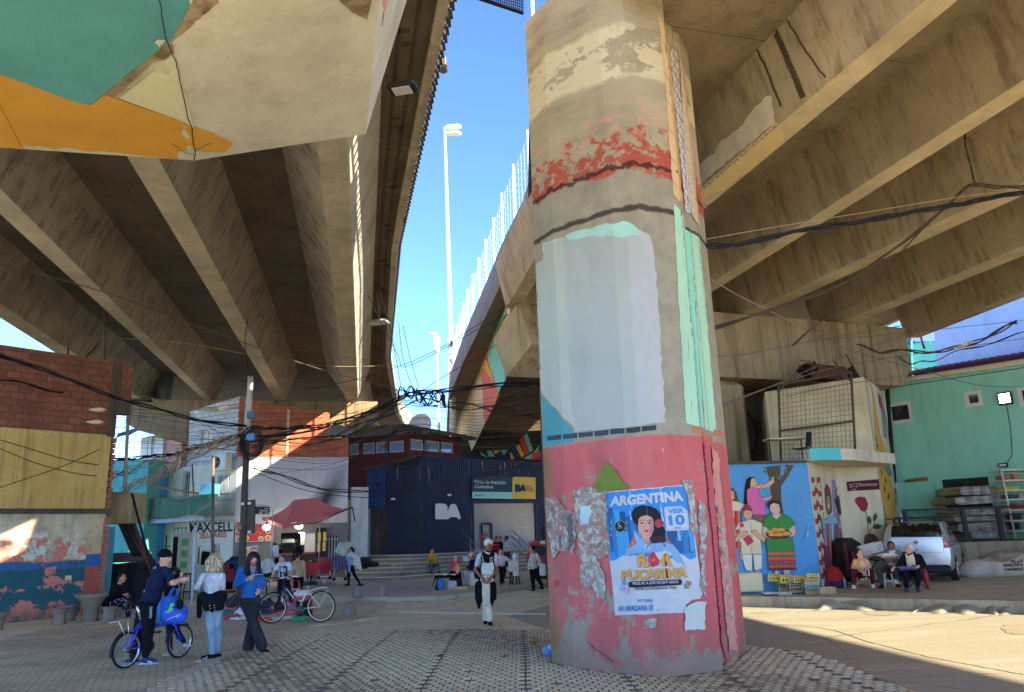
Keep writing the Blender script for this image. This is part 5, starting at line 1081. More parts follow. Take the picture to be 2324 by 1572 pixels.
# tall beige block with wire mesh frame and side mural
TB=thing('beige_block','beige concrete block with a wire mesh frame and a yellow mural on its side','building',(9.5,23,0))
Pf=Pl((7.5,22.7),(10.52,22.73));Pd=Pl((10.52,22.73),(13.55,28.0))
ztl,ztr=Pf.at(1742,890).z,Pf.at(1965,856).z
b=MB();f0=Pf.xz(0,0);b.hex8([(7.52,22.7,3.3),(10.52,22.73,.0),(13.55,28,0),(9,28,0)],[(7.5,22.7,ztl),(10.52,22.73,ztr),(13.55,28,ztr+.1),(9,28,ztl)])
b.build('block',concrete('beige block face','#cdbf98',.35,.6,'#5e4c2e'),TB)
z8=zt(2800,1300,1.7469);mr_=M('#473a2c',.7,.3,8)
b=MB()
def pf(x,y,o=.35):return Pf.at(*z8(x,y),o)
for i in range(18):f=i/17;b.tube([pf(548+f*507,420-f*100),pf(565+f*525,985-f*15)],.005,mr_,4)
for j in range(18):f=j/17;b.tube([pf(548+f*18,430+f*540),pf(1055+f*35,335+f*620)],.005,mr_,4)
b.build('wire_mesh',None,TB)
b=MB()
for l in([(548,420),(567,985)],[(1055,330),(1090,970)],[(548,420),(1055,330)],[(565,740),(1070,675)],[(545,470),(600,410)],[(980,345),(1055,390)]):b.tube([pf(*p)for p in l],.035,mr_,6)
b.build('mesh_frame',None,TB)
a=Art(Pd,base=.004,inc=.0008)
z9=z8;col9={'y':'#b58a1e','c':'#c9c4ae','g':'#5d6b66','r':'#7a3044','p':'#7d6f96'}
def f9(pts,c):a.poly([z9(*p)for p in pts],M(col9.get(c,c),.85,.07,3,.1))
f9([(1168,385),(1285,465),(1400,1330),(1310,1480),(1265,1200)],'c');f9([(1168,395),(1195,420),(1235,900),(1255,1100),(1310,1480),(1365,1400),(1378,1290),(1300,900),(1260,760),(1215,480)],'y');f9([(1240,470),(1262,500),(1300,680),(1280,640),(1252,560)],'r');f9([(1262,560),(1290,640),(1310,800),(1282,780)],'p');f9([(1255,880),(1300,900),(1345,1050),(1320,1060),(1280,1000)],'g');f9([(1280,1240),(1330,1480),(1300,1480)],'g')
for k in range(8):f9([(1345+k*3,980+k*40),(1356+k*3,985+k*40),(1362+k*3,1025+k*40),(1350+k*3,1020+k*40)],['r','p','g','c'][k%4])
for x,y in((1270,1030),(1298,1090),(1290,1150),(1318,1200),(1230,800),(1240,850)):a.line([z9(x,y-20),z9(x+3,y),z9(x,y+20)],1.2,ln);a.line([z9(x-8,y-8),z9(x+8,y+8)],.8,ln)
a.build('side_mural',TB)
for k,(x,y)in enumerate(((735,350),(800,330),(1035,320))):
 p=Pf.at(*z8(x,y+35),-.4);t=thing('broken_chair',['broken black chair lying on the left of the beige block roof','second tipped chair lying on the beige block roof','upturned black chair at the right edge of the beige block roof'][k],'chair',p,'chairs thrown on the roof');b=MB();R=Matrix.Rotation(.7+k,3,'Y') @ Matrix.Rotation(k,3,'Z')
 b.box(p+Vector((0,0,.2)),(.42,.4,.04),m_black,0,R);b.build('seat',None,t)
 b=MB();b.box(p+Vector((0,0,.2))+R @ Vector((.2,0,.25)),(.04,.4,.45),m_black,0,R);b.build('backrest',None,t)
 for sx in(-1,1):
  for sy in(-1,1):b=MB();b.tube([p+Vector((0,0,.2))+R @ Vector((sx*.18,sy*.17,0)),p+Vector((0,0,.2))+R @ Vector((sx*.2,sy*.2,-.42))],.013,m_black,5);b.build('leg',None,t)
p=Pf.at(*z8(880,350),-.5);b=MB();b.box(p,(1.1,.6,.35),M('#4a2a20',.8,.2),.1,Matrix.Rotation(.15,3,'Y'));b.box(p+Vector((-.1,0,.22)),(1.2,.64,.05),M('#38231c',.8,.2),0,Matrix.Rotation(.15,3,'Y'));tag(b.build('wooden_table'),'dark wooden table turned over on the beige block roof','table')
# mint building
Pg=Pl((13.6,28.0),(D(2324,1000,24.7).x,24.7));Zg=lambda u,v:Pg.at(u,v).z;zi=z8
MT=thing('mint_building','mint green building with small white windows, gutter and terrace','building',(16,26,0))
wins=[rect(Pg,*zi(1325,530),*zi(1470,700)),rect(Pg,*zi(1860,455),*zi(1962,580)),rect(Pg,*zi(2238,415),*zi(2380,580))]
dr=rect(Pg,*zi(1720,1062),*zi(2010,1290))
xe=Pg.cx(Pg.at(2600,1100));zt0,zt1_=Zg(2004,872),Zg(2324,822)
mmint=M('#82cbb8',.85,.06,1.2,.25,18,dirt=.14)
b=wall_mb(Pg,.02,xe,0,zt0,.35,mmint,wins+[dr],zt1=zt0+(zt1_-zt0)*xe/Pg.cx(Pg.at(2324,900)));b.build('wall',None,MT)
for w_ in wins:window(Pg,w_,MT,'#cfd0cc',fw=.12,depth=.05,mull=0,gm=glass('#1a1d20',.05))
window(Pg,dr,MT,'#22262a',fw=.12,depth=.1,mull=1,name='patio_door',gm=glass('#0b0c0e',.2))
b=MB();n_=14;b.tube([Pg.xz(.02+(xe)*i/n_,zt0+(zt1_-zt0)*(i/n_)*xe/Pg.cx(Pg.at(2324,900)),.12)for i in range(n_+1)],.1,M('#a49a8a',.6,.15,4),8);b.build('gutter',None,MT)
b=MB();rs=[]
for i in range(61):f=i/60;x=f*xe;z=zt0+(zt1_-zt0)*f*xe/Pg.cx(Pg.at(2324,900))+.1+.03*(i%2);rs.append([Pg.xz(x,z,.2),Pg.xz(x,z+.5,-1.6),Pg.xz(x,z+.5,-6)])
b.rings(rs,None,closed=False);b.build('tin_roof',M('#4a1c22',.95,.2,4,spec=.05),MT)
b=MB();b.slab([Pg.at(*zi(1375,1105),.25),Pg.at(*zi(1625,1102),.25),Pg.at(*zi(1650,1290),.25),Pg.at(*zi(1392,1320),.25)],Pg.n,.3);b.build('buttress',mmint,MT)
b=MB()
for k in range(9):b.tube([Pg.at(*zi(1425+k*3,1098-k*2),.2+.03*k),Pg.at(*zi(1590,1088-k*3),.2+.03*k)],.02,M('#8a6a44',.8,.3),5)
tag(b.build('timber_bundle'),'bundle of old slats lying on the mint wall ledge','timber')
FL=thing('floodlight','lit square floodlight on the mint wall','floodlight',Pg.at(*zi(2132,515),.12));p=Pg.at(*zi(2132,515),.1)
rzg=math.atan2(Pg.t.y,Pg.t.x);b=MB();b.bbox(p,(.42,.1,.42),m_black,rzg,.02);b.build('housing',None,FL);b=MB();b.box(p+Pg.n*.055,(.3,.02,.28),emit('#dff5ff',14),rzg);b.build('light_panel',None,FL)
b=MB();b.tube([Pg.at(*zi(x,y),.03)for x,y in((2142,550),(2155,640),(2170,720),(2180,860),(2180,920),(2140,968))],.01,m_black,5);b.build('wire',None,FL)
b=MB();p=Pg.at(*zi(2117,982),.05);b.bbox(p,(.3,.1,.14),m_black,rzg,.04);b.bbox(p+Pg.n*.03,(.24,.08,.09),M('#b0b0a8',.4,.05),rzg,.03);tag(b.build('bulkhead_lamp'),'small oval unlit lamp low on the mint wall','lamp')
b=MB();b.tube([Pg.at(*zi(1310,440),.08),Pg.at(*zi(1310,470),.1),Pg.at(*zi(1345,940),.1),Pg.at(*zi(1362,1105),.1)],.07,m_black,8);b.build('downpipe',None,MT)
b=MB();b.tube([Pg.at(*zi(1300,445),.02),Pg.at(*zi(1600,400),.02),Pg.at(*zi(2000,340),.02),Pg.at(*zi(2264,300),.02)],.012,m_black,5);b.build('conduit',None,MT)
zt_=.75+.3;yw=23.3
TW=thing('terrace_wall','stained low concrete terrace wall behind the silver car','wall',D(2280,1300,yw))
a0,a1=D(2060,1230,yw+.4),D(2600,1230,yw-.8);Pt=Pl(a0,a1);ztw=Pt.at(2201,1231).z
b=wall_mb(Pt,0,Pt.L,0,ztw,5,concrete('stained terrace concrete','#7e725e',.8,1.0,'#33281c'));b.build('wall',None,TW)
RL=thing('railing','black steel railing with wire mesh on the terrace wall','railing',Pt.at(2280,1231));zr1=Pt.at(2250,1152).z;mbl=M('#131313',.5,.1)
b=MB();b.box((Pt.xz(0,0)+Pt.xz(Pt.L,0))/2+Vector((0,0,zr1))-Pt.n*.1,(Pt.L,.06,.06),mbl,math.atan2(Pt.t.y,Pt.t.x));b.box((Pt.xz(0,0)+Pt.xz(Pt.L,0))/2+Vector((0,0,zr1-.22))-Pt.n*.1,(Pt.L,.04,.04),mbl,math.atan2(Pt.t.y,Pt.t.x));b.build('rail',None,RL)
for u in(2060,2194,2275,2360,2450):x=Pt.cx(Pt.at(u,1200));b=MB();b.box(Pt.xz(x,(ztw+zr1)/2,-.1),(.12,.1,zr1-ztw),mbl,math.atan2(Pt.t.y,Pt.t.x));b.build('post',None,RL)
b=MB();xx=0
while xx<Pt.L:b.tube([Pt.xz(xx,ztw,-.1),Pt.xz(xx,zr1-.2,-.1)],.003,mbl,3,cap=False);xx+=.07
zz=ztw
while zz<zr1-.2:b.tube([Pt.xz(0,zz,-.1),Pt.xz(Pt.L,zz,-.1)],.003,mbl,3,cap=False);zz+=.06
b.build('mesh',None,RL)
z10=zt(3650,1750,2.621);mplas=NB('clear plastic wrapped foam',.25,.5)
c=mplas.mix(mplas.thr(mplas.noise(1,5,mplas.mp((1.5,1.5,9),rot=.4)),.45,.7),'#5b554d','#8b8984');mplas.bump(mplas.noise(6,5),.8,.03);mpl=mplas.done(c,.3);mbp=M('#8fb0c9',.3,.2,6,.5,8)
lays=[((505,520),(800,505),95,'top'),((455,630),(870,600),88,'second'),((505,755),(880,735),55,'third'),((430,805),(940,770),95,'fourth'),((480,905),(960,880),100,'fifth'),((620,990),(970,975),75,'lowest')]
for k,((x0,y0),(x1,y1),h,nm)in enumerate(lays):
 yq=24.3-.02*k;p0,p1=D(*z10(x0,y0),yq),D(*z10(x1+90,y1),yq);q0=D(*z10(x0,y0+h),yq);th=p0.z-q0.z
 rs=[];b=MB();n_=12
 for i in range(n_+1):
  f=i/n_;p=p0*(1-f)+p1*f;e=.04*(1 if i in(0,n_)else 0);w_=.02*math.sin(i*1.9+k)
  rs.append([p+Vector((0,e+w_,-e)),p+Vector((0,1.5,-e+w_)),p+Vector((0,1.5,-th+e+.02)),p+Vector((0,e+w_,-th+e+.015))])
 b.rings(rs,mpl);tag(b.build('mattress'),f'plastic wrapped grey mattress, {nm} of the stack behind the railing','mattress','mattresses stacked on the terrace')
SR=thing('shelf_rack','cream metal shelf rack with bundled bedding right of the mattresses','shelf',D(2310,1230,23.9));mcs=M('#b0a995',.6,.1)
def sp(x,y,yy=23.9):return D(*z10(x,y),yy)
for(x0,y0,x1,y1)in((930,350,1085,1070),(1169+110,340,1340,1070)):b=MB();b.tube([sp(x0,y0),sp(x1 if x0==930 else x1,y1)],.035,mcs,4);b.tube([sp(x0,y0,24.6),sp(x1,y1,24.6)],.03,mcs,4);b.build('upright',None,SR)
sl=[(935,355),(952,465),(972,570),(985,665),(1005,775),(1030,885),(1055,990)]
for x,y in sl:b=MB();q0,q1=sp(x,y),sp(x+345,y-10);b.hex8([q0,q1,q1+Vector((0,.7,0)),q0+Vector((0,.7,0))],[p+Vector((0,0,.05))for p in(q0,q1,q1+Vector((0,.7,0)),q0+Vector((0,.7,0)))]);b.build('shelf',mcs,SR)
wares=[((970,395),(1060,460),'#8a6a50','brown and white towel roll'),((1068,378),(1169,455),'#9a7a5a','tan folded blanket'),((975,515),(1150,565),'#9aa82c','lime green cushion'),((1020,598),(1120,660),'#1f5a60','dark teal wrapped bundle'),((1130,592),(1200,660),'#9a8474','pale patterned roll'),((1110,690),(1230,770),'#a04a58','pink wrapped bundle'),((1040,795),(1180,880),'#3a2c38','dark maroon wrapped bundle'),((1060,895),(1160,985),'#22263c','navy wrapped bundle')]
for(x0,y0),(x1,y1),c,nm in wares:
 p=(sp(x0,y0)+sp(x1,y1))/2+Vector((0,.3,0));w_=(sp(x1,y0)-sp(x0,y0)).length;h_=(sp(x0,y1)-sp(x0,y0)).length;b=MB()
 for k in range(3):b.bbox(p+Vector((0,0,h_*(.33*k-.33))),(w_*(.96-.05*(k%2)),.5,h_*.32),M(c,.5,.35,14),0,.05)
 tag(b.build('bundle'),f'{nm} on the cream shelf rack','bedding','wares on the shelf rack')
LV=thing('lavender_building','large pale lavender building wall behind the mint building','building',(26,42,0))
Pv=Pl((D(2060,900,44).x,44),(D(2324,900,38).x,38));xe2=Pv.cx(Pv.at(2500,700))
b=wall_mb(Pv,-2,xe2,0,Pv.at(2090,735).z,.5,M('#8ba0c8',.85,.1,.6,.2,15,dirt=.2),zt1=Pv.at(2450,600).z);b.build('wall',None,LV)
b=wall_mb(Pv,Pv.cx(Pv.at(2130,840)),xe2,0,Pv.at(2130,842).z,.6,M('#5a2030',.8,.1),zt1=Pv.at(2500,770).z,off=.3);b.build('red_base',None,LV)
CY=thing('cyan_hut','bright cyan roof hut with a dark red doorway','hut',(18,34,0));Pq=Pl((D(2005,850,34).x,34),(D(2130,850,33).x,33))
r1=rect(Pq,*z8(1395,215),*z8(1465,370));b=wall_mb(Pq,0,Pq.cx(Pq.at(2131,850)),3,Pq.at(2030,790).z,.3,M('#3fb7cf',.8,.06),[r1],zt1=Pq.at(2130,772).z);b.build('wall',None,CY)
b=wall_mb(Pq,r1[0],r1[1],r1[2],r1[3],.1,M('#5a1e20',.8,.1),off=-.2);b.build('door',None,CY)
b=MB();b.bbox(Pq.at(2082,768,-.5),(1.2,.8,.7),M('#3a5a8a',.6,.1),0,.1);b.build('water_tank',None,CY);b=MB();b.tube([Pq.at(2070,880,.1),Pq.at(2068,775,.1)],.05,M('#2f9a90',.6,.1),6);b.tube([Pq.at(2098,792,.1),Pq.at(2090,765,.1)],.05,m_black,4);b.build('pipe',None,CY)
NBR=thing('added_shade_block','unseen brick block added out of frame to shade the right pavement','building',(28,12,0));NP=[(18.8,12),(24.8,4.1),(29.6,1.1),(40,8),(30,25),(19.2,21)]  # unseen block, added and shaped to cast shade on the right pavement
b=MB();b.prism(NP,0,12,brickmat('shade block brick',(0.7,-.7,0),'#8a4a30','#a25c3e','#6a5a48'));b.build('wall',None,NBR)
b=MB()
P=Pl(NP[0],NP[5])
for k in range(3):
 for j in range(3):window(P,(1.2+j*2.6,2.4+j*2.6,1+k*3.6,2.4+k*3.6),NBR,off=.15)
FN=thing('bridge_fence','white mesh safety fence along the edge of the right viaduct','fence',(0,24,11));mwf=M('#aab2ba',.5,.05)
ys=[14+i*2.1 for i in range(24)]
for y in ys:b=MB();x=xp(RE,y)+.05;b.box((x,y,12.15),(.07,.07,2.1),mwf);b.build('post',None,FN)
b=MB()
for k in range(9):
 z=11.2+k*.22;b.tube([(xp(RE,y)+.05,y,z)for y in ys],.007,mwf,3,cap=False)
for i in range(110):y=14+i*.43;b.tube([(xp(RE,y)+.05,y,11.2),(xp(RE,y)+.05,y,13.0)],.005,mwf,3,cap=False)
b.build('mesh',None,FN)
GW=thing('walkway_grating','dark steel grating walkway above the pillar','grating',(0,10.5,10));b=MB()
g0,g1,g2,g3=G(1070,-8,10.05),G(1187,31,10.05),G(1187,-60,10.05),G(1070,-60,10.05)
for i in range(28):f=i/27;b.tube([g0*(1-f)+g1*f,g3*(1-f)+g2*f],.008,m_black,4)
for i in range(14):f=i/13;b.tube([g0*(1-f)+g3*f,g1*(1-f)+g2*f],.008,m_black,4)
b.build('bars',None,GW);b=MB();b.tube([g0,g1],.035,m_black,4);b.build('edge_beam',None,GW)
# masts, lamps, cables
def mast(name,label,y,base,top,heads,r0=.16,r1=.07,col='#c9cdd0'):
 p0,p1=D(*base,y),D(*top,y);p0=Vector((p1.x+(p0.x-p1.x),y,p0.z));t=thing(name,label,'street lamp',Vector((p0.x,y,0)))
 m_=M(col,.4,.05,metal=.3);b=MB();b.tube([Vector((p0.x*1.0,y,0)),p0,(p0+p1)/2,p1],[r0*1.25,r0,(r0+r1)/2,r1],m_,10);b.build('pole',None,t)
 for(ua,va,ub,vb)in heads:
  a_,c_=D(ua,va,y),D(ub,vb,y);h=MB();L=(c_-a_).length
  h.tube([p1 if L<3 else p1,a_],r1*.7,m_,6);d=(c_-a_).normalized()
  h.rings([[a_+d*L*f+Vector((0,s*w_,q_))for s,q_ in((-1,0),(-.8,.12*w_*5),(.8,.12*w_*5),(1,0),(.8,-.05),(-.8,-.05))]for f,w_ in((0,.12),(.15,.22),(.8,.24),(1,.1))],m_);h.build('lamp_head',None,t)
 return t
mast('street_lamp','tall white street lamp mast with two stacked heads in the sky gap',46,(1027,905),(1009,290),[(1010,291,1048,289),(1011,305,1048,305)],.2,.09)
L2=mast('street_lamp','smaller white street lamp mast with a camera box, behind the red rooftop room',62,(996,990),(990,757),[(990,760,972,759)],.15,.08)
b=MB();b.bbox(D(991,775,62),(.55,.5,.75),M('#c9cdd0',.4,.05),0,.06);b.ell(D(991,795,62),(.28,.28,.28),M('#c9cdd0',.4,.05));b.build('camera_housing',None,L2)
CS=thing('warning_sign','red and white chevron sign with a camera box beside the bridge fence','sign',D(1027,850,45.2));b=MB();q=[D(1017,813,45.2),D(1036,810,45.2),D(1034,848,45.2),D(1018,850,45.2)];b.slab(q,(0,-1,0),.05);b.build('panel',M('#c9c4b8',.6,.05),CS)
a=Art(Pl((-20,45.15),(20,45.15)),base=.01);a.poly([(1019,815),(1024,814),(1034,830),(1025,847),(1020,848),(1029,831)],M('#b83226',.6,.05));a.build('chevron',CS)
b=MB();b.slab([D(1016,767,45.1),D(1038,765,45.1),D(1037,800,45.1),D(1017,802,45.1)],(0,-1,0),.35);b.build('camera_box',M('#b9bdc0',.5,.05),CS);b=MB();b.bbox(D(1028,780,44.9),(.28,.4,.3),m_black,0,.04);b.build('camera',None,CS)
b=MB();b.tube([D(1027,850,45.2),D(1028,930,45.2)],.09,m_grey,8);b.build('post',None,CS)
def flood(u,v,y,name,lb,sz=.5,col='#20201e'):
 p=D(u,v,y);t=thing(name,lb,'floodlight',p);b=MB();b.bbox(p,(sz,sz*.62,.1),M(col,.4,.05),-.2,.03);b.build('housing',None,t)
 b=MB();b.bbox(p+Vector((0,0,-.055)),(sz*.62,sz*.45,.02),M('#d5d8d2',.3,.05),-.2,.005);b.build('lens',None,t);b=MB();b.tube([p+Vector((-sz*.4,0,0)),p+Vector((-sz,.1,.35))],.035,m_steel,6);b.build('bracket',None,t)
flood(913,200,11.4,'floodlight','dark floodlight under the left viaduct edge next to the white pier head')
flood(857,732,27,'floodlight','small grey floodlight on an arm at the whitewashed web of the left viaduct',.8,'#8d9094')
b=MB();b.tube([D(832,736,27.3),D(857,731,27)],.03,m_grey,5);b.tube([D(832,700,27),D(890,702,27)],.025,m_white_p,5);b.box(D(889,702,27),(.2,.2,.2),m_white_p);tag(b.build('conduit_arm'),'thin white conduit arm on the left viaduct web','bracket')
b=MB();p=D(1005,148,13);b.bbox(p,(.16,.3,.22),m_steel,0,.03);b.tube([p+Vector((-.1,0,.05)),D(920,138,13)],.02,m_steel,5);tag(b.build('junction_box'),'grey junction box fixed to the cable tray of the left viaduct','box')
pg=G(545,1384,0);UP=thing('utility_pole','wooden and steel utility pole with coiled cable and meter boxes','utility pole',pg)
pt=D(569,855,pg.y);pm_=D(560,1000,pg.y)
b=MB();b.tube([pg,pm_],[.11,.09],M('#3d3732',.7,.25,6),12);b.build('pole',None,UP);b=MB();b.tube([pm_,pt],[.085,.085],M('#8e8b82',.5,.2,6),12);b.build('pole_sleeve',None,UP)
for(u,v,c)in((571,943,'#2f4f5f'),(570,993,'#2d6aa0')):
 b=MB();b.bbox(D(u,v,pg.y-.15),(.24,.16,.2),M(c,.4,.1),0,.02);b.build('meter_box',None,UP)
b=MB();rnd=random.Random(2)
for k in range(7):c=D(571+rnd.uniform(-2,2),1007+rnd.uniform(-3,3),pg.y-.12-.02*k);r_=.3+.03*k;b.tube([c+Vector((r_*.72*math.cos(t),.02*math.sin(3*t),r_*math.sin(t)))for t in[j*PI/12 for j in range(24)]],.014,m_black,5,closed=True)
b.build('cable_coil',None,UP)
b=MB();rr_=[D(546,1138,pg.y),D(577,1134,pg.y),D(576,1210,pg.y),D(547,1214,pg.y)];b.slab(rr_,(0,-1,0),.12);b.build('back_plate',M('#3f372c',.7,.25,6),UP)
b=MB()
for(u,v)in((551,1144),(566,1143),(566,1208)):b.box(D(u,v,pg.y-.16),(.08,.06,.07),m_white_p)
b.build('clamp',None,UP);b=MB();b.bbox(D(543,1198,pg.y-.2),(.14,.14,.16),M('#6d5f48',.7,.1),.5,.03);b.build('siren_box',None,UP)
m_cab=M('#141416',.5,.1,6,.05);m_cabt=M('#7a6a50',.6,.1,6,.05);m_cabg=M('#4a4641',.6,.1,6,.05)  # cable colours: black, tan, grey
def cable(pts,y0,y1,r,lb,m=None,T=None,n=1,spread=.05,group=None,sd=0,sag=0):
 P=[T(*p)for p in pts]if T else pts;rnd=random.Random(len(pts)*7+int(P[0][0])+sd);b=MB();k=len(P)
 for s_ in range(n):
  ph=rnd.uniform(0,6);L=[]
  for i in range(k):
   if i==k-1:L.append((P[i],1.0));break
   p0,p1,p2,p3=P[max(i-1,0)],P[i],P[i+1],P[min(i+2,k-1)]
   for j in range(5):
    t=j/5;q=tuple(.5*((2*p1[a_])+(-p0[a_]+p2[a_])*t+(2*p0[a_]-5*p1[a_]+4*p2[a_]-p3[a_])*t*t+(-p0[a_]+3*p1[a_]-3*p2[a_]+p3[a_])*t**3)for a_ in(0,1));L.append((q,(i+t)/(k-1)))
  V=[]
  for j,(q,f)in enumerate(L):
   p=D(q[0],q[1],y0+(y1-y0)*f)
   if n>1:e=spread*math.sin(PI*min(1,f*1.1)+.4);p=p+Vector((0,spread*math.sin(f*23+ph),spread*math.cos(f*(19+s_)+ph*2)+e*rnd.uniform(-.1,.1)))
   V.append(p)
  b.tube(V,r,m or m_cab,4 if n>1 else 5,cap=False)
 o=b.build('cable_bundle' if n>1 else 'cable');tag(o,lb,'cable bundle' if n>1 else 'cable',group);return o
z1=zt(0,1300,1.9655);gt='thin wires strung across the left side of the street';gl='thin stray wire among the many strung in front of the left buildings'
cable([(-60,215),(0,245),(400,375),(900,570),(1250,665),(1560,750),(1940,800)],17,22.3,.02,'thick twisted black cable crossing the left brick wall to the pole',T=z1,n=4,spread=.035)
cable([(-40,195),(0,218),(300,300),(600,410),(900,515),(1300,600)],16,24,.013,'pale tan wire crossing the left brick wall',m_cabt,z1)
cable([(-40,420),(0,430),(300,490),(600,545),(860,600),(1200,610)],18,24,.02,'dark cable running along the middle of the left brick wall',T=z1,n=2)
cable([(820,1065),(1100,1045),(1400,1010),(1700,920),(1940,860)],24,22.4,.016,'heavy black cable bundle curving up to the pole coil',T=z1,n=6,spread=.05)
cable([(960,1300),(1150,1230),(1350,1120),(1600,980),(1940,870)],23.2,22.4,.014,'fan of tangled tan wires rising from the cement platform to the pole',m_cabt,z1,n=8,spread=.16)
cable([(850,1210),(1050,1130),(1300,1040),(1600,960),(1940,930)],24,22.4,.012,'second fan of tan wires below the black bundle',m_cabt,z1,n=5,spread=.12,sd=3)
cable([(1940,640),(1700,660),(1450,655),(1150,620),(900,570)],22.4,23.5,.012,'tan wires reaching from the pole top to the brick column',m_cabt,z1,n=4,spread=.06)
cable([(1940,800),(2050,810),(2200,815),(2450,800)],22.3,24,.02,'black cable leaving the pole to the right',T=z1,n=3)
cable([(1390,1000),(1385,1120),(1350,1180),(1370,1250)],23,23,.014,'short bunch of tan wires hanging above the balcony',m_cabt,z1,n=4,spread=.05)
cable([(1210,1280),(1320,1290),(1450,1310),(1560,1330)],23,24,.02,'thick pale cable end drooping onto the balcony',m_cabt,z1,n=2,spread=.03)
rnd=random.Random(11)
for k in range(14):y_0=640+rnd.uniform(0,560);cable([(760+rnd.uniform(-40,60),y_0),(1100,y_0+rnd.uniform(-30,30)),(1500,y_0*.75+230+rnd.uniform(-60,60)),(1930,860+rnd.uniform(-60,180))],24,22.4,.007,gl,[m_cab,m_cabg,m_cabt][k%3],z1,group=gt,sd=k)
for k in range(3):x0=1000+k*110;cable([(x0,700),(x0-40+rnd.uniform(-20,20),900),(x0-60,1050+rnd.uniform(-60,60))],25,26,.007,gl,m_cab,z1,group=gt)
for l,y0_,y1_ in(([(-60,880),(0,905),(250,980),(520,1060),(770,1102)],18,22),([(-60,950),(0,975),(300,1095),(600,1170),(760,1190)],18,22),([(0,1280),(240,1200),(500,1110),(780,980)],18.5,22)):cable(l,y0_,y1_,.011,gl,m_cab,z1,group=gt)
for k,(u,v)in enumerate(((760,668),(740,765))):
 b=MB();p=D(*z1(u,v),20);b.rings([[p+Vector((a_,0,0))+Vector((0,.06*math.cos(t),.05*w_*math.sin(t)-.03*a_))for t in[j*PI/4 for j in range(8)]]for a_,w_ in((-.18,.4),(-.05,1),(.1,1.2),(.2,.8),(.24,.3))],M('#a08c68',.8,.15));tag(b.build('shoe'),['worn pale shoe hanging from the wire by the brick wall, upper one','worn pale shoe hanging from the wire by the brick wall, lower one'][k],'shoe','shoes hung over the wires')
cable([(0,600),(240,665),(480,752),(700,830),(850,872),(1000,905)],14,30,.012,'long pale wire crossing under the left beams',m_cabg)
cable([(200,765),(420,780),(640,820),(760,832),(900,830)],20,30,.01,'pale tan string under the left beams',m_cabt)
cable([(563,725),(556,770),(560,820),(568,858)],21,22.3,.012,'cable dropping from the beam to the top of the utility pole')
cable([(570,998),(700,975),(820,945),(900,908),(950,892),(1080,880),(1228,868)],22.4,24,.017,'thickest black cable bundle crossing the sky gap to the pillar',n=6,spread=.07)
cable([(570,1010),(720,1000),(840,960),(930,915),(1020,920),(1120,930),(1230,945)],22.4,24,.013,'second black cable bundle sagging across the sky gap',n=5,spread=.12,sd=2)
cable([(900,900),(930,890),(960,905),(1000,900),(1010,915)],23,23,.02,'knot of black splices in the middle of the sky gap',n=5,spread=.2,sd=4)
cable([(575,1060),(640,1082),(740,1110),(860,1118),(960,1105),(1080,1085),(1232,1040)],22.3,24,.012,'black cable pair sagging in front of the navy wall',n=3,spread=.05)
cable([(575,1070),(700,1115),(860,1130),(1000,1108),(1130,1088),(1232,1060)],22.3,24,.01,'thin wire sagging below the cable pair at the navy wall')
g2='thin wires strung over the middle of the street';l2='thin stray wire crossing the middle of the street between pole and pillar'
for k in range(16):y_0=930+k*9;cable([(572,y_0+rnd.uniform(-20,20)),(760,y_0+rnd.uniform(-18,12)),(930,905+k*6+rnd.uniform(-10,10)),(1080,910+k*7),(1228,880+k*9+rnd.uniform(-12,12))],22.4,24.2,.006,l2,m_cab if k%3 else m_cabg,group=g2,sd=k)
for l in([(846,590),(852,640),(858,690),(872,790),(880,860),(905,905)],[(850,585),(870,690),(885,740),(905,850),(912,890)],[(905,735),(912,800),(925,850),(940,890)],[(915,740),(930,810),(950,880)],[(820,640),(900,800),(930,830),(1100,740),(1215,690)],[(700,885),(850,850),(1000,790),(1215,650)],[(930,905),(1000,860),(1100,800),(1218,720)]):cable(l,24,22,.01,l2,m_cab,group=g2)
b=MB();rnd2=random.Random(8)
for k in range(6):c=D(921+rnd2.uniform(-5,5),1017+rnd2.uniform(-4,4),30-.03*k);r_=.75+.08*rnd2.random();b.tube([c+Vector((r_*math.cos(t),0,r_*math.sin(t)))for t in[j*PI/14 for j in range(28)]],.013,m_cab,5,closed=True)
tag(b.build('cable_coil'),'large round coil of black cable hanging before the red rooftop room','cable coil')
zr_=zt(2600,0,1.123)
cable([(228,1110),(400,1095),(700,1035),(1000,985),(1300,935),(1500,895),(1700,865)],11.8,12.5,.02,'thick twisted black cable from the pillar under the right beams',T=zr_,n=4,spread=.03)
cable([(228,1080),(600,1015),(1000,950),(1400,885),(1700,850)],11.8,12.5,.008,'thin pale wire just above the thick right cable',m_cabt,zr_)
cable([(262,1475),(420,1440),(800,1300),(985,1200),(1150,1085),(1330,925),(1420,850),(1500,832),(1700,840)],12.5,13,.016,'brown cable looping up from the beam to the hanging wire',M('#3a2c20',.6,.1),zr_,n=3,spread=.03)
cable([(640,1545),(780,1450),(950,1330),(1100,1180),(1300,950),(1400,860),(1480,835),(1620,832)],14,13,.012,'second brown cable climbing diagonally under the right beams',M('#3a2c20',.6,.1),zr_,n=2)
cable([(1405,555),(1415,590),(1418,660),(1440,740),(1450,790),(1462,835)],13,13,.012,'twisted wire hanging from the second right beam',M('#3a2c20',.6,.1),zr_,n=3,spread=.02)
cable([(240,1235),(400,1330),(600,1430),(850,1560)],12,18,.01,'pale wire running down from the pillar towards the beige block',m_cabt,zr_)
g3='thin wires strung under the right viaduct';l3='thin stray wire under the right viaduct near the mint building'
z8w=zt(2800,1300,1.7469)
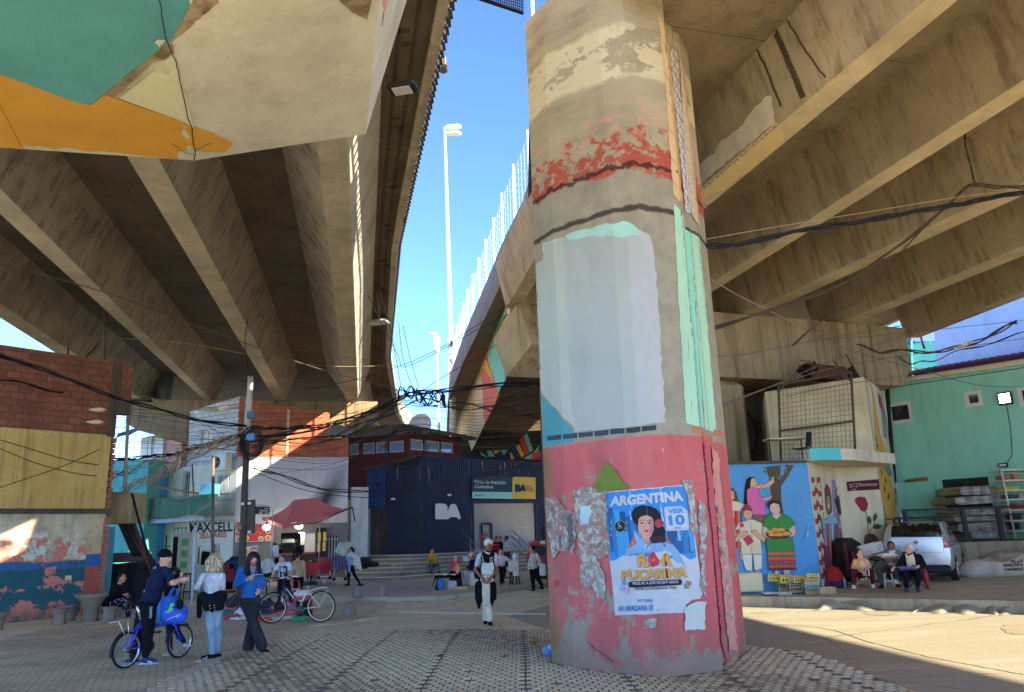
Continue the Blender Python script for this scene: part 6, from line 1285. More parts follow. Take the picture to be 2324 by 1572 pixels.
for l,y0_,y1_ in(([(75,215),(250,215),(500,170),(800,110),(1100,60),(1400,10)],12,20),([(650,-20),(850,90),(1050,180),(1300,250),(1600,330),(1800,390),(2000,430),(2260,435)],14,24),([(100,590),(450,450),(800,300),(1200,150),(1700,-20)],12,22),([(120,570),(500,430),(900,310),(1400,220),(2264,95)],12,22),([(780,100),(1100,90),(1700,30),(2264,-30)],16,24),([(640,140),(1100,60),(1500,-10)],15,20),([(600,500),(1000,420),(1400,360),(1650,300),(2264,200)],15,23)):cable(l,y0_,y1_,.009,l3,m_cabg,z8w,group=g3)
cable([(1100,150),(1250,180),(1400,190),(1650,180),(1850,150),(2050,60),(2220,-20)],22,21,.02,'rusty cable bundle with silver clamps in front of the lavender wall',M('#3f2a26',.6,.1),z8w,n=4,spread=.06)
cable([(1380,230),(1500,270),(1650,240),(1900,160),(2264,60)],22,21,.012,'slack cable below the bundle at the lavender wall',m_cab,z8w,n=2)
b=MB()
for k in range(9):p=D(*z8w(1790+k*13,165-k*5),21.2);b.box(p,(.1,.05,.06),M('#d0c090',.3,.1,metal=.7),.3*k)
tag(b.build('cable_clamp'),'row of shiny clamps on the rusty cable bundle','clamps')
# street furniture
def pix_g(T,x,y,z=0):return G(*T(x,y),z)
TD=zt(1000,2150,4.2489);TA=zt(400,2180,3.0222);TB=zt(750,2180,3.2757);TC=zt(1650,2120,3.9293);TE=zt(3200,2050,3.9309)
m_boll=concrete('bollard concrete','#6f6a62',.6,.5)
def bollard(p,h,r,label,g=True):
 t=MB();t.lathe([(r,-.02),(r*1.0,.1*h),(r*.93,.4*h),(r*.76,.68*h),(r*.5,.86*h),(r*.22,.96*h),(.01,h)],p,m_boll,18);o=t.build('bollard');tag(o,label,'bollard','stone bollards along the pavement');return o
for u,vb,vt,lb in((793,1398,1366,'dome topped bollard alone in the road right of the white bicycle'),(811,1355,1328,'striped bollard nearest the bicycle wheel on the pavement edge'),(868,1354,1326,'middle bollard of the row on the pavement edge'),(971*1.0,1355,1327,'rightmost bollard of the row on the pavement edge')):
 if u>900:u=838+30.5
 p=G(u,vb,0 if u<800 else.13);hh_=D(u,vt,p.y).z-p.z;bollard(p,max(hh_,.25),.16 if u>800 else.17,lb)if not(u>860 and 'rightmost' in lb)else None
p=G(838,1354,.13);
p=G(905,1331,.13)
for(x,y,yb)in((8,8,0),):pass
m_tab=concrete('grimy cast stone','#6e6458',.8,.6,'#1f1a16')
z5_=zt(0,2000,2.2457)
def cone_table(x0,x1,yt,yb,lb,cat,name,grp=None,waist=.5):
 c=G(*z5_((x0+x1)/2,yb),0);y=c.y;r=(D(*z5_(x1,yt),y)-D(*z5_(x0,yt),y)).length/2;h=D(*z5_((x0+x1)/2,yt),y).z
 b=MB();b.lathe([(r*waist*1.1,0),(r*waist,h*.12),(r*waist*.9,h*.45),(r*.8,h*.84),(r,h*.92),(r,h),(r*.97,h+.01)],(c.x,c.y,0),m_tab,20);return tag(b.build(name),lb,cat,grp)
cone_table(672,942,850,1092,'large round cast stone table with a flared top by the painted wall','table','stone_table')
cone_table(458,600,980,1120,'cast stone stool left of the stone table, nearest the camera','stool','stone_stool','stone stools around the table',.75)
cone_table(548,692,950,1088,'cast stone stool left of the table, behind the nearest one','stool','stone_stool','stone stools around the table',.7)
cone_table(912,1040,965,1092,'cast stone stool under the seated woman in black','stool','stone_stool','stone stools around the table',.85)
cone_table(1030,1090,970,1060,'small cast stone stool behind the woman in black','stool','stone_stool','stone stools around the table',.85)
cone_table(-90,62,1020,1170,'cast stone stool cut by the left frame edge','stool','stone_stool','stone stools around the table',.45)
# bicycles
m_tyre=M('#17171a',.8,.1,20,.2,80);m_rim=M('#a8a8a8',.3,.1,metal=.9);m_spk=M('#8e9092',.3,.05,metal=.9)
class Bike:
 def __init__(s,T,A,B,label,rear,front,r,name='bicycle',ry=0,fy=0):
  s.T=T;s.A,s.B=G(*T(*A),0),G(*T(*B),0);s.pl=Pl(s.A,s.B);s.t=thing(name,label,'bicycle',(s.A+s.B)/2)
  s.ax=[]
  for c,k,yaw in((rear,0,ry),(front,1,fy)):
   g=(s.A,s.B)[k];cc=Vector((g.x,g.y,r));s.ax.append(cc);s.wheel(cc,r,yaw)
 def wheel(s,c,r,yaw):
  n=Matrix.Rotation(yaw,3,'Z') @ s.pl.n;x=Matrix.Rotation(yaw,3,'Z') @ s.pl.t
  W=MB();P=lambda rr,a,o=0:c+x*rr*math.cos(a)+Vector((0,0,rr*math.sin(a)))+n*o
  N_=36;W.rings([[P(r-.018+.018*math.cos(f),2*PI*i/N_,.018*math.sin(f))for f in[k*PI/4 for k in range(8)]]for i in range(N_+1)],m_tyre,False,False,True);wh=W.build('wheel',None,s.t)
  W=MB();W.rings([[P(r-.034,2*PI*i/N_,-.012),P(r-.034,2*PI*i/N_,.012),P(r-.05,2*PI*i/N_,.008),P(r-.05,2*PI*i/N_,-.008)]for i in range(N_+1)],s.rimm if hasattr(s,'rimm')else m_rim,False,False);W.build('rim',None,wh)
  W=MB()
  for i in range(24):a=2*PI*i/24;W.tube([P(.02,a+1.2*(1 if i%2 else-1),.025*(1 if i%4<2 else-1)),P(r-.045,a)],.0016,m_spk,3,cap=False)
  W.tube([P(0,0,-.05),P(0,0,.05)],.022,m_spk,8);W.build('spokes',None,wh)
 def p(s,x,y,o=0):return s.pl.at(*s.T(x,y),o)
 def tubes(s,name,lst,m,n=8):
  b=MB()
  for pts,r in lst:b.tube([s.p(*q)for q in pts],r,m,n)
  return b.build(name,m,s.t)
m_bblue=M('#1e35c0',.25,.06,8,.02,spec=.6);m_alu=M('#b5b7b8',.3,.08,metal=.8);m_blk=M('#131416',.5,.1)
B1=Bike(TA,(305,1500),(955,1372),'blue folding bicycle with a rear rack, straddled by the man in the cap',(300,1270),(950,1175),.265)
B1.tubes('frame',[([(490,940,.03),(360,1260,.04)],.014),([(490,940,-.03),(250,1270,-.02)],.012),([(490,930,0),(400,1050,0),(360,1255,.03)],.009),([(500,930),(560,1230),(640,1230)],.02),([(360,1260,.04),(620,1230,.02)],.012),([(640,960),(650,1010),(612,1240)],.019),([(490,945),(500,1010),(660,990),(880,935)],.024),([(660,975),(780,960),(895,930)],.03)],m_bblue)
B1.tubes('fork',[([(895,925,.03),(930,1040,.06),(985,1170,.055)],.016),([(880,925,-.03),(905,1040,-.06),(950,1170,-.055)],.016)],m_bblue)
B1.tubes('seat_post',[([(492,910),(450,740)],.02)],m_alu)
b=MB();sp_=B1.p(410,715);b.rings([[sp_+B1.pl.t*a_+B1.pl.n*w_*c_+Vector((0,0,h_+z_))for c_,z_ in((-1,0),(-.7,.03),(.7,.03),(1,0),(.6,-.03),(-.6,-.03))]for a_,w_,h_ in((-.16,.05,.0),(-.1,.085,.015),(0,.07,0),(.12,.03,-.0),(.17,.02,-.01))],m_blk);b.build('saddle',None,B1.t)
b=MB();q=B1.p
for o in(-.07,-.03,.03,.07):b.tube([q(120,945,o),q(425,880,o)],.006,m_alu,5)
b.tube([q(120,945,-.075),q(108,945,0),q(120,945,.075)],.007,m_alu,5);b.tube([q(425,880,-.075),q(425,880,.075)],.006,m_alu,5);b.tube([q(385,870,0),q(405,852,0),q(425,880,0)],.006,m_alu,5)
for x_ in range(5):b.tube([q(150+x_*55,938-x_*12,-.07),q(150+x_*55,938-x_*12,.07)],.005,m_alu,4)
for o in(-.07,.07):b.tube([q(225,925,o),q(345,1190,o)],.007,m_alu,5);b.tube([q(340,900,o),q(352,1190,o)],.007,m_alu,5)
b.build('rear_rack',None,B1.t)
def fender(B,ax,r,a0,a1,m,name='fender'):
 b=MB();rs=[]
 for i in range(15):a=a0+(a1-a0)*i/14;c=B.ax[ax];rs.append([c+B.pl.t*(r+dr)*math.cos(a)+Vector((0,0,(r+dr)*math.sin(a)))+B.pl.n*o for o,dr in((-.028,-.012),(0,0),(.028,-.012),(.028,-.008),(0,.004),(-.028,-.008))])
 b.rings(rs,m);return b.build(name,None,B.t)
fender(B1,0,.29,1.4,3.4,m_blk);fender(B1,1,.29,.9,3.1,m_blk)
B1.tubes('handlebar',[([(895,925),(870,700),(905,560)],.018),([(905,560,-.24),(905,560,-.1),(905,560,.1),(930,520,.24)],.013),([(1000,460,.2),(940,520,.18),(905,560,.1)],.011)],m_blk)
b=MB();c=B1.p(600,1225,.05);b.lathe([(.09,0),(.09,.006)],c,m_blk,24,B1.pl.n);b.tube([c,B1.p(655,1095,.07)],.012,m_alu,6);b.tube([c,B1.p(548,1390,-.09)],.012,m_alu,6);b.bbox(B1.p(700,1055,.12),(.1,.09,.025),m_blk,0,.008);b.build('crankset',None,B1.t)
b=MB();b.lathe([(.045,0),(.045,.03)],B1.ax[0]+B1.pl.n*.03,m_steel,20,B1.pl.n);b.tube([B1.ax[0]+B1.pl.n*.07,B1.ax[0]+B1.pl.n*.07+Vector((.02,0,-.12))],.012,m_blk,5);b.lathe([(.022,0),(.022,.012)],B1.ax[0]+B1.pl.n*.07+Vector((.03,0,-.15)),m_blk,12,B1.pl.n);b.build('derailleur',None,B1.t)
m_cream=M('#bdb8a8',.4,.12,8,.05);m_bnavy=M('#151b33',.3,.1)
Bike.rimm=M('#b3a58c',.4,.1,metal=.4)
B2=Bike(TD,(1200,1450),(375,1468),'old cream and navy cruiser bicycle with fat tyres standing by the clothes pile',(1195,1185),(405,1225),.34,fy=.75)
B2.tubes('frame',[([(885,1100),(730,1010),(640,880),(560,830)],.024),([(730,1130),(650,980),(565,880)],.024),([(970,900),(840,1220)],.022),([(840,1225),(1180,1180)],.016),([(970,910,.05),(1190,1175,.06)],.012),([(970,910,-.05),(1180,1170,-.06)],.012)],m_cream)
B2.tubes('painted_tube',[([(790,1040),(700,950),(640,875),(560,828)],.026),([(725,1120),(650,980),(560,875)],.026)],m_bnavy)
B2.tubes('fork',[([(575,800),(550,900),(420,1220)],.02),([(590,700),(575,830)],.022)],m_blk)
B2.tubes('seat_post',[([(985,870),(1000,800)],.018)],m_alu)
b=MB();sp_=B2.p(1030,790);b.rings([[sp_+B2.pl.t*a_+B2.pl.n*w_*c_+Vector((0,0,h_+z_))for c_,z_ in((-1,0),(-.7,.04),(.7,.04),(1,0),(.6,-.04),(-.6,-.04))]for a_,w_,h_ in((-.15,.06,.01),(-.08,.11,.02),(.02,.08,0),(.14,.03,-.0),(.17,.02,-.01))],m_blk);b.build('saddle',None,B2.t)
B2.tubes('handlebar',[([(590,710),(600,640),(545,600)],.016),([(600,640),(640,660),(720,680),(890,688)],.013),([(600,640),(470,700),(340,690)],.013)],m_blk);B2.tubes('grip',[([(700,665),(830,672)],.017)],m_cream)
B2.tubes('rear_rack',[([(1000,920,.06),(1140,870,.06),(1280,850,.06),(1320,880,.06),(1180,1160,.06)],.009),([(1010,925,-.06),(1150,875,-.06),(1300,850,-.06),(1345,890,-.06),(1210,1160,-.06)],.009)],m_cream)
b=MB();c=B2.p(855,1240,.05);b.lathe([(.1,0),(.1,.006)],c,m_steel,24,B2.pl.n);b.tube([c,B2.p(900,1120,.08)],.012,m_steel,6);b.bbox(B2.p(905,1110,.12),(.1,.09,.025),m_blk,0,.008);b.build('crankset',None,B2.t)
Bike.rimm=m_rim
B3=Bike(TD,(560,1130),(255,1020),'small purple bicycle held by the woman in the white T-shirt',(560,1000),(255,900),.27)
m_bpur=M('#3a3050',.3,.1)
B3.tubes('frame',[([(530,780),(420,900),(330,970)],.02),([(510,860),(440,940),(340,985)],.02),([(530,780),(560,1000)],.014),([(530,980),(270,1010)],.014)],m_bpur);B3.tubes('handlebar',[([(260,900),(330,820),(330,760),(240,740)],.014)],m_blk)
# red hand trolley and clothes on the ground
def heap(name,lb,T,cx,cy,w_,h_,z_,cols,sd,cat,n_=1):
 p=G(*T(cx,cy),0);rnd=random.Random(sd);b=MB();N1,N2=14,10;m_=M(cols,.85,.2,6)
 vs=[]
 for i in range(N1):
  for j in range(N2):
   a,c=i/(N1-1)*2-1,j/(N2-1)*2-1;e=max(0,1-(a*a+c*c));z=z_*e**.5*(.6+.4*math.sin(a*5+sd)*math.cos(c*4+sd*2))+rnd.uniform(0,.012);k=.9+.12*math.sin(sd+3*math.atan2(c,a))
   vs.append((p.x+a*w_*k,p.y+c*h_*k,.012+max(z,0)))
 b.add(vs,[(i*N2+j,(i+1)*N2+j,(i+1)*N2+j+1,i*N2+j+1)for i in range(N1-1)for j in range(N2-1)],m_,True);return tag(b.build(name),lb,cat,'clothes spread on the ground')
TBc=TB
for i,(T,x,y,w_,h_,z_,c,lb)in enumerate(((TB,560,930,.38,.3,.16,'#2f5a5a','teal garment at the left end of the clothes pile'),(TB,610,975,.3,.2,.12,'#a32834','red garment left in the clothes pile'),(TB,690,930,.25,.2,.2,'#a5a5a8','grey plastic bag on the clothes pile'),(TB,690,990,.28,.16,.1,'#b5aca0','cream garment left of the woman with the phone'),(TD,300,1300,.45,.35,.42,'#2a1d30','dark purple heap of clothes behind the front wheel'),(TD,210,1430,.25,.15,.1,'#b5342c','orange red cloth at the foot of the purple heap'),(TD,660,1210,.3,.28,.25,'#b0286a','bright pink garment on the clothes pile'),(TD,590,1240,.2,.2,.22,'#c0bdb8','white garment next to the pink one'),(TD,640,1310,.36,.22,.14,'#b85a60','salmon garment in front of the white one'),(TD,480,1400,.45,.2,.05,'#a9a9ad','clear plastic sheet spread under the bicycle wheel'),(TD,650,1390,.3,.18,.06,'#b3b5ba','crumpled plastic sheet right of the wheel'),(TD,700,1270,.22,.2,.2,'#3d7a78','teal patterned garment beside the trolley'))):heap('garment',lb,T,x,y,w_,h_,z_,c,i+3,'clothing')
yt_=17.6;TR=thing('trolley','red tubular shopping trolley with green wheels beside the bicycle','trolley',G(*TD(850,1440),0));mrd=M('#b0262c',.4,.08)
b=MB();q=lambda x,y,d=0:D(*TD(x,y),TR.location.y+d)
b.tube([q(740,1000),q(710,900),q(705,745),q(830,740),q(850,890),q(860,1030)],.016,mrd,6);b.tube([q(705,885),q(845,888)],.016,m_cream,6);b.tube([q(880,880,.1),q(1000,885,.1),q(1070,1350,.1)],.016,mrd,6);b.tube([q(740,930),q(760,1350)],.014,mrd,6);b.build('frame',None,TR)
b=MB();b.slab([q(770,990),q(1000,960),q(1010,1340),q(790,1360)],(0,-1,0),.3);b.build('basket',M('#15151a',.7,.1),TR)
for x_ in(780,920):
 b=MB();c=q(x_,1390,-.05);b.lathe([(.075,0),(.085,.01),(.085,.035),(.075,.045)],c,M('#1f7a4a',.5,.1),20,Vector((0,-1,0)));
 for k in range(6):b.lathe([(.014,.046),(.012,.05)],c+Vector((.045*math.cos(k*PI/3),0,.045*math.sin(k*PI/3))),m_black,8,Vector((0,-1,0)))
 b.build('wheel',None,TR)
heap('garment','white and pink bag on top of the red trolley',TD,900,1000,.01,.01,.01,'#c9a0a8',3,'clothing');bpy.data.objects.remove(bpy.data.objects[[o.name for o in bpy.data.objects if o.get('label')=='white and pink bag on top of the red trolley'][0]])
b=MB();c=q(900,960,-.1);b.bbox(c,(.4,.3,.16),M('#c0b8bc',.6,.2,8),.2,.06);b.bbox(c+Vector((0,0,-.1)),(.42,.3,.1),M('#a02a50',.6,.1),.2,.03);tag(b.build('bag'),'white and pink bag on top of the red trolley','bag')
b=MB();p=G(1246,1490,.02);b.ell(p+Vector((0,0,.07)),(.1,.08,.09),M('#4a6a9a',.3,.3,20));b.ell(p+Vector((.04,-.04,.12)),(.06,.05,.06),M('#6f8cb5',.3,.3,20));tag(b.build('plastic_bag'),'crumpled blue plastic bag at the foot of the pillar','bag')
rnd=random.Random(21);z7b=zt(0,2350,1.0104)
for x,y in((98,234),(18,268),(213,215),(318,135),(740,398),(905,400),(1110,418),(1362,320),(1872,338),(2170,293),(2283,415),(1177,263),(155,150),(1525,85),(2110,240),(1620,300),(930,275)):
 p=G(*z7b(x,y),.035);b=MB();s_=rnd.uniform(.015,.04);b.add([p+Vector((rnd.uniform(-s_,s_),rnd.uniform(-s_,s_),rnd.uniform(0,.02)))for _ in range(5)],[(0,1,2),(0,2,3),(0,3,4)],M('#b9b9b4',.7,.1));tag(b.build('litter'),'small scrap of white litter on the paving','litter','scraps of litter on the ground')
 # silver hatchback
zc_=zt(3350,1850,2.62);gr=G(*zc_(1240,1240),.22);gf=G(*zc_(1375,1135),.22);dr_=Vector((gf.x-gr.x,gf.y-gr.y,0)).normalized()
ang=math.atan2(dr_.y,dr_.x);CR_=Matrix.Rotation(ang-PI/2,3,'Z')
org=Vector((gr.x,gr.y,.22))-CR_ @ Vector((.76,.62,0))
VWt=thing('hatchback_car','silver hatchback parked on the pavement, seen from the rear right, with roof rack','car',org)
m_sil=M('#9ea2a6',.3,.04,2,.0,metal=.75,spec=.6);m_dglass=glass('#0a0c0e',.06,'tinted glass');m_plas=M('#1c1d1f',.6,.05)
def cq(x,y,z):return org+CR_ @ Vector((x,y,z))
def car():
 b=MB();prof=[]
 S=[(-.02,.60,.70,.50,.42,.60,.86,1.10),(.0,.74,.79,.56,.30,.62,.92,1.28),(.1,.81,.83,.60,.27,.62,.94,1.47),(.35,.83,.84,.60,.27,.62,.95,1.52),(1.0,.83,.84,.60,.27,.62,.95,1.54),(1.9,.83,.84,.59,.27,.62,.95,1.53),(2.3,.83,.84,.56,.27,.62,.95,1.44),(2.85,.83,.83,.60,.27,.62,.94,1.08),(3.0,.82,.82,.66,.27,.62,.9,.98),(3.6,.78,.77,.6,.3,.6,.8,.86),(3.8,.66,.66,.5,.36,.55,.68,.72)]
 rs=[]
 for y,a,w_,r_,z0,z1,z2,z3 in S:
  half=[(a*.9,z0),(a,z0+.08),(w_,z1),(w_,z2),(w_*.985,z2+.03),(r_+.06 if z3>1.2 else r_+.06,z3-.07),(r_,z3-.015),(r_*.5,z3)]
  rs.append([cq(x,y,z)for x,z in half]+[cq(-x,y,z)for x,z in half[::-1]])
 b.rings(rs,m_sil,smooth=True);return b
bd=car().build('body',None,VWt)
bd.modifiers.new('edge','EDGE_SPLIT').split_angle=math.radians(38)
bvc=bvh_of(bd)
def q4(pts,m,name,off=.006,th=.01):
 b=MB();b.slab([Vector(p)for p in pts],(Vector(pts[1])-Vector(pts[0])).cross(Vector(pts[2])-Vector(pts[0])),th,m);return b.build(name,None,VWt)
ac=Art(bvc,6,base=.008);ac.poly(rag([zc_(*p)for p in[(575,640),(1060,635),(1098,770),(1090,780),(565,785),(560,770)]],0),m_dglass);ac.build('rear_window',VWt)
ac=Art(bvc,6,base=.008);ac.poly([zc_(*p)for p in[(1118,600),(1155,598),(1240,765),(1170,762)]],m_dglass);ac.build('side_window',VWt)
ac=Art(bvc,6,base=.008);ac.poly([zc_(*p)for p in[(1165,602),(1195,615),(1280,735),(1285,768),(1248,766)]],m_dglass);ac.build('side_window',VWt)
for poly,c in(([(1100,790),(1130,790),(1190,825),(1190,885),(1165,900),(1115,900)],'#8f1a20'),):ac=Art(bvc,6,base=.01);ac.poly([zc_(*p)for p in poly],M(c,.2,.05,spec=.7));ac.ell(*zc_(1135,847),3.2,4.2,M('#c9a8a0',.2,.05));ac.ell(*zc_(1135,847),1.6,2.2,M('#8f8a88',.2,.05));ac.build('tail_light',VWt)
ac=Art(bvc,6,base=.008)
ac.line([zc_(*p)for p in[(560,790),(1098,780),(1112,850),(1112,935),(1100,945),(700,948)]],.5,m_plas);ac.line([zc_(*p)for p in[(1240,790),(1262,960)]],.4,m_plas);ac.line([zc_(*p)for p in[(1180,770),(1240,800),(1262,860)]],.3,m_plas);ac.line([zc_(*p)for p in[(1285,770),(1320,860),(1300,970)]],.4,m_plas);ac.line([zc_(*p)for p in[(1280,975),(1365,920)]],1.2,m_plas)
ac.text('Rodolfo Graneros',[zc_(768,637),zc_(868,636),zc_(868,650),zc_(768,651)],M('#b9bcbc',.5,.02));ac.poly([zc_(*p)for p in[(917,990),(990,995),(1015,1010),(1037,1060),(917,1052)]],M('#c4c6c8',.4,.03));ac.build('panel_seam',VWt)
ac=Art(bvc,4,base=.01);c_=zc_(820,842);ac.ell(*c_,6.2,5.6,m_alu);ac.ell(*c_,5.2,4.7,m_plas)
ac.line([(c_[0]-2.6,c_[1]-3.2),(c_[0]-.9,c_[1]-.3),(c_[0],c_[1]-2.2),(c_[0]+.9,c_[1]-.3),(c_[0]+2.6,c_[1]-3.2)],.7,m_alu);ac.line([(c_[0]-4,c_[1]-1.2),(c_[0]-1.6,c_[1]+3.6),(c_[0],c_[1]+.6),(c_[0]+1.6,c_[1]+3.6),(c_[0]+4,c_[1]-1.2)],.7,m_alu);ac.ell(*zc_(832,918),1.8,1.9,m_plas);ac.build('rear_emblem',VWt)
b=MB();b.bbox(cq(0,.02,.33),(1.5,.16,.2),m_plas,ang-PI/2,.04);b.build('lower_bumper',None,VWt)
for y in(.62,3.05):
 for sx in(1,-1):
  c=cq(sx*.76,y,.3);b=MB();ax=(CR_ @ Vector((sx,0,0)));b.lathe([(.19,-.09),(.285,-.08),(.3,-.06),(.3,.06),(.285,.085),(.2,.09)],c,m_tyre,28,ax);wh=b.build('wheel',None,VWt)
  b=MB();b.lathe([(.03,.07),(.06,.075),(.06,.09)],c,m_alu,12,ax);b.lathe([(.19,.06),(.2,.095),(.185,.1),(.175,.07)],c,m_alu,28,ax)
  for k in range(6):a_=k*PI/3;e1=(CR_ @ Vector((0,math.cos(a_),0)))+Vector((0,0,math.sin(a_)));b.tube([c+ax*.08+e1*.04,c+ax*.085+e1*.185],.022,m_alu,5)
  b.build('rim',None,wh)
  b=MB();rs=[]
  for i in range(13):a_=PI*i/12;rs.append([c+(CR_ @ Vector((sx*(.078+o),r_*math.cos(a_),r_*math.sin(a_))))for r_,o in((.31,0),(.36,0),(.36,.006),(.31,.006))])
  b.rings(rs,m_plas);b.build('wheel_arch',None,VWt)
b=MB();b.bbox(cq(.97,2.15,1.03),(.2,.1,.14),m_plas,ang-PI/2,.03);b.tube([cq(.82,2.15,.98),cq(.95,2.15,1.0)],.02,m_plas,6);b.build('mirror',None,VWt)
for y in(1.25,1.95):b=MB();b.tube([cq(.815,y,.86),cq(.865,y+.02,.87),cq(.865,y+.12,.87),cq(.815,y+.14,.86)],.012,m_alu,6);b.build('door_handle',None,VWt)
b=MB()
for y in(.55,1.6):b.box(cq(0,y,1.63),(1.35,.05,.03),m_plas,ang-PI/2);b.box(cq(.5,y,1.57),(.06,.06,.1),m_plas,ang-PI/2);b.box(cq(-.5,y,1.57),(.06,.06,.1),m_plas,ang-PI/2)
for x in(-.45,.45):b.tube([cq(x,.3,1.66),cq(x,1.9,1.66)],.015,m_plas,5)
b.build('roof_rack',None,VWt);b=MB();b.tube([cq(.0,.25,1.5),cq(-.06,.3,1.78)],.006,m_plas,4);b.build('antenna',None,VWt)
# bulk bag
BG=thing('bulk_bag','white woven rubble bag lying by the terrace wall','bag',G(2290,1308,.22));zb_=z10
p=G(2275,1311,.22);b=MB();rs=[];Nn=30
for k,(zz,rr,wob)in enumerate(((0,1.0,.02),(.12,1.12,.03),(.3,1.1,.04),(.45,.98,.06),(.52,.8,.08),(.47,.6,.05),(.43,.3,.03),(.45,.02,0))):
 rs.append([p+Vector((.55+1.25*rr*math.cos(t)+wob*math.sin(5*t+k),.6+.55*rr*math.sin(t)+wob*math.cos(4*t),zz+wob*1.2*math.sin(3*t+k)+(.12*math.cos(t)if zz>.2 else 0)))for t in[2*PI*j/Nn for j in range(Nn)]])
b.rings(rs,None,smooth=True);bb_=b.build('sack',M('#9c9284',.8,.15,5,.5,12,dirt=.5),BG)
bvb=bvh_of(bb_);a=Art(bvb,8,base=.01);mbk2=M('#2a2624',.8,.1)
a.text('4449876',[zb_(1030,1285),zb_(1155,1280),zb_(1155,1318),zb_(1030,1322)],mbk2,bold=.04);a.text('4643-7474',[zb_(945,1328),zb_(1155,1322),zb_(1155,1358),zb_(945,1362)],mbk2,bold=.04);a.text('1166308458',[zb_(960,1370),zb_(1155,1366),zb_(1155,1400),zb_(960,1402)],mbk2,bold=.04)
a.build('printed_numbers',BG)
# eggs, foam box, crate, small goods
zf2=zk
def gp2(x,y,z=.22):return G(*zf2(x,y),z)
fb=gp2(380,1385);FBX=thing('foam_box','large cream foam cool box standing before the blue mural wall','box',fb);wfb=(D(*zf2(540,1380),fb.y)-D(*zf2(215,1380),fb.y)).length;hfb=D(*zf2(380,1160),fb.y).z-.22
b=MB();b.bbox(fb+Vector((0,.2,hfb*.42+.05)),(wfb,.45,hfb*.84),M('#bfb38f',.7,.06,3,.2,30,dirt=.15),0,.03);b.build('box',None,FBX);b=MB();b.bbox(fb+Vector((0,.2,hfb*.93)),(wfb+.02,.47,hfb*.13),M('#c9bf9f',.7,.06,3,.2,30),0,.03);b.build('lid',None,FBX)
def tray_proto(ct,ce):
 t=thing('egg_tray','x','egg tray',(0,0,0));b=MB();vs=[];N1,N2=25,13
 for i in range(N1):
  for j in range(N2):vs.append((-.15+.3*i/(N1-1),-.15+.3*j/(N2-1),.018+.016*math.cos(i*PI/2)*math.cos(j*PI/2)))
 fs=[(i*N2+j,(i+1)*N2+j,(i+1)*N2+j+1,i*N2+j+1)for i in range(N1-1)for j in range(N2-1)];b.add(vs,fs,M(ct,.85,.1));b.box((0,-.15,.01),(.3,.004,.022),M(ct,.85,.1));b.build('tray',None,t)
 b=MB()
 if ce:
  for i in range(6):
   for j in(0,1,4,5):b.ell((-.125+.05*i,-.125+.05*j,.034),(.021,.021,.027),M(ce,.5,.04),8,6)
  b.build('eggs',None,t)
 return t
protos=[tray_proto(*c)for c in(('#1d4a3c','#c9c9c0'),('#7a766c','#c9c6ba'),('#2a2450','#c9c9c9'),('#8f7350','#b98a60'),('#2a3f3a','#a8815c'))]
stacks=[(640,1345,[4,2,0,0,0,0],1.05,'first'),(770,1370,[1,1,1,0,0],.95,'second'),(890,1380,[0,3,4,3,0,2],1,'third'),(1055,1385,[3,3,0,0,0,1],1.05,'rightmost')]
stx=['under the 5500 card','under the 4900 card','under the 4300 card','under the 4000 card']
for k,(x,y,seq,s_,nm)in enumerate(stacks):
 p=gp2(x,y);nl=['bottom','second','third','fourth','fifth','sixth']
 for j in range(len(seq)+2):
  c=copy_tree(protos[seq[j%len(seq)]]);c.location=(p.x+random.uniform(-.01,.01),p.y+.15,.225+j*.042);c.rotation_euler=(0,0,random.uniform(-.05,.05));c.scale=(1.08,1,1)
  c['label']=f'egg tray {stx[k]}, {(nl+["seventh", "top"])[j]} from the ground';c['group']='egg trays stacked before the mural'
for x,lb in((590,'purple egg tray on the ground under the first card'),(735,'white egg tray lowest in front of the second stack')):
 c=copy_tree(protos[2 if x==590 else 1]);p=gp2(x,1392);c.location=(p.x,p.y-.05,.225);c['label']=lb;c['group']='egg trays stacked before the mural'
def rmtree(o):
 for c in list(o.children):rmtree(c)
 bpy.data.objects.remove(o)
for q_ in protos:rmtree(q_)
b=MB();p=gp2(1205,1385)
for k in range(9):b.box(p+Vector((0,.1,.02+k*.016)),(.38-.01*(k%2),.3,.012),M('#a08a66',.9,.1),.05)
for k in range(6):b.box(p+Vector((-.16+k*.065,-.055,.07)),(.012,.012,.14),M('#8a744f',.9,.1))
tag(b.build('empty_egg_trays'),'pile of empty cardboard egg trays at the mural corner','egg trays')
for k,(x0,y0,x1,y1,l1,l2_)in enumerate(((583,1170,715,1248,'SUPER','5500'),(715,1182,848,1268,'JUMBO','4900'),(855,1190,980,1266,'BLANCO','4300'),(990,1165,1122,1268,'COLOR','4000'))):
 y=gp2((x0+x1)/2,1385).y+.1;t=thing('price_card',f'yellow price card handwritten {l2_} on the egg trays','price card',D(*zf2((x0+x1)/2,y1),y),'yellow price cards on the eggs')
 b=MB();b.slab([D(*zf2(x0,y0),y+.03),D(*zf2(x1,y0+3),y+.03),D(*zf2(x1-4,y1),y),D(*zf2(x0-4,y1),y)],(0,-1,.1),.01);cd=b.build('card',M('#cfb51c',.7,.04),t)
 a=Art(bvh_of(cd),base=.003);a.text(l1,[zf2(x0+14,y0+6),zf2(x1-20,y0+8),zf2(x1-20,y0+26),zf2(x0+14,y0+26)],mbk2);a.text(l2_,[zf2(x0+10,y0+34),zf2(x1-12,y0+34),zf2(x1-14,y1-12),zf2(x0+10,y1-10)],mbk2,bold=.005);a.build('writing',t)
CT=thing('cargo_tricycle','dark cargo tricycle loaded behind the seated egg sellers','tricycle',G(*TE(1100,1120),.22));yq=20.6;q=lambda x,y,d=0:D(*TE(x,y),yq+d)
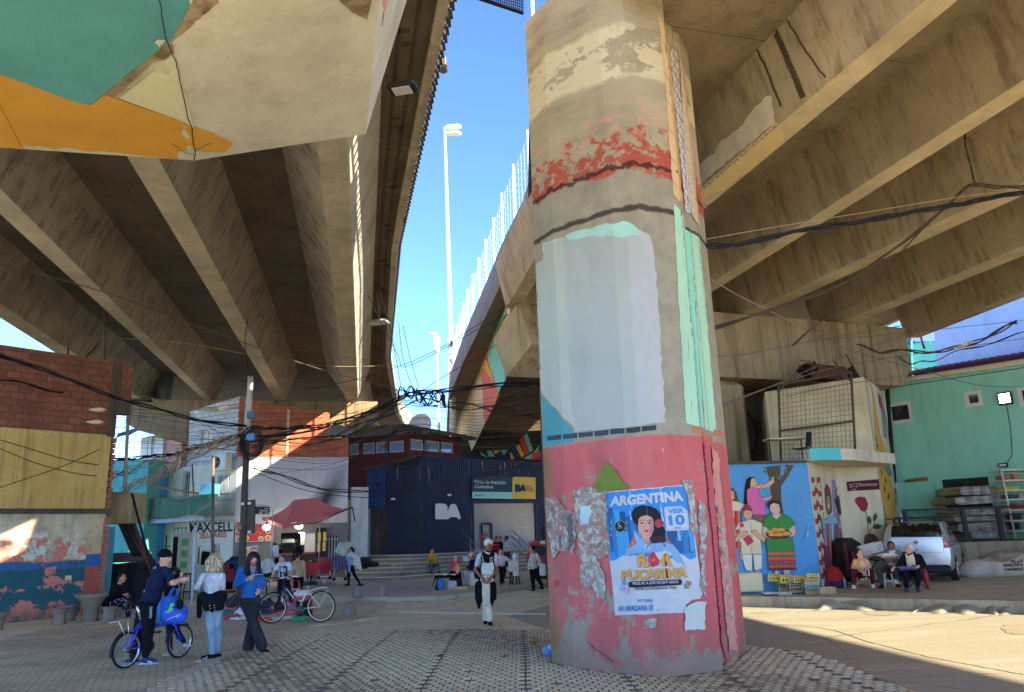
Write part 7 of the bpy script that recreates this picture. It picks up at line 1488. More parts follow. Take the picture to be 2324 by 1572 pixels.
b=MB();b.tube([q(620,470),q(700,475),q(760,540),q(800,760),q(830,1000)],.02,m_blk,6);b.tube([q(800,700),q(1010,740),q(1250,760)],.025,m_blk,6);b.tube([q(1010,740),q(1100,950),q(1200,760)],.02,m_blk,6);b.build('frame',None,CT)
for(x,y,r_)in((1210,900,.3),(760,860,.32)):
 c=q(x,y);b=MB();b.tube([c+Vector((r_*math.cos(t),.0,r_*math.sin(t)))for t in[j*PI/14 for j in range(28)]],.022,m_tyre,6,closed=True)
 b2=MB()
 for k in range(12):b2.tube([c,c+Vector((r_*math.cos(k*PI/6),0,r_*math.sin(k*PI/6)))],.003,m_spk,3)
 wq=b.build('wheel',None,CT);b2.build('spokes',None,wq)
b=MB();b.bbox((q(700,600)+q(880,900))/2+Vector((0,.2,0)),(.7,.6,1.1),M('#1c1712',.8,.3,6),0,.15);b.build('covered_load',None,CT)
b=MB();b.tube([q(820,620,-.2),q(860,800,-.25)],.03,M('#7a1c1c',.6,.1),6);b.slab([q(690,480,-.1),q(720,480,-.1),q(790,900,-.1),q(740,900,-.1)],(0,-1,0),.03,M('#6a1a26',.7,.1));b.build('red_strap',None,CT)
b=MB();b.slab([q(770,480,.1),q(940,510,.1),q(930,530,.1),q(765,505,.1)],(0,-.3,1),.08);b.build('egg_tray_pile',M('#8a7a58',.8,.3,30),CT)
CRT=thing('crate','white slatted plastic crate tilted on the cargo tricycle','crate',q(1150,690,-.2));wcr=M('#b9bab6',.6,.06)
A_,B_,C3,D3=q(900,575,-.5),q(1255,510,-.5),q(1315,585,-.5),q(1045,690,-.5)
Rt=Matrix.Rotation(.0,3,'Z');p00,p10,p11,p01=q(985,590,-.6),q(1275,470,-.6),q(1312,590,-.6),q(1040,685,-.6)
b=MB()
for i in range(8):
 f=i/7;b.tube([p00*(1-f)+p10*f,p01*(1-f)+p11*f],.012,wcr,4)
for j in range(6):f=j/5;b.tube([p00*(1-f)+p01*f,p10*(1-f)+p11*f],.012 if 0<j<5 else.022,wcr,4)
k00,k10=q(895,550,-.1),q(1180,475,-.1);b.slab([p00,p01,p01+(k00-p00),k00],(p01-p00).cross(k00-p00),.02,wcr);b.tube([p00,k00,k10,p10],.02,wcr,5)
b.slab([p01,p11,p11+(k10-p10),p01+(k00-p00)],(0,0,1),.02,wcr);b.slab([k00,k10,p11+(k10-p10),p01+(k00-p00)],(0,1,0),.015,wcr);b.build('lattice',None,CRT)
b=MB();p=G(*TE(560,1190),.22);b.ell(p+Vector((0,.1,.28)),(.26,.2,.24),M('#a01620',.7,.2,9));b.ell(p+Vector((-.2,.1,.2)),(.12,.12,.2),M('#8f1420',.7,.2,9));b.ell(p+Vector((.05,.05,.08)),(.3,.2,.1),M('#2a2850',.7,.2));tag(b.build('bundle'),'red cloth bundle on a purple bag by the checkered mural','bundle')
b=MB();p=G(*TE(712,1190),.22);b.lathe([(.035,0),(.035,.17),(.015,.22),(.015,.26)],p,M('#6a8a9a',.3,.1),12);tag(b.build('bottle'),'small pale blue bottle beside the red bundle','bottle')
b=MB();p=G(*TE(1540,1235),.22);b.lathe([(.05,0),(.055,.0),(.055,.2),(.05,.2)],p,M('#9a5a1a',.15,.1),14);b.lathe([(.056,.16),(.058,.26),(.054,.26)],p,M('#a8aaa4',.1,.1),14);tag(b.build('tea_glass'),'glass jar of amber tea on the pavement between the two seated men','jar')
def stool(p,w_,h,lb,col,cat='stool',name='stool'):
 t=thing(name,lb,cat,p);m_=M(col,.7,.15,9);b=MB();b.bbox(p+Vector((0,0,h-.02)),(w_,w_*.8,.04),m_,.1,.01);b.build('seat',None,t)
 for sx in(-1,1):
  for sy in(-1,1):b=MB();b.tube([p+Vector((sx*w_*.32,sy*w_*.25,h-.03)),p+Vector((sx*w_*.5,sy*w_*.4,0))],.02,m_,5);b.build('leg',None,t)
 b=MB();b.tube([p+Vector((-w_*.45,-w_*.35,h*.3)),p+Vector((w_*.45,-w_*.35,h*.3))],.014,m_,5);b.tube([p+Vector((-w_*.45,w_*.35,h*.3)),p+Vector((w_*.45,w_*.35,h*.3))],.014,m_,5);b.build('rung',None,t)
stool(G(*TE(1000,1180),.22)+Vector((0,.1,0)),.34,.32,'small raw wooden stool under the woman in the tie-dye sweatshirt','#8a7d60')
stool(G(*TE(1500,1180),.22)+Vector((0,.3,0)),.36,.42,'white plastic step stool under the man in the grey hoodie','#b5b5b2')
pch=G(*TE(1830,1215),.22)+Vector((0,.15,0));FC=thing('folding_chair','black folding camp chair with a red seat under the white haired man','chair',pch)
b=MB();b.bbox(pch+Vector((0,0,.42)),(.5,.42,.03),M('#8a1a24',.8,.1),0,.01);b.build('seat',None,FC)
b=MB()
for sx in(-1,1):
 for(a0_,a1_)in(((sx*.25,-.2,.42),(-sx*.25,-.2,0)),((sx*.25,.2,.42),(-sx*.25,.2,0)),((sx*.27,-.2,0),(sx*.27,.22,.85)),((sx*.27,-.22,.6),(sx*.27,.2,.62))):b.tube([pch+Vector(a0_),pch+Vector(a1_)],.012,m_blk,5)
b.build('frame',None,FC);b=MB();b.box(pch+Vector((0,.22,.65)),(.52,.02,.4),m_blk);b.build('backrest',None,FC)
b=MB();b.ell(pch+Vector((.42,.15,.22)),(.06,.04,.22),M('#9a1420',.6,.1));tag(b.build('pouch'),'red chair pouch hanging from the folding chair','pouch')
for k,(x,y,rz,nm)in enumerate(((1200,770,2.6,'nearest red chair, in front of the pram'),(1060,640,.3,'red chair behind the pram'),(930,640,.1,'red chair behind the man in the beige sweater'),(1210,560,3.3,'red chair under the menu board'),(730,620,.2,'red chair between the woman in white and the man in beige'))):
 p=G(*TD(x,y+10),.13)if k==0 else Vector((D(*TD(x,y),30).x,30+.3*k,.13));plastic_chair(p,rz,nm,'#b81c24','red restaurant chairs')
b=MB();p=Vector((D(*TD(1000,500),31).x,31,.13));b.bbox(p+Vector((0,0,.75)),(1.6,.8,.03),M('#8a1a2a',.7,.2,20),0,.01);b.box(p+Vector((0,-.4,.6)),(1.6,.01,.3),M('#8f1c2c',.7,.3,20));b.box(p,(.06,.06,1.5),m_steel);tag(b.build('table'),'table with a red patterned cloth among the red chairs','table')
PR_=thing('pram','black baby pram standing beside the nearest red chair','pram',G(*TD(1040,800),.13));yq2=PR_.location.y;q=lambda x,y,d=0:D(*TD(x,y),yq2+d)
b=MB();b.ell(q(1070,490),(.24,.3,.24),m_blk);b.build('hood',None,PR_);b=MB();b.hex8([q(960,700,-.2),q(1110,720,-.2),q(1110,720,.3),q(960,700,.3)],[q(990,500,-.2),q(1100,520,-.2),q(1100,520,.3),q(990,500,.3)]);b.build('seat',m_blk,PR_)
b=MB();b.tube([q(900,750),q(1000,760),q(1120,720)],.02,m_blk,6);b.tube([q(1000,700),q(1120,800)],.02,m_blk,6);b.tube([q(1050,420),q(1140,600),q(1100,760)],.015,m_steel,6);b.build('chassis',None,PR_)
for x,y in((890,800),(1120,790)):
 b=MB();b.lathe([(.1,0),(.1,.04)],q(x,y),m_blk,16,Vector((0,-1,0)));b.build('wheel',None,PR_)
def cart(T,pts,y,col,lb,x0,x1,yt,yb,ybase):
 t=thing('shopping_cart',lb,'shopping cart',Vector((D(*T((x0+x1)/2,ybase),y).x,y,.13)));mc=M(col,.5,.1);b=MB();q=lambda x,yy,d=0:D(*T(x,yy),y+d)
 for i in range(10):f=i/9;b.tube([q(x0+(x1-x0)*f,yt),q(x0+15+(x1-x0-30)*f,yb)],.01,mc,4);b.tube([q(x0+(x1-x0)*f,yt,.6),q(x0+15+(x1-x0-30)*f,yb,.6)],.01,mc,4)
 for j in range(6):f=j/5;b.tube([q(x0+15*f,yt+(yb-yt)*f),q(x1-15*f,yt+(yb-yt)*f),q(x1-15*f,yt+(yb-yt)*f,.6),q(x0+15*f,yt+(yb-yt)*f,.6)],.012,mc,4,closed=True)
 b.build('basket',None,t);b=MB();b.tube([q(x0+40,yb),q(x0+10,ybase-30),q(x1-20,ybase-30)],.016,m_alu,5);b.tube([q(x1-30,yb),q(x1-20,ybase-30)],.016,m_alu,5);b.build('chassis',None,t)
 for x in(x0+20,x1-30):b=MB();b.lathe([(.06,0),(.06,.03)],q(x,ybase-10),m_blk,12,Vector((0,-1,0)));b.build('wheel',None,t)
cart(TD,None,29.8,'#a01c30','red shopping cart beside the blue one',1150,1390,355,560,700);cart(TD,None,29.5,'#1c2f7a','blue shopping cart with a patterned sheet thrown over it',1410,1650,330,545,720)
b=MB();q=lambda x,y,d=0:D(*TD(x,y),29.3+d);rs=[]
for i in range(12):f=i/11;rs.append([q(1440+f*380,230+60*math.sin(f*3)-60*f+40*abs(f-.3),.05*math.sin(f*20)),q(1520+f*260,80+20*math.sin(f*9)+30*f,.3),q(1530+f*270,70+20*math.sin(f*9)+30*f,.5)])
for i in range(12):rs[i].insert(0,q(1450+i/11*330,250+70*math.sin(i/11*PI)+10*math.sin(i*2),0))
b.rings(rs,M('#8d9487',.8,.35,7),closed=False,smooth=True);tag(b.build('sheet'),'white and green patterned sheet draped over the blue shopping cart','sheet')
b=MB();p=G(*TD(1355,760),.13);b.lathe([(.04,0),(.04,.2),(.018,.26),(.018,.3)],p,M('#7fa6c4',.2,.1),12);tag(b.build('bottle'),'water bottle standing on the pavement by the red chair','bottle')
b=MB();p=G(*TD(1315,765),.13);b.lathe([(.035,0),(.045,.14),(.04,.14)],p,M('#c23a5a',.4,.1),12);tag(b.build('cup'),'pink cup standing beside the water bottle','cup')
JR=thing('jacket','white puffer jacket hung on a chair back in front of the grey wall','jacket',D(*TD(300,600),26));b=MB();q=lambda x,y,d=0:D(*TD(x,y),26+d);rs=[]
for i in range(9):
 f=i/8;rs.append([q(230-45*f+8*math.sin(f*25),380+240*f),q(290,365+250*f,-.12-.03*math.sin(f*25)),q(350+45*f,375+220*f,0),q(300,380+230*f,.15)])
b.rings(rs,M('#b9b9b3',.8,.06),smooth=True);b.build('body',None,JR);b=MB();b.tube([q(235,400),q(195,500),q(185,560)],.06,M('#b9b9b3',.8,.06),8);b.tube([q(350,400),q(400,480),q(425,540)],.06,M('#b9b9b3',.8,.06),8);b.build('sleeve',None,JR)
b=MB();b.slab([q(240,520,.2),q(370,520,.2),q(360,680,.2),q(230,690,.2)],(0,-1,0),.1,m_blk);b.tube([q(240,680),q(232,730)],.02,m_grey,5);b.tube([q(365,660),q(330,730)],.02,m_grey,5);tag(b.build('camp_chair'),'dark chair under the white puffer jacket','chair')
hp=Vector((D(*TB(590,480),24).x,24,0));b=MB();q=lambda x,y,d=0:D(*TB(x,y),24+d);b.bbox((q(545,330)+q(600,500))/2,(.5,.4,.95),M('#5a1420',.8,.2),0,.12);b.bbox((q(600,230)+q(700,300))/2,(.6,.4,.5),M('#15203f',.8,.2),0,.15);b.box(q(600,540),(.7,.4,.25),M('#6a4a2c',.8,.2));tag(b.build('bag_pile'),'pile of dark red and navy bags behind the woman with the phone','bags')
p=G(*TB(490,650),0)+Vector((0,.5,0));bollard(p,.42,.2,'dark rounded bollard behind the blonde woman')
UM=thing('folded_umbrella','black garment draped over a folding frame right of the blonde woman','frame',G(*TB(560,830),0));q=lambda x,y,d=0:D(*TB(x,y),17.5+d)
b=MB();b.slab([q(480,745),q(660,620),q(665,740),q(600,825),q(510,820)],(0,-1,.3),.05);b.build('cloth',m_blk,UM);b=MB();b.tube([q(510,815,-.06),q(660,640,-.06)],.01,m_steel,5);b.tube([q(600,820),q(620,860)],.01,m_steel,5);b.build('frame',None,UM)
HC=thing('clothes_rack','black clothes hanging on white hangers at the phone shop','clothes rack',Vector((D(*TB(250,200),29).x,29,.13)));q=lambda x,y,d=0:D(*TB(x,y),29+d)
b=MB();b.slab([q(190,85),q(280,90),q(270,265),q(168,262)],(0,-1,0),.1);b.build('garment',M('#0f1018',.8,.1),HC);b=MB();b.slab([q(270,110,.1),q(320,115,.1),q(312,200,.1),q(255,210,.1)],(0,-1,0),.1);b.build('garment',M('#26343c',.8,.2),HC)
b=MB();b.tube([q(210,78),q(240,68),q(262,62),q(308,80)],.02,m_white_p,5);b.tube([q(262,62),q(262,48)],.01,m_white_p,4);b.tube([q(230,85),q(240,450)],.02,m_blk,5);b.build('hanger',None,HC)
b=MB();b.slab([q(88,380),q(172,372),q(168,466),q(85,472)],(0,-1,0),.03);tag(b.build('yellow_notice'),'yellow handwritten notice on the counter left of the blonde woman','notice');bpy.data.objects['yellow_notice'].data.materials.append(M('#a8a01c',.7,.15,20));
b=MB();b.bbox((q(90,350)+q(220,500))/2+Vector((0,.4,0)),(1.5,.5,.9),M('#9fa6ab',.6,.1),0,.03);tag(b.build('counter'),'pale shop counter behind the blonde woman','counter')
p=Vector((D(*TA(1055,500),27).x,27,.0));stool(p,.36,.85,'tall black bar stool by the phone shop','#131315')
TT=thing('vending_table','low vending table under a black cloth with small goods','table',G(*TC(560,945),.13));yv=TT.location.y;q=lambda x,y,d=0:D(*TC(x,y),yv+d)
b=MB();b.slab([q(350,708),q(755,700),q(770,728),q(345,738)],(0,-.3,1),.05);b.build('table_top',m_blk,TT)
b=MB();b.slab([q(350,735),q(385,740),q(345,930),q(303,925)],(0,-1,0),.3);b.slab([q(612,735),q(760,712),q(792,900),q(660,945)],(0,-1,0),.03);b.slab([q(350,730),q(755,705),q(755,750),q(380,770)],(0,-1,0),.02);b.build('black_cloth',M('#0c0d12',.85,.1),TT)
b=MB();b.tube([q(380,780),q(318,950)],.025,M('#a08a5c',.8,.1),5);b.build('leg',None,TT);b=MB();b.box(q(760,905),(.42,.12,.05),M('#a98f5c',.8,.1),.3);b.box(q(760,930),(.4,.1,.03),M('#a98f5c',.8,.1),.3);b.build('foot',None,TT)
for k in range(14):b=MB();b.bbox(q(370+k*24,708-4*(k%3),.1*(k%2)),(.09,.07,.04),M(['#b06a70','#a9c0b0','#c9c5b8','#5f7f8a','#c29a50'][k%5],.6,.1),k,.01);tag(b.build('trinket'),'small coloured good laid out on the vending table','goods','goods on the vending table')
b=MB();b.ell(q(450,860,-.05),(.14,.12,.18),M('#1d5f8a',.8,.15));b.ell(q(400,870,0),(.08,.12,.2),M('#12182c',.8,.15));tag(b.build('backpack'),'blue and navy backpack under the vending table','backpack')
b=MB();b.bbox(q(630,870,.1),(.3,.25,.28),M('#8a7f98',.6,.1),0,.03);tag(b.build('plastic_tub'),'pale purple plastic tub under the vending table','tub')
b=MB();b.rings([[q(705,620,-.02)+Vector((.085*math.cos(t)*w_,0,h_))for t in(0,1.57,3.14)]for w_,h_ in((.1,-.15),(.7,-.07),(1,.03),(.8,.11),(.1,.17))],M('#b5801c',.6,.1),closed=False);tag(b.build('fan'),'golden leaf shaped fan standing on the vending table','fan')
SC_=thing('shopping_trolley','grey wheeled shopping trolley in front of the woman in yellow','trolley',G(*TC(310,745),.13));q=lambda x,y,d=0:D(*TC(x,y),SC_.location.y+d)
b=MB();b.hex8([q(245,690,-.1),q(375,690,-.1),q(375,690,.3),q(245,690,.3)],[q(250,545,-.1),q(368,545,-.1),q(368,545,.3),q(250,545,.3)]);b.build('bag',M('#5a5a5e',.35,.3,5),SC_);b=MB();b.ell(q(305,510),(.24,.2,.3),M('#1f5a3c',.7,.2));b.build('green_sack',None,SC_)
b=MB();b.tube([q(270,540),q(268,420),q(325,415),q(330,540)],.02,m_blk,5);b.tube([q(250,690),q(255,750)],.02,m_steel,5);b.tube([q(350,690),q(345,750)],.02,m_steel,5);b.build('handle',None,SC_)
FD=thing('food_stand','stool stand with two clear food tubs and a paper roll','food stand',G(*TC(1600,865),.13));q=lambda x,y,d=0:D(*TC(x,y),FD.location.y+d)
b=MB();b.hex8([q(1505,660,-.15),q(1670,660,-.15),q(1670,660,.25),q(1505,660,.25)],[q(1500,580,-.15),q(1672,580,-.15),q(1672,580,.25),q(1500,580,.25)]);b.build('lower_tub',M('#a8968c',.3,.25,14),FD);b=MB();b.hex8([q(1508,578,-.15),q(1665,578,-.15),q(1665,578,.25),q(1508,578,.25)],[q(1500,500,-.15),q(1668,500,-.15),q(1668,500,.25),q(1500,500,.25)]);b.build('upper_tub',M('#a9a391',.3,.25,14),FD)
b=MB();b.lathe([(.1,0),(.1,.25)],q(1620,500),m_white_p,16);b.build('paper_roll',None,FD);b=MB();b.slab([q(1580,655,-.2),q(1668,655,-.2),q(1665,728,-.2),q(1580,728,-.2)],(0,-1,0),.01,m_white_p);b.build('notice',None,FD)
for x in(1530,1575,1640,1690):b=MB();b.tube([q(1600+(x-1600)*.6,660),q(x,865)],.025,m_blk,5);b.build('leg',None,FD)
p=G(*TC(1400,850),.13);stool(p+Vector((.15,.3,0)),.36,.6,'black stool under the woman in the white sweatshirt','#101012')
b=MB();b.bbox(G(*TC(950,900),.13)+Vector((.1,.4,.2)),(.45,.4,.4),M('#a9a9a4',.6,.1),0,.03);tag(b.build('plastic_box'),'white plastic box under the boy with the patterned cap','box')
b=MB();q=lambda x,y,d=0:D(*TC(x,y),27.5+d);b.hex8([q(800,500,-.1),q(890,495,-.1),q(890,495,.2),q(800,500,.2)],[q(780,430,-.1),q(895,420,-.1),q(895,420,.2),q(780,430,.2)],M('#9aa0a0',.15,.3,20));tag(b.build('clear_tray'),'clear plastic tray of goods beside the boy with the patterned cap','tray')
b=MB();q=lambda x,y,d=0:D(*TD(x,y),31+d)
tag_o=MB();p=D(868,1262,33.2);tag_o.slab([D(*zq(560,1250),33.0),D(*zq(620,1235),33.2),D(*zq(658,1245),33.4),D(*zq(610,1270),33.0)],(0,0,1),.02,M('#8f7a58',.8,.1));tag(tag_o.build('cardboard'),'flat piece of cardboard lying on the steps','cardboard')
b=MB();p=D(*zq(350,1240),32.6);b.ell(p,(.34,.3,.24),m_blk);b.ell(p+Vector((.32,.1,-.08)),(.3,.22,.12),m_blk);tag(b.build('rubbish_bag'),'black rubbish bag lying at the left end of the steps','bag')
TK=thing('red_truck','red truck nose with black grille half hidden behind the pillar','truck',D(1235,1330,30));q=lambda x,y,d=0:D(*TC(x,y),29.5+d);mtr=M('#8f1c1e',.3,.06,spec=.5)
b=MB();rs=[]
for d_,y_ in((0,265),(.3,215),(1.0,185),(2.2,172)):rs.append([q(1790,440,d_),q(1800,400,d_),q(1835-d_*8,y_+25,d_),q(1900-d_*10,y_,d_),q(2200,y_-12,d_),q(2400,y_,d_),q(2420,440,d_)])
b.rings(rs,mtr);b.build('hood',None,TK);b=MB();b.slab([q(1925,262,-.05),q(2300,262,-.05),q(2300,400,-.05),q(1930,400,-.05)],(0,-1,0),.1,m_blk)
for k in range(5):b.slab([q(1930,275+k*26,-.08),q(2300,275+k*26,-.08),q(2300,283+k*26,-.08),q(1930,283+k*26,-.08)],(0,-1,0),.05,m_steel)
b.build('grille',None,TK);b=MB();b.hex8([q(1790,520,-.25),q(2400,520,-.25),q(2400,520,.2),q(1790,520,.2)],[q(1790,410,-.25),q(2400,410,-.25),q(2400,410,.2),q(1790,410,.2)]);b.build('bumper',mtr,TK)
b=MB();b.lathe([(.3,0),(.48,.02),(.5,.1),(.5,.25),(.3,.27)],q(2060,650,.4),m_tyre,24,Vector((0,1,0)));b.build('wheel',None,TK);b=MB();b.hex8([q(2000,200,2.3),q(2500,200,2.3),q(2500,200,4),q(2000,200,4)],[q(2040,10,2.6),q(2500,10,2.6),q(2500,10,4),q(2040,10,4)]);b.build('cab',mtr,TK)
b=MB();b.bbox(q(2050,100,1.9),(.16,.1,.7),m_blk,0,.04);b.tube([q(2055,60,1.9),q(2100,50,2.3)],.02,m_blk,5);b.build('mirror',None,TK);b=MB();b.ell(q(2085,210,.25),(.2,.05,.1),m_white_p);b.build('badge',None,TK)
HT=thing('hand_truck','red hand truck standing behind the walking man','hand truck',D(*TC(1100,330),33));q=lambda x,y,d=0:D(*TC(x,y),33+d);b=MB()
b.tube([q(1095,300),q(1098,75),q(1120,58),q(1160,65),q(1190,100)],.03,mtr,6);b.tube([q(1125,300),q(1125,110)],.03,mtr,6)
for k in range(5):b.tube([q(1096,90+k*45),q(1150,95+k*45)],.03,mtr,6)
b.build('frame',None,HT)
# people
m_skin=M('#a06a4a',.55,.08,20,.05);m_skinl=M('#b98468',.55,.08,20,.05);m_skind=M('#7a4a30',.55,.1,20,.05);m_hair=M('#15110f',.5,.2,60,.3,120);m_eye=M('#0c0a0a',.4,.05);m_lip=M('#8a4038',.5,.05)
def blob(name,pr,vox,parent,sm=4):
 """one continuous surface grown over tapered limbs; each face takes the cloth or skin of the limb it covers"""
 b=MB()
 for p in pr:
  if p[0]=='c':b.tube([p[1]-(p[2]-p[1]).normalized()*p[3]*.6,p[1],p[2],p[2]+(p[2]-p[1]).normalized()*p[4]*.6],[p[3]*.7,p[3],p[4],p[4]*.7],None,12)
  else:b.ell(p[1],p[2],None,14,10,p[3])
 o=b.build(name,None,parent);off=Vector(o['_o'])
 r=o.modifiers.new('r','REMESH');r.mode='VOXEL';r.voxel_size=vox
 s=o.modifiers.new('s','SMOOTH');s.iterations=sm;s.factor=.5
 dg=bpy.context.evaluated_depsgraph_get();dg.update();me=bpy.data.meshes.new_from_object(o.evaluated_get(dg));o.modifiers.clear();o.data=me
 n=len(me.polygons);c=np.zeros(n*3);me.polygons.foreach_get('center',c);c=c.reshape(-1,3)+np.array(off);best=np.full(n,1e9);idx=np.zeros(n,int);ms=[]
 for p in pr:
  mt=p[-1]
  if mt not in ms:ms.append(mt)
  if p[0]=='c':
   a,q=np.array(p[1]),np.array(p[2]);d=q-a;t=np.clip((c-a) @ d/max(d @ d,1e-9),0,1);dist=np.linalg.norm(c-a-t[:,None]*d,axis=1)-(p[3]+(p[4]-p[3])*t)
  else:
   R=np.array(p[3]);l=(c-np.array(p[1])) @ R;k=np.linalg.norm(l/np.array(p[2]),axis=1);dist=(k-1)*min(p[2])
  dist=dist-(p[5]if p[0]=='c' and len(p)>6 else 0);w_=dist<best;best[w_]=dist[w_];idx[w_]=ms.index(mt)
 me.materials.clear()
 for m_ in ms:me.materials.append(m_)
 me.polygons.foreach_set('material_index',idx.astype(np.int32));me.polygons.foreach_set('use_smooth',np.ones(n,bool));me.update();return o
def cap_(a,b_,r0,r1,m):return('c',Vector(a),Vector(b_),r0,r1,m)
def frame(x,z):
 x=Vector(x).normalized();z=Vector(z);z=(z-x*z.dot(x)).normalized();y=z.cross(x);return Matrix((x,y,z)).transposed()
def human(label,T,Y,J,shirt,pants,shoe,skin=m_skin,f=(0,-1,0),slv=1.0,hair=None,vox=.014,sc=1.0,bulk=1.0,leg=(.085,.062,.045),group=None,hairm=None,extra=None,foot=True,neckm=None,lo=1.0,fingers=False,hoodz=None):
 """J: joints read on the crop as (x, y, depth offset)"""
 P={k:(D(*T(v[0],v[1]),Y+(v[2]if len(v)>2 else 0)))for k,v in J.items()if len(v)>1}
 f=Vector(f).normalized();base=P.get('aL',P['hL']).copy();base.z=0 if base.z<.6 else base.z-.1
 t=thing('person',label,'person',base,group);H=P['head'];sL,sR,hL,hR=P['sL'],P['sR'],P['hL'],P['hR'];sm_,hm=(sL+sR)/2,(hL+hR)/2;up=(sm_-hm);s=sc
 sh=(sR-sL);xs=sh if sh.length>.12 else f.cross(Vector((0,0,1)));R=frame(xs,up);W=max(sh.length/2,.13*s)
 pr=[('e',sm_-up*.12,(W*.98,.115*s*bulk,.13*s),R,shirt),('e',sm_-up*.38,(W*.92*bulk,.125*s*bulk,up.length*.3),R,shirt),('e',sm_-up*.66,(W*.84*bulk,.12*s*bulk,up.length*.26),R,shirt),('e',hm+up*.12,(W*.86*bulk,.125*s*bulk,up.length*.2),R,shirt),('e',hm-up*.02,(max(W*.84,.14)*bulk,.13*s*bulk,.11*s),R,pants)]
 pr+=[cap_(sL,sR,.062*s,.062*s,shirt),cap_(sm_+up*.02,H-Vector((0,0,.07*s)),.055*s,.05*s,neckm or skin)]
 Hr=frame(f.cross(Vector((0,0,1))),Vector((0,0,1))+f*J.get('nod',(0,))[0])
 pr+=[('e',H,(.076*s,.094*s,.112*s),Hr,skin),('e',H+Hr @ Vector((0,0,-.055*s))+f*.02*s,(.055*s,.065*s,.065*s),Hr,skin)]
 hf=lambda x,y,z:H+Hr.col[0]*x*s+f*y*s+Hr.col[2]*z*s
 if vox<.02:pr+=[('c',hf(0,.085,.02),hf(0,.112,-.015),.012*s,.018*s,skin),('e',hf(.03,.083,.018),(.013*s,.012*s,.008*s),Hr,m_eye),('e',hf(-.03,.083,.018),(.013*s,.012*s,.008*s),Hr,m_eye),('e',hf(0,.088,-.055),(.024*s,.012*s,.008*s),Hr,m_lip),('e',hf(.078,-.005,-.005),(.012*s,.02*s,.03*s),Hr,skin),('e',hf(-.078,-.005,-.005),(.012*s,.02*s,.03*s),Hr,skin)]
 for S_,E_,W_,Hn in(('sL','eL','wL','nL'),('sR','eR','wR','nR')):
  if E_ not in P:continue
  a,e,w_=P[S_],P[E_],P[W_];mid=a+(e-a)*.62;up_m=shirt;fo_m=shirt if slv>1.4 else skin
  if slv>1:pr.append(cap_(a,e,.058*s,.05*s,shirt))
  else:pr+=[cap_(a,mid,.062*s,.058*s,shirt),cap_(mid,e,.042*s,.04*s,skin)]
  pr.append(cap_(e,e+(w_-e)*.85,.05*s if slv>1.4 else.04*s,.038*s if slv>1.4 else.03*s,fo_m));d=(P[Hn]-w_)if Hn in P else(w_-e).normalized()*.09;d=d.normalized()
  pr+=[cap_(e+(w_-e)*.8,w_,.028*s,.026*s,skin),('e',w_+d*.045*s,(.042*s,.02*s,.05*s),frame(d.cross(f)if d.cross(f).length>.1 else Vector((1,0,0)),d),skin)]
  if vox<.016:
   ax=d.cross(f)if d.cross(f).length>.1 else Vector((1,0,0));ax.normalize();nn=d.cross(ax)
   for k,L in enumerate((.062,.072,.068,.052)):
    b0=w_+d*.075*s+ax*(.028-.0187*k)*s;b1=b0+(d*.6+nn*.2)*L*.6*s;pr+=[('c',b0,b1,.0095*s,.009*s,skin),('c',b1,b1+(d*.5+nn*.7).normalized()*L*.55*s,.009*s,.008*s,skin)]
   b0=w_+d*.02*s+ax*.035*s;pr.append(('c',b0,b0+(ax*.5+d*.8+nn*.3).normalized()*.06*s,.012*s,.009*s,skin))
 for h_,k_,a_,t_ in(('hL','kL','aL','tL'),('hR','kR','aR','tR')):
  if k_ not in P:continue
  pr.append(cap_(P[h_],P[k_],leg[0]*s*lo,leg[1]*s*lo,pants))
  if a_ in P:
   pr.append(cap_(P[k_],P[a_]+(P[k_]-P[a_]).normalized()*.03,leg[1]*s*lo,leg[2]*s*lo,pants))
   if foot:
    A=P[a_];d=(P[t_]-A)if t_ in P else f*.15;d.z*=.25;d=d.normalized();z0=-.055*s
    pr+=[cap_(A+Vector((0,0,-.01)),A+Vector((0,0,z0+.02)),.036*s,.045*s,shoe),('e',A+d*.05*s+Vector((0,0,z0)),(.047*s,.135*s,.038*s),frame(d.cross(Vector((0,0,1))),Vector((0,0,1))),shoe)]
 if extra:pr+=extra(P,hf,Hr,s)
 body=blob('body',pr,vox,t)
 if hair:
  hm_=hairm or m_hair;hp=[('e',hf(0,-.022,.028),(.088*s,.098*s,.108*s),Hr,hm_)]
  if hair=='long':hp+=[cap_(hf(.05,-.05,.0),hf(.065,-.055,-.26),.05*s,.035*s,hm_),cap_(hf(-.05,-.05,0),hf(-.065,-.055,-.26),.05*s,.035*s,hm_),cap_(hf(0,-.06,0),hf(0,-.08,-.28),.07*s,.04*s,hm_)]
  if hair=='bob':hp+=[cap_(hf(.06,-.04,0),hf(.075,-.02,-.13),.045*s,.035*s,hm_),cap_(hf(-.06,-.04,0),hf(-.075,-.02,-.13),.045*s,.035*s,hm_),cap_(hf(0,-.06,0),hf(0,-.07,-.14),.07*s,.05*s,hm_)]
  if hair=='bun':hp+=[('e',hf(0,-.12,.06),(.05*s,.05*s,.05*s),Hr,hm_)]
  if hair=='tail':hp+=[cap_(hf(0,-.1,.03),hf(.02,-.13,-.18),.04*s,.02*s,hm_)]
  hp=[q_ if q_[0]!='e' or q_[1]!=hf(0,-.022,.028)else('e',hf(0,-.03,.032),(.086*s,.088*s,.1*s),Hr,hm_)for q_ in hp];blob('hair',hp,max(vox,.012),t,3)
 return t,P,hf,Hr,body
def cap_hat(hf,Hr,t,m,s=1,brim=True,name='cap'):
 pr=[('e',hf(0,-.012,.055),(.093*s,.108*s,.085*s),Hr,m)]
 if brim:pr.append(('e',hf(0,.13,.045),(.07*s,.07*s,.012*s),Hr,m))
 return blob(name,pr,.012,t,2)
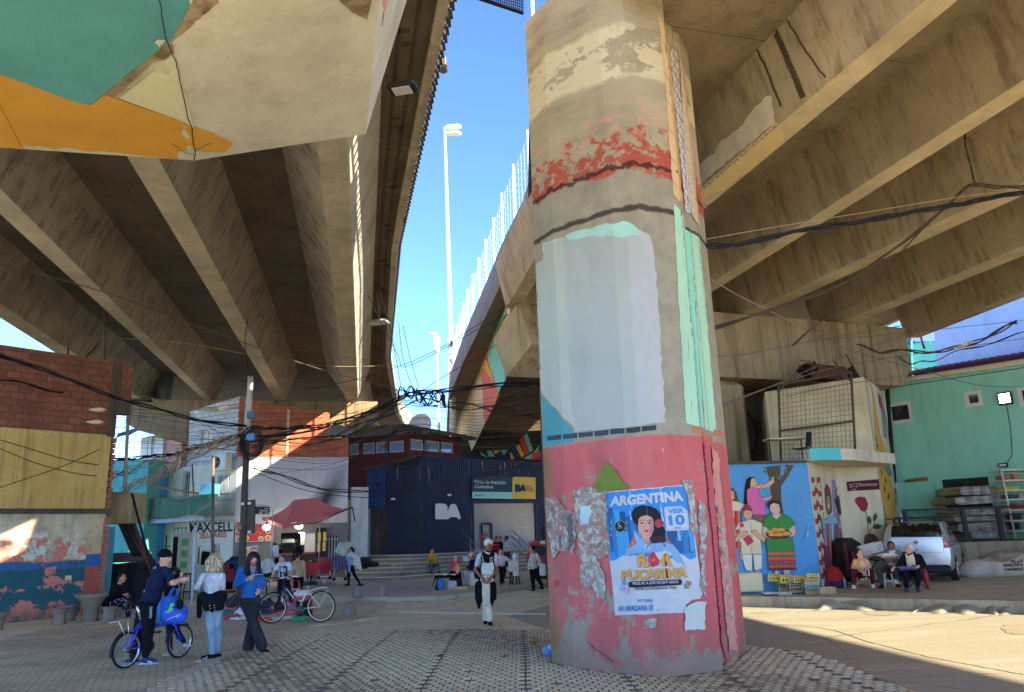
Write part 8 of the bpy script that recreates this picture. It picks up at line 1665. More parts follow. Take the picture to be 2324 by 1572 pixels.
def skirtpoly(name,T,y,pts,th,m,t):b=MB();b.slab([D(*T(x,yy),y)for x,yy in pts],(0,-1,0),th);return b.build(name,m,t)
c_nvy=cloth('#111a33');c_blk=cloth('#101013');c_wht=cloth('#a9b0ba');c_jean=cloth('#647a8a',7);c_dj=cloth('#24262c')
n_=NB('electric blue fleece',.9,.1);c_fl=n_.done(n_.mix(n_.thr(n_.noise(70,3),.45,.6),'#0d4288','#1f6fb8'))
Yb=B1.pl.at(*TA(560,1400)).y
t,P,hf,Hr,body=human('man in black cap and navy printed T-shirt leaning on the blue folding bicycle',TA,Yb,dict(head=(785,165),sL=(690,285,.16),sR=(815,330,-.14),eR=(885,470,-.2),wR=(970,425,-.12),nR=(1040,420,-.1),eL=(850,470,.2),wL=(955,420,.1),nL=(990,370,.06),hL=(530,760,.14),hR=(605,760,-.08),kR=(580,1050,-.16),aR=(552,1345,-.1),tR=(690,1420,-.12),kL=(470,1020,.28),aL=(420,1360,.32),tL=(300,1400,.3)),c_nvy,c_blk,M('#1a2b58',.7,.1),m_skinl,(.96,-.25,-.05),hair='short',vox=.0115,sc=1.08,bulk=1.08,leg=(.1,.085,.06),hairm=M('#1c1512',.7,.2,40))
cap_hat(hf,Hr,t,c_blk,1.1)
bm=bvh_of(body);a=Art(bm,4,base=.004);wt_=M('#a9adb3',.8,.02)
a.text('ZON  A TOB',[TA(568,262),TA(680,272),TA(678,292),TA(566,290)],wt_,bold=.02);a.text('RI',[TA(535,368),TA(567,368),TA(565,382),TA(533,382)],wt_);a.text('ULTRA',[TA(505,396),TA(590,394),TA(588,420),TA(503,424)],wt_,bold=.02);a.line([TA(518,431),TA(552,431)],.5,wt_)
a.line([TA(*p)for p in((450,556),(468,548),(482,530),(478,556),(500,540),(498,560),(520,535),(515,565),(548,556))],.7,wt_);a.line([TA(*p)for p in((450,565),(500,572),(545,574),(545,556))],.5,wt_)
for k in range(3):a.line([TA(608+k*9,752),TA(598+k*9,890)],.55,wt_)
a.build('shirt_print',t);a=Art(bm,4,base=.004)
for k in range(3):a.poly([TA(570+k*22,1410+k*3),TA(582+k*22,1400+k*3),TA(606+k*22,1420+k*2),TA(594+k*22,1428+k*2)],wt_)
a.build('shoe_stripes',t)
b=MB();b.slab([D(*TA(x,y),Yb-.02)for x,y in((465,1445),(500,1425),(690,1435),(700,1450),(640,1464),(500,1462))],(0,-1,0),.1);b.build('shoe_sole',wt_,t)
def ch(P,hf,Hr,s):return[]
t,P,hf,Hr,body=human('small child in dark clothes and black helmet standing behind the folding bicycle',TA,Yb+.55,dict(head=(885,375),sL=(830,480),sR=(910,490),eL=(790,600,-.1),wL=(800,640,-.2),eR=(930,620),wR=(900,700,-.1),hL=(845,860),hR=(910,860),kL=(840,1050),aL=(850,1290),tL=(770,1340,-.05),kR=(930,1050),aR=(1030,1190),tR=(1060,1190)),c_blk,cloth('#131c36'),M('#8a8a88',.7,.1),m_skin,(.7,.6,0),hair='short',vox=.015,sc=.72,slv=2,leg=(.09,.075,.055))
blob('helmet',[('e',hf(0,-.01,.05),(.12,.14,.11),Hr,M('#0a0a0c',.15,.05,spec=.7))],.014,t,3)
bp_y=Yb-.1;BPk=thing('backpack','blue school backpack with a green dinosaur hanging from the bicycle handlebar','backpack',D(*TA(890,930),bp_y));mbl=M('#123f8a',.8,.12,9,.3,40);q=lambda x,y,d=0:D(*TA(x,y),bp_y+d);Rz=Matrix.Identity(3)
bk=blob('bag',[('c',q(850,680),q(850,880),.13,.15,mbl),('e',q(905,860,-.08),(.2,.11,.12),Matrix.Rotation(.25,3,'Y'),M('#1548b0',.7,.1)),('e',q(755,810,.05),(.09,.1,.2),Rz,M('#1c5a9a',.8,.3,20)),('c',q(990,780,0),q(1010,860,0),.09,.07,M('#1548b0',.7,.1))],.014,BPk)
a=Art(bvh_of(bk),3,base=.004);mdn=M('#3f9a48',.8,.05);a.poly([TA(*p)for p in((850,715),(870,705),(898,712),(900,735),(880,745),(865,750),(875,775),(888,795),(860,805),(845,825),(800,825),(785,800),(815,805),(830,780),(840,745))],mdn)
for y in(762,778,794):a.line([TA(848,y+4),TA(872,y)],.6,wt_)
a.ell(*TA(862,722),.7,.9,wt_);a.line([TA(*p)for p in((810,908),(900,870),(985,842))],1.6,M('#b98890',.7,.05));a.ell(*TA(938,862),2.6,2.8,wt_);a.ell(*TA(938,862),1.6,1.8,M('#9a3a50',.7,.05));a.line([TA(800,745),TA(812,748)],.8,wt_);a.build('dinosaur_print',BPk)
b=MB();b.tube([q(830,640),q(870,560),q(900,520)],.028,mbl,6);b.tube([q(920,640),q(935,580),q(930,530)],.02,mbl,6);b.build('strap',None,BPk);b=MB();b.ell(q(965,720,-.1),(.06,.05,.08),c_blk);b.build('bottle_pouch',None,BPk)
bl_h=NB('blonde streaked hair',.5,.4);m_blond=bl_h.done(bl_h.mix(bl_h.thr(bl_h.noise(1,3,bl_h.mp((60,60,4))),.4,.6),'#5a4634','#b09a74'))
t,P,hf,Hr,body=human('blonde woman from behind, white shirt, pale jeans, black jacket tied at her waist',TB,12.98,dict(head=(350,215),sL=(215,410,.05),sR=(450,405),eL=(115,565,0),wL=(190,600,.22),eR=(462,570,.1),wR=(420,620,.25),hL=(265,770),hR=(390,770),kL=(305,1060),aL=(330,1415),tL=(200,1480,-.05),kR=(400,1060),aR=(392,1400,.15),tR=(320,1450,.1)),c_wht,c_jean,c_blk,m_skinl,(.25,1,0),slv=2,vox=.0115,sc=.97,leg=(.1,.078,.062),bulk=1.0)
blob('hair',[('e',D(*TB(352,205),12.97),(.11,.12,.12),Rz,m_blond)]+[('c',D(*TB(352+k*26,215),12.93),D(*TB(348+k*29,345),12.86),.055,.035,m_blond)for k in(-3,-2,-1,0,1,2,3)],.011,t,9)
blob('tied_jacket',[('c',D(*TB(190,700),12.95),D(*TB(460,680),12.95),.1,.1,c_blk),('c',D(*TB(250,740),12.86),D(*TB(260,830),12.84),.08,.07,c_blk),('c',D(*TB(330,740),12.85),D(*TB(340,830),12.82),.1,.08,c_blk),('c',D(*TB(420,740),12.86),D(*TB(430,820),12.84),.08,.07,c_blk),('c',D(*TB(160,720),12.95),D(*TB(150,840),12.92),.05,.04,c_blk),('c',D(*TB(160,860),12.95),D(*TB(150,945),12.92),.045,.04,c_blk)],.014,t,3)
b=MB()
for x,y in((290,800),(350,795),(298,835),(357,828),(358,860)):b.ell(D(*TB(x,y),12.73),(.008,.006,.008),m_white_p,8,5)
b.build('jacket_buttons',None,t);b=MB()
for(x0,x1,y,d)in((108,360,1530,-.1),(330,408,1490,.12)):b.bbox((D(*TB(x0,y),12.98+d)+D(*TB(x1,y),12.98+d))/2,((x1-x0)/826,.1,.025),m_white_p,0,.01)
b.build('shoe_sole',None,t);a=Art(bvh_of(body),3,base=.004);a.poly([TB(*p)for p in((205,1485),(225,1483),(232,1498),(250,1468),(262,1470),(250,1490),(300,1498),(262,1508),(215,1510))],wt_);a.build('shoe_mark',t)
t,P,hf,Hr,body=human('woman in electric blue fleece and grey flared trousers, legs crossed, reading her phone',TB,13.7,dict(head=(868,218),nod=(.35,),sL=(695,335,.02),sR=(935,335,.02),eL=(635,540,-.02),wL=(790,455,-.22),nL=(870,410,-.26),eR=(985,540,.02),wR=(950,590,-.08),hL=(760,720),hR=(890,720),kL=(862,1020,-.08),aL=(985,1350,-.1),tL=(1060,1400,-.18),kR=(850,1050,.12),aR=(790,1370,.14),tR=(780,1420,.0)),c_fl,c_dj,c_blk,m_skinl,(.35,-.9,-.25),slv=2,vox=.0115,sc=.98,leg=(.105,.09,.1),bulk=1.12)
q=lambda x,y,d=0:D(*TB(x,y),13.7+d);blob('hair',[('e',q(862,180,.03),(.12,.12,.12),Rz,m_hair)]+[('c',q(800-k*14,190+k*10,-.02+.03*k),q(768+k*14,350+16*k,-.1),.05,.045,m_hair)for k in range(3)]+[('c',q(925,200,0),q(945,400,-.12),.045,.03,m_hair),('c',q(770,300,-.03),q(820,390,-.14),.05,.02,m_hair)],.011,t,2)
b=MB()
for x in(835,885):b.tube([q(x,252,-.135)+Vector((.028*math.cos(k*PI/5),0,.02*math.sin(k*PI/5)))for k in range(10)],.0035,c_blk,4,closed=True)
b.build('glasses',None,t);a=Art(bvh_of(body),4,base=.003);a.line([TB(*p)for p in((868,450),(872,560),(862,670))],.9,M('#0b1b33',.6,.05));a.poly([TB(*p)for p in((820,300),(895,300),(880,365),(850,375))],M('#6a6d74',.8,.05));a.line([TB(*p)for p in((740,550),(735,660))],.6,M('#0b1b33',.6,.05));a.build('jacket_zip',t)
b=MB();b.bbox(q(912,392,-.36),(.15,.075,.012),M('#b98e80',.4,.05),.3,.004);tag(b.build('phone'),'pale pink phone held by the woman in the blue fleece','phone')
t,P,hf,Hr,body=human('man in white cap, black vest and pale apron walking towards the camera',TC,16.72,dict(head=(1195,250),sL=(1065,405),sR=(1300,405),eL=(985,630,.05),wL=(1100,765,-.12),nL=(1150,840,-.2),eR=(1325,625,.05),wR=(1225,770,-.12),nR=(1180,830,-.2),hL=(1125,780),hR=(1230,780),kL=(1148,1070,-.1),aL=(1150,1410,.2),tL=(1135,1480,.0),kR=(1190,1080,.05),aR=(1215,1425,-.12),tR=(1250,1490,-.3)),c_wht,M('#aaa792',.85,.14,5,.3,20),c_blk,m_skind,(.25,-1,.05),vox=.0115,sc=1.0,leg=(.085,.068,.07),slv=1)
q=lambda x,y,d=0:D(*TC(x,y),16.72+d);cap_hat(hf,Hr,t,M('#bfbfba',.8,.05),1.08)
vst=blob('vest',[('e',q(1190,430,-.01),(.17,.135,.14),Rz,c_blk),('e',q(1185,560,0),(.16,.14,.22),Rz,c_blk),('e',q(1180,720,.02),(.17,.13,.16),Rz,c_blk)],.013,t,3);bv_=bvh_of(vst,body)
a=Art(bv_,3,base=.004);a.text('VGI',[TC(1222,425),TC(1222,525),TC(1240,525),TC(1240,425)]and[TC(1212,430),TC(1258,428),TC(1256,525),TC(1212,525)],wt_,bold=.02);a.poly([TC(*p)for p in((1282,400),(1300,405),(1296,520),(1284,520))],wt_);a.poly([TC(*p)for p in((1118,330),(1150,375),(1200,392),(1232,350),(1200,370),(1155,350))],m_white_p);a.build('vest_print',t)
map_=M('#a9b5ae',.85,.08,6,.4,20);blob('apron',[('c',q(1115,545,-.1),q(1260,550,-.1),.045,.045,map_),('c',q(1110,600,-.11),q(1258,610,-.11),.06,.06,map_),('c',q(1110,670,-.11),q(1245,680,-.11),.055,.055,map_),('c',q(1165,880,-.14),q(1150,1180,-.15),.04,.035,M('#b0ab92',.85,.14,5)),('c',q(1200,860,-.12),q(1195,1200,-.12),.03,.035,map_)],.013,t,3)
b=MB();b.tube([q(1095,400,-.13),q(1112,500,-.15),q(1100,540,-.16),q(1080,545,-.15)],.008,map_,5);b.tube([q(1290,420,-.13),q(1290,510,-.14)],.008,map_,5);b.build('apron_strap',None,t)
blob('hanging_coat',[('c',q(1050,860,-.02),q(1055,1090,-.02),.1,.1,c_blk),('c',q(1040,1100,0),q(1045,1230,0),.07,.03,c_blk),('c',q(1245,860,-.02),q(1255,1070,-.02),.1,.09,c_blk),('c',q(1250,1080,0),q(1238,1220,0),.06,.03,c_blk),('c',q(1010,620,.1),q(1020,740,.1),.07,.07,c_blk),('c',q(1080,800,.06),q(1250,800,.06),.1,.1,c_blk)],.015,t,3)
nl=NB('leopard knit',.9,.1);c_leo=nl.done(nl.mix(nl.thr(nl.vor(26)[0],.32,.42),'#1c1412','#b0a39a'))
t,P,hf,Hr,body=human('woman in leopard knit cardigan walking left by the pillar with a white tote bag',TC,25.7,dict(head=(1868,310),sL=(1875,400,.1),sR=(1960,395,-.1),eL=(1830,540,.1),wL=(1828,650,.05),eR=(2010,510,-.1),wR=(1970,560,-.15),hL=(1880,640,.05),hR=(1935,640,-.05),kL=(1890,790,.08),aL=(1905,930,.05),tL=(1870,960),kR=(1970,770),aR=(2040,880,-.02),tR=(2035,910)),c_leo,c_blk,c_blk,m_skin,(-.95,-.25,0),slv=2,hair='bun',vox=.018,leg=(.09,.075,.06))
b=MB();b.bbox((q(2000,520)+q(2105,730))/2*0+D(*TC(2050,630),25.4),(.21,.1,.38),m_white_p,.1,.04);b.tube([D(*TC(2010,540),25.4),D(*TC(2000,480),25.5),D(*TC(2055,540),25.4)],.01,m_white_p,4);tag(b.build('tote_bag'),'white tote bag carried by the woman in the leopard cardigan','bag')
J=lambda**k:k
human('woman in a yellow hooded sweatshirt seated on the steps behind the grey trolley',TC,33.5,J(head=(308,345),sL=(255,400),sR=(355,400),eL=(235,480),wL=(240,540,-.2),eR=(375,470),wR=(350,520,-.2),hL=(280,545,.1),hR=(330,545,.1),kL=(300,555,-.35),aL=(290,650,-.3),kR=(405,545,-.3),aR=(415,660,-.3)),cloth('#b98012'),cloth('#4a505c'),c_blk,m_skin,(.5,-.8,0),slv=2,hair='short',vox=.022,bulk=1.15)
human('woman in a pink sweater with long dark hair, chin in hand behind the vending table',TC,27.1,J(head=(685,440),sL=(612,510),sR=(735,510),eL=(590,610),wL=(640,630,-.2),eR=(720,610,-.15),wR=(685,505,-.15),hL=(630,680,.1),hR=(700,680,.1),kL=(600,690,-.35),aL=(600,850,-.3),kR=(740,690,-.35),aR=(720,850,-.3)),cloth('#b83a60'),c_blk,c_blk,m_skinl,(.0,-1,-.1),slv=2,hair='long',vox=.019)
t,P,hf,Hr,body=human('boy in patterned cap, navy jacket and pale trousers seated facing left',TC,27.2,J(head=(920,420),sL=(925,500,-.1),sR=(990,500,.1),eL=(900,590,-.15),wL=(840,590,-.2),eR=(920,610,.1),wR=(870,650,0),hL=(960,700,-.05),hR=(970,700,.08),kL=(830,690,-.1),aL=(900,870,-.1),tL=(850,890,-.1),kR=(810,670,.12),aR=(830,860,.1),tR=(780,880,.1)),cloth('#141c36'),cloth('#9a9c9e'),c_blk,m_skin,(-.95,-.3,0),slv=2,hair='short',vox=.019,leg=(.1,.085,.07));cap_hat(hf,Hr,t,c_leo)
human('woman in a white sweatshirt seated on the black stool by the food stand',TC,27.2,J(head=(1385,360),sL=(1335,440),sR=(1460,440),eL=(1320,530),wL=(1400,560,-.2),eR=(1510,480),wR=(1570,490,-.1),hL=(1370,590),hR=(1430,590),kL=(1390,620,-.4),aL=(1390,820,-.35),tL=(1385,850,-.5),kR=(1450,640,-.3),aR=(1420,800,-.2)),cloth('#b9aeb8'),c_blk,c_blk,m_skinl,(.35,-.9,0),slv=2,hair='tail',vox=.019,bulk=1.15)
human('woman in a pale grey hooded jacket standing at the roller shutter looking left',TC,35,J(head=(1462,145),sL=(1450,205,.08),sR=(1510,205,-.08),eL=(1440,290,.1),wL=(1440,340,0),eR=(1530,300,-.1),wR=(1500,330,-.15),hL=(1465,350),hR=(1510,350),kL=(1470,450),aL=(1480,540),kR=(1515,450),aR=(1515,540)),cloth('#8f9096'),cloth('#3a2a22'),c_blk,m_skind,(-.9,-.3,0),slv=2,hair='bun',vox=.022,bulk=1.1)
nr=NB('red and black striped knit',.9,.1);c_str=nr.done(nr.mix(nr.thr(nr.math('PINGPONG',nr.sep()[2],.07),.034,.036),'#0d0c10','#a02024'))
human('man in a red and black striped shirt and dark cap standing behind the walking man',TC,35.3,J(head=(1310,145),sL=(1265,215),sR=(1345,215),eL=(1255,290),wL=(1265,340),eR=(1355,290),wR=(1340,340),hL=(1285,345),hR=(1330,345),kL=(1290,440),aL=(1290,530),kR=(1335,440),aR=(1335,530)),c_str,c_blk,c_blk,m_skind,(-.5,-.8,0),slv=2,hair='short',vox=.022)
human('man in black cap and black jacket standing beside the striped shirt',TC,35.8,J(head=(1365,145),sL=(1345,210),sR=(1405,210),eL=(1345,290),wL=(1350,330),eR=(1412,290),wR=(1400,340),hL=(1355,345),hR=(1395,345),kL=(1360,440),aL=(1360,530),kR=(1400,440),aR=(1400,530)),c_blk,c_blk,c_blk,m_skin,(-.7,-.6,0),slv=2,hair='short',vox=.022)
t,P,hf,Hr,body=human('woman in a white T-shirt with a dark photo print wheeling the purple bicycle',TD,22.3,J(head=(540,385),sL=(480,470),sR=(665,455),eL=(400,600),wL=(365,720,-.2),eR=(705,590),wR=(660,690,-.2),hL=(520,720),hR=(620,720),kL=(500,900),aL=(500,1080),kR=(670,900),aR=(690,1090)),c_wht,c_blk,c_blk,m_skinl,(-.1,-1,-.15),hair='bob',vox=.017,bulk=1.15,hairm=M('#3a2a1c',.6,.3,30))
a=Art(bvh_of(body),4,base=.004);a.poly([TD(*p)for p in((500,498),(632,488),(638,668),(512,668))],M('#1c1c20',.8,.1));a.ell(*TD(545,550),3.2,6.5,M('#8f8f92',.8,.2,30));a.ell(*TD(588,560),3,6,M('#77777c',.8,.2,30));a.ell(*TD(570,640),4,4,M('#a0a0a4',.8,.2,30));a.line([TD(520,520),TD(560,600)],1.2,wt_);a.build('shirt_print',t)
human('man in a beige sweater seen from behind at the red tables',TD,24.5,J(head=(810,325),sL=(750,430),sR=(905,430),eL=(735,560),wL=(760,650,.1),eR=(930,570),wR=(925,680,0),hL=(780,700),hR=(870,700),kL=(770,850),aL=(765,960),kR=(860,850),aR=(860,960)),cloth('#8f7558'),c_blk,c_blk,m_skin,(.1,1,0),slv=2,hair='short',vox=.018,bulk=1.15)
t,P,hf,Hr,body=human('adult in black holding a baby in white before the dark grey wall',TD,30.8,J(head=(490,170),sL=(440,235),sR=(525,235),eL=(380,200,-.1),wL=(460,160,-.2),eR=(520,300,-.1),wR=(450,320,-.25),hL=(450,360),hR=(510,360),kL=(440,460),aL=(440,560),kR=(500,460),aR=(500,560)),c_blk,c_blk,c_blk,m_skin,(-.6,-.8,0),hair='short',vox=.022)
q=lambda x,y,d=0:D(*TD(x,y),30.5+d);b_=thing('person','baby in white clothes held against an adult shoulder','person',q(450,330));blob('body',[('e',q(425,130),(.08,.08,.09),Rz,m_hair),('e',q(430,165),(.1,.1,.09),Rz,m_white_p),('c',q(430,190),q(450,310),.12,.1,c_wht),('c',q(420,240,-.1),q(480,330,-.1),.07,.05,c_wht)],.02,b_)
human('person in black hooded top at the kitchen counter',TD,33.1,J(head=(790,105),sL=(745,180),sR=(850,180),eL=(735,260),wL=(760,300),eR=(870,260),wR=(850,300),hL=(760,310),hR=(840,310),kL=(760,420),aL=(760,520),kR=(830,420),aR=(830,520)),c_blk,c_blk,c_blk,m_skin,(-.4,1,0),slv=2,hair='long',vox=.024,bulk=1.1)
t,P,hf,Hr,body=human('woman on the phone walking past the blue shopping cart with a blue scarf',TD,29.1,J(head=(1710,220),sL=(1700,285,.08),sR=(1750,290,-.1),eL=(1645,370,.1),wL=(1670,265,.08),eR=(1765,370,-.12),wR=(1735,360,-.2),hL=(1690,500),hR=(1730,500),kL=(1680,640,.05),aL=(1675,780),tL=(1620,815),kR=(1770,630),aR=(1860,770),tR=(1870,800)),c_wht,c_blk,c_blk,m_skin,(-.95,-.3,0),hair='tail',vox=.018)
q=lambda x,y,d=0:D(*TD(x,y),29.1+d);blob('scarf',[('c',q(1680,340,-.12),q(1690,590,-.14),.06,.04,M('#5a7fae',.85,.1))],.02,t);mpf=M('#b5a89e',.85,.08);blob('carried_jacket',[('c',q(1790,330,-.2),q(1840,520,-.2),.09,.07,mpf),('c',q(1840,340,-.2),q(1880,550,-.2),.06,.05,mpf),('e',q(1810,420,-.2),(.14,.1,.2),Rz,mpf)],.02,t)
b=MB();b.bbox(q(1672,240,-.05),(.03,.03,.12),c_blk);tag(b.build('phone'),'black phone at the ear of the walking woman','phone')
npt=NB('dark leggings with pale motif',.9,.1);c_leg=npt.done(npt.mix(npt.thr(npt.vor(17)[0],.26,.3),'#b5a0a8','#141830'))
human('woman in black seated on a stone stool, patterned leggings, looking at her phone',TA,21.2,J(head=(268,405),sL=(180,500,-.12),sR=(235,500,.12),eL=(170,620,-.15),wL=(290,605,-.15),nL=(340,605,-.15),eR=(190,610,.1),wR=(310,600,.1),hL=(150,710,-.1),hR=(160,710,.1),kL=(350,660,-.1),aL=(340,860,-.1),tL=(390,885,-.1),kR=(350,650,.12),aR=(340,860,.12),tR=(390,885,.1)),c_blk,c_leg,c_blk,m_skin,(1,-.15,0),slv=2,hair='tail',vox=.016,bulk=1.35,leg=(.1,.085,.07),extra=lambda P,hf,Hr,s:[('e',(P['hL']+P['hR'])/2+Vector((-.05,0,.03)),(.27,.2,.16),Rz,c_blk)])
ntd=NB('ochre tie-dye',.9,.1);c_tie=ntd.done(ntd.mix(ntd.thr(ntd.noise(9,3),.4,.62),'#b07a34','#c2a284'))
t,P,hf,Hr,body=human('woman in ochre tie-dye sweatshirt and dark red trousers seated on a wooden stool',TE,18.9,J(head=(935,665),sL=(865,775),sR=(1035,765),eL=(835,870),wL=(975,935,-.35),nL=(1030,960,-.38),eR=(1090,860),wR=(1040,930,-.35),nR=(1030,970,-.36),hL=(900,960),hR=(1020,960),kL=(850,930,-.4),aL=(840,1140,-.3),tL=(850,1190,-.45),kR=(1130,930,-.4),aR=(1145,1120,-.25),tR=(1150,1170,-.4)),c_tie,cloth('#40101a'),M('#b4b0ac',.7,.05),m_skinl,(.45,-.85,0),slv=2,hair='bob',vox=.0125,bulk=1.1)
b=MB();b.bbox(D(*TE(1062,948),18.45),(.03,.1,.14),m_white_p,.4,.01);b.bbox(D(*TE(1060,948),18.39),(.05,.01,.11),c_blk,.4,.002);tag(b.build('phone'),'white phone held by the woman in tie-dye','phone')
t,P,hf,Hr,body=human('man in grey hooded jacket and grey trousers eating from a cardboard tray',TE,19.2,J(head=(1435,545),nod=(.4,),sL=(1345,640),sR=(1560,630),eL=(1265,700,-.1),wL=(1330,650,-.4),nL=(1390,660,-.45),eR=(1600,770,-.1),wR=(1450,755,-.4),nR=(1390,745,-.42),hL=(1400,880),hR=(1490,880),kL=(1240,920,-.45),aL=(1285,1130,-.35),tL=(1230,1190,-.5),kR=(1510,910,-.5),aR=(1540,1110,-.4),tR=(1540,1180,-.55)),cloth('#5c6470'),cloth('#3a3d40'),c_blk,m_skind,(-.2,-.95,-.3),slv=2,hair='short',vox=.0125,bulk=1.2,sc=1.05,hairm=M('#2a2622',.7,.3,40))
a=Art(bvh_of(body),4,base=.004);a.poly([TE(*p)for p in((1400,610),(1500,600),(1490,660),(1400,665))],m_white_p);a.poly([TE(*p)for p in((1400,790),(1540,770),(1530,835),(1380,840))],M('#a08f80',.8,.08));a.build('undershirt',t)
b=MB();p=D(*TE(1400,700),18.65)
for k in range(6):b.lathe([(.02,0),(.03,.05)],p+Vector((-.15+k*.058,0,-.03)),M('#8f7a58',.8,.1),8)
b.bbox(p+Vector((0,.08,.03)),(.38,.3,.03),M('#a99c84',.8,.1),.05,.01);b.bbox(p+Vector((0,.08,.06)),(.3,.22,.03),m_white_p,.05,.01);tag(b.build('food_tray'),'cardboard tray of food held by the man in the grey jacket','tray')
t,P,hf,Hr,body=human('white haired man in black jacket seated with a purple tray on his lap',TE,18.6,J(head=(1712,590),sL=(1635,700),sR=(1880,700),eL=(1560,830,-.1),wL=(1480,865,-.35),nL=(1450,900,-.4),eR=(1950,830,-.1),wR=(1860,850,-.4),nR=(1800,880,-.45),hL=(1700,930),hR=(1840,930),kL=(1655,930,-.45),aL=(1680,1180,-.35),tL=(1640,1240,-.55),kR=(1850,930,-.45),aR=(1850,1180,-.35),tR=(1855,1250,-.55)),c_blk,c_blk,M('#26323f',.7,.1),m_skinl,(-.85,-.5,0),slv=2,hair='short',vox=.0125,bulk=1.25,sc=1.08,hairm=M('#a9a39c',.7,.15,40))
a=Art(bvh_of(body),4,base=.004);a.poly([TE(*p)for p in((1650,640),(1700,690),(1780,650),(1800,720),(1820,830),(1690,860),(1670,760))],M('#b7a386',.85,.06));a.build('shirt_front',t)
b=MB();p=D(*TE(1695,890),18.1)
for k in range(7):b.lathe([(.016,0),(.028,.05)],p+Vector((-.15+k*.05,0,-.03)),M('#4a3f78',.8,.1),8)
b.bbox(p+Vector((0,.08,.03)),(.36,.26,.03),M('#544a84',.8,.1),.05,.01);tag(b.build('purple_tray'),'purple egg tray on the lap of the white haired man','tray')
# concert poster on the pillar
zp=zt(2400,1920,2.7111);Rp=lambda l:[zp(*p)for p in l]
PO=thing('poster','torn blue and white concert poster pasted on the pink part of the pillar','poster',D(*zp(560,1460),10.2))
a=Art(bp,4,.010,.0002);c_=lambda h:M(h,.55,.05,8,.1,20)
pw_=M('#989ba1',.6,.07,7,.3,12);a.poly(rag(Rp([(35,135),(945,52),(1110,1230),(1085,1290),(1000,1300),(920,1360),(985,1440),(172,1472),(110,880)]),.5,12),pw_);a.poly(rag(Rp([(45,145),(936,64),(1042,835),(985,868),(920,830),(845,800),(770,850),(300,820),(230,830),(150,880),(118,880)]),1.5,7,3),c_('#1476b8'))
for k,(x,y,w_,h_)in enumerate(((80,310,60,470),(120,420,80,400),(160,330,50,250),(215,350,60,470),(280,400,50,400),(330,440,60,300),(180,560,130,260),(720,560,110,200),(800,620,190,180),(880,540,60,260),(940,400,40,380))):a.poly(Rp([(x,y),(x+w_,y-4),(x+w_+h_*.1,y+h_-6),(x+h_*.1,y+h_)]),c_(['#0f4a78','#155f8f','#2a84b8','#0d3f66'][k%4]))
for k in range(12):x,y=120+(k%4)*55,450+(k//4)*70;a.poly(Rp([(x,y),(x+14,y),(x+16,y+20),(x+2,y+20)]),c_('#5aa0c4'))
a.poly(Rp([(826,540),(850,540),(878,660),(838,662)]),c_('#5f9fc0'))
a.text('ARGENTINA',Rp([(122,180),(880,118),(902,232),(112,292)]),pw_,bold=.05)
a.poly(Rp([(688,305),(700,296),(870,288),(900,305),(942,340),(962,530),(950,545),(722,556),(708,540)]),pw_)
mbp=c_('#1a6cae');a.text('VIER',Rp([(720,318),(900,308),(905,360),(728,372)]),mbp,bold=.05);a.text('10',Rp([(730,385),(910,376),(918,492),(745,500)]),mbp,bold=.05);a.text('ABRIL',Rp([(792,512),(878,506),(880,530),(794,535)]),mbp,bold=.02);a.line(Rp([(700,310),(860,300),(900,320),(932,345),(950,528),(730,542),(712,520),(700,310)]),.5,mbp)
a.ell(*zp(225,507),59/4.778,64/4.778,c_('#b08a4a'));a.ell(*zp(225,507),56/4.778,61/4.778,c_('#0e0f14'));a.line(Rp([(225,460),(205,475),(205,495),(225,502),(238,490)]),1.2,pw_);a.line(Rp([(212,510),(240,508)]),1,pw_);a.text('EQUINOXIO',Rp([(194,520),(255,516),(256,528),(195,532)]),pw_)
mh=c_('#120d0e');a.poly(Rp([(560,560),(700,540),(705,640),(700,720),(640,720),(560,680),(520,650)]),c_('#2a1a18'));a.poly(Rp([(270,830),(300,740),(370,650),(372,545),(450,640),(520,700),(600,690),(700,680),(780,700),(860,800),(940,1000),(880,900),(830,900),(770,830),(520,790),(380,800)]),c_('#5f86ad'));a.poly(Rp([(372,610),(402,690),(370,710),(300,760),(340,680)]),c_('#b84a2a'));a.poly(Rp([(700,620),(770,690),(720,680)]),c_('#a84a2a'))
for l in([(372,560),(420,690),(500,770)],[(300,770),(430,700),(520,740)],[(600,700),(720,700),(850,800)],[(660,720),(780,790),(850,880)]):a.line(Rp(l),1.1,c_('#9ab8d0'))
a.poly(Rp([(450,600),(540,620),(550,690),(500,680),(456,650)]),c_('#a06a50'));a.poly(Rp([(414,430),(440,390),(520,370),(580,420),(585,530),(560,610),(520,650),(470,640),(425,560),(412,490)]),c_('#b98268'))
a.ell(*zp(503,385),160/4.778,105/4.778,mh,rot=.15);a.poly(Rp([(345,400),(380,300),(470,275),(600,310),(660,380),(668,425),(560,410),(480,380),(430,400),(415,500),(370,470)]),mh);a.poly(Rp([(400,420),(440,385),(510,375),(480,400),(430,420),(412,500),(400,560)]),mh);a.poly(Rp([(580,430),(640,420),(690,530),(700,600),(600,620),(560,600),(590,540)]),mh)
a.poly(Rp([(418,470),(424,425),(450,398),(510,385),(560,405),(582,440),(583,520),(562,590),(515,622),(470,610),(432,560)]),c_('#bb866c'));a.poly(Rp([(540,430),(583,440),(583,520),(562,590),(515,622),(545,560)]),c_('#9a6a54'))
for x in(458,538):a.poly(Rp([(x-22,470),(x,460),(x+22,468),(x,480)]),c_('#1a1212'));a.line(Rp([(x-28,448),(x,436),(x+26,442)]),1.1,mh)
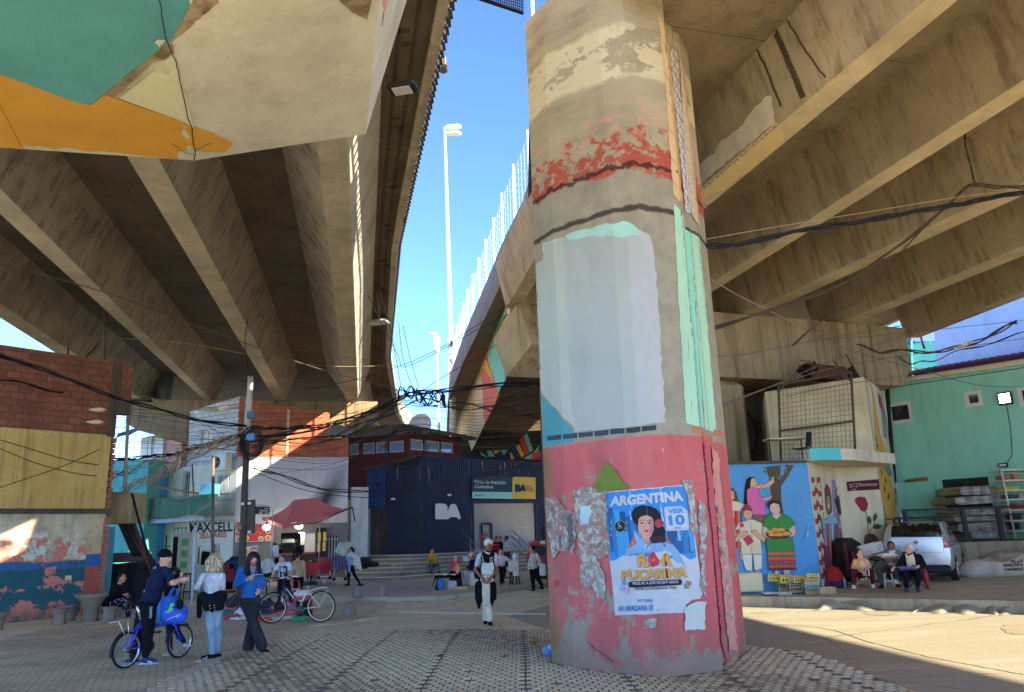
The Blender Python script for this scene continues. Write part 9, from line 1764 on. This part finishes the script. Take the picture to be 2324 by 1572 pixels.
a.line(Rp([(500,470),(494,508),(512,514)]),.6,c_('#8a5a48'));a.poly(Rp([(480,552),(500,542),(515,545),(548,548),(520,568),(498,568)]),c_('#a02838'));a.line(Rp([(482,554),(546,550)]),.4,mh);a.line(Rp([(430,570),(436,610)]),1,pw_)
for r_,h_ in((46,'#7a1826'),(34,'#a8283a'),(24,'#7a1422'),(14,'#b03a4a'),(6,'#6a1020')):a.ell(*zp(638,475),r_/4.778,r_*1.1/4.778,c_(h_),n=10)
for k in range(7):a.ell(*zp(500+14*(k%4),715+16*(k//3)),3,3.4,c_(['#8a94a0','#c0c8d0','#5a646c'][k%3]))
a.poly(rag(Rp([(150,880),(260,830),(300,820),(400,880),(395,940),(250,1010),(230,1060),(140,1060)]),2,6,5),pw_);a.poly(rag(Rp([(560,790),(700,765),(770,800),(690,870),(620,860)]),1.5,6,5),pw_)
for dx,m_ in((4,c_('#4a1418')),(0,c_('#c98f10'))):
 a.text('FL',Rp([(410+dx,808+dx),(528+dx,800+dx),(535+dx,945+dx),(420+dx,948+dx)]),m_,bold=.06);a.text('R',Rp([(668+dx,795+dx),(765+dx,790+dx),(778+dx,930+dx),(680+dx,936+dx)]),m_,bold=.06);a.text('PUCARINA',Rp([(243+dx,985+dx),(925+dx,942+dx),(938+dx,1055+dx),(250+dx,1090+dx)]),m_,bold=.05)
for k in range(5):t_=k*2*PI/5-.6;a.ell(*zp(588+34*math.cos(t_),865+42*math.sin(t_)),7,9,c_('#b8242e' if k%2 else '#9a1a26'))
a.ell(*zp(588,868),2.4,3,c_('#d08a30'));a.poly(rag(Rp([(600,800),(690,770),(700,800),(650,870),(630,850)]),1.2,5,8),pw_)
a.poly(Rp([(318,1122),(345,1100),(860,1078),(880,1100),(868,1140),(380,1170),(325,1166)]),c_('#19151a'));a.text('VUELVE A LOS ESCENARIOS',Rp([(360,1108),(835,1090),(836,1120),(360,1140)]),pw_,bold=.01);a.text('GRACIAS A LA INTELIGENCIA ARTIFICIAL',Rp([(388,1172),(820,1152),(820,1180),(388,1198)]),c_('#22222a'),bold=.02)
a.text('INFO Y RESERVAS',Rp([(410,1295),(585,1292),(584,1322),(410,1326)]),c_('#1a4a7a'),bold=.01);a.text('AV. RIVADAVIA 10345',Rp([(206,1366),(640,1352),(640,1415),(210,1428)]),c_('#1a5a92'),bold=.03);a.poly(rag(Rp([(572,1290),(700,1290),(880,1390),(640,1395),(575,1440)]),1.5,6,2),pw_)
for x,y,h_ in((950,1120,'#a83a50'),(930,1150,'#4a7a4a'),(300,1200,'#b08a94'),(270,1110,'#4a6f96'),(250,1170,'#6f8aa8')):a.poly(rag(Rp([(x-24,y-30),(x+20,y-20),(x+26,y+26),(x-10,y+34)]),2,4,x),c_(h_))
a.line(Rp([(485,90),(520,400),(545,900),(560,1460)]),.35,c_('#8a919c'));a.line(Rp([(640,1175),(830,1370)]),.8,c_('#c0c6d0'));a.line(Rp([(930,1150),(1095,1225)]),.6,c_('#7a8088'))
a.build('print',PO)
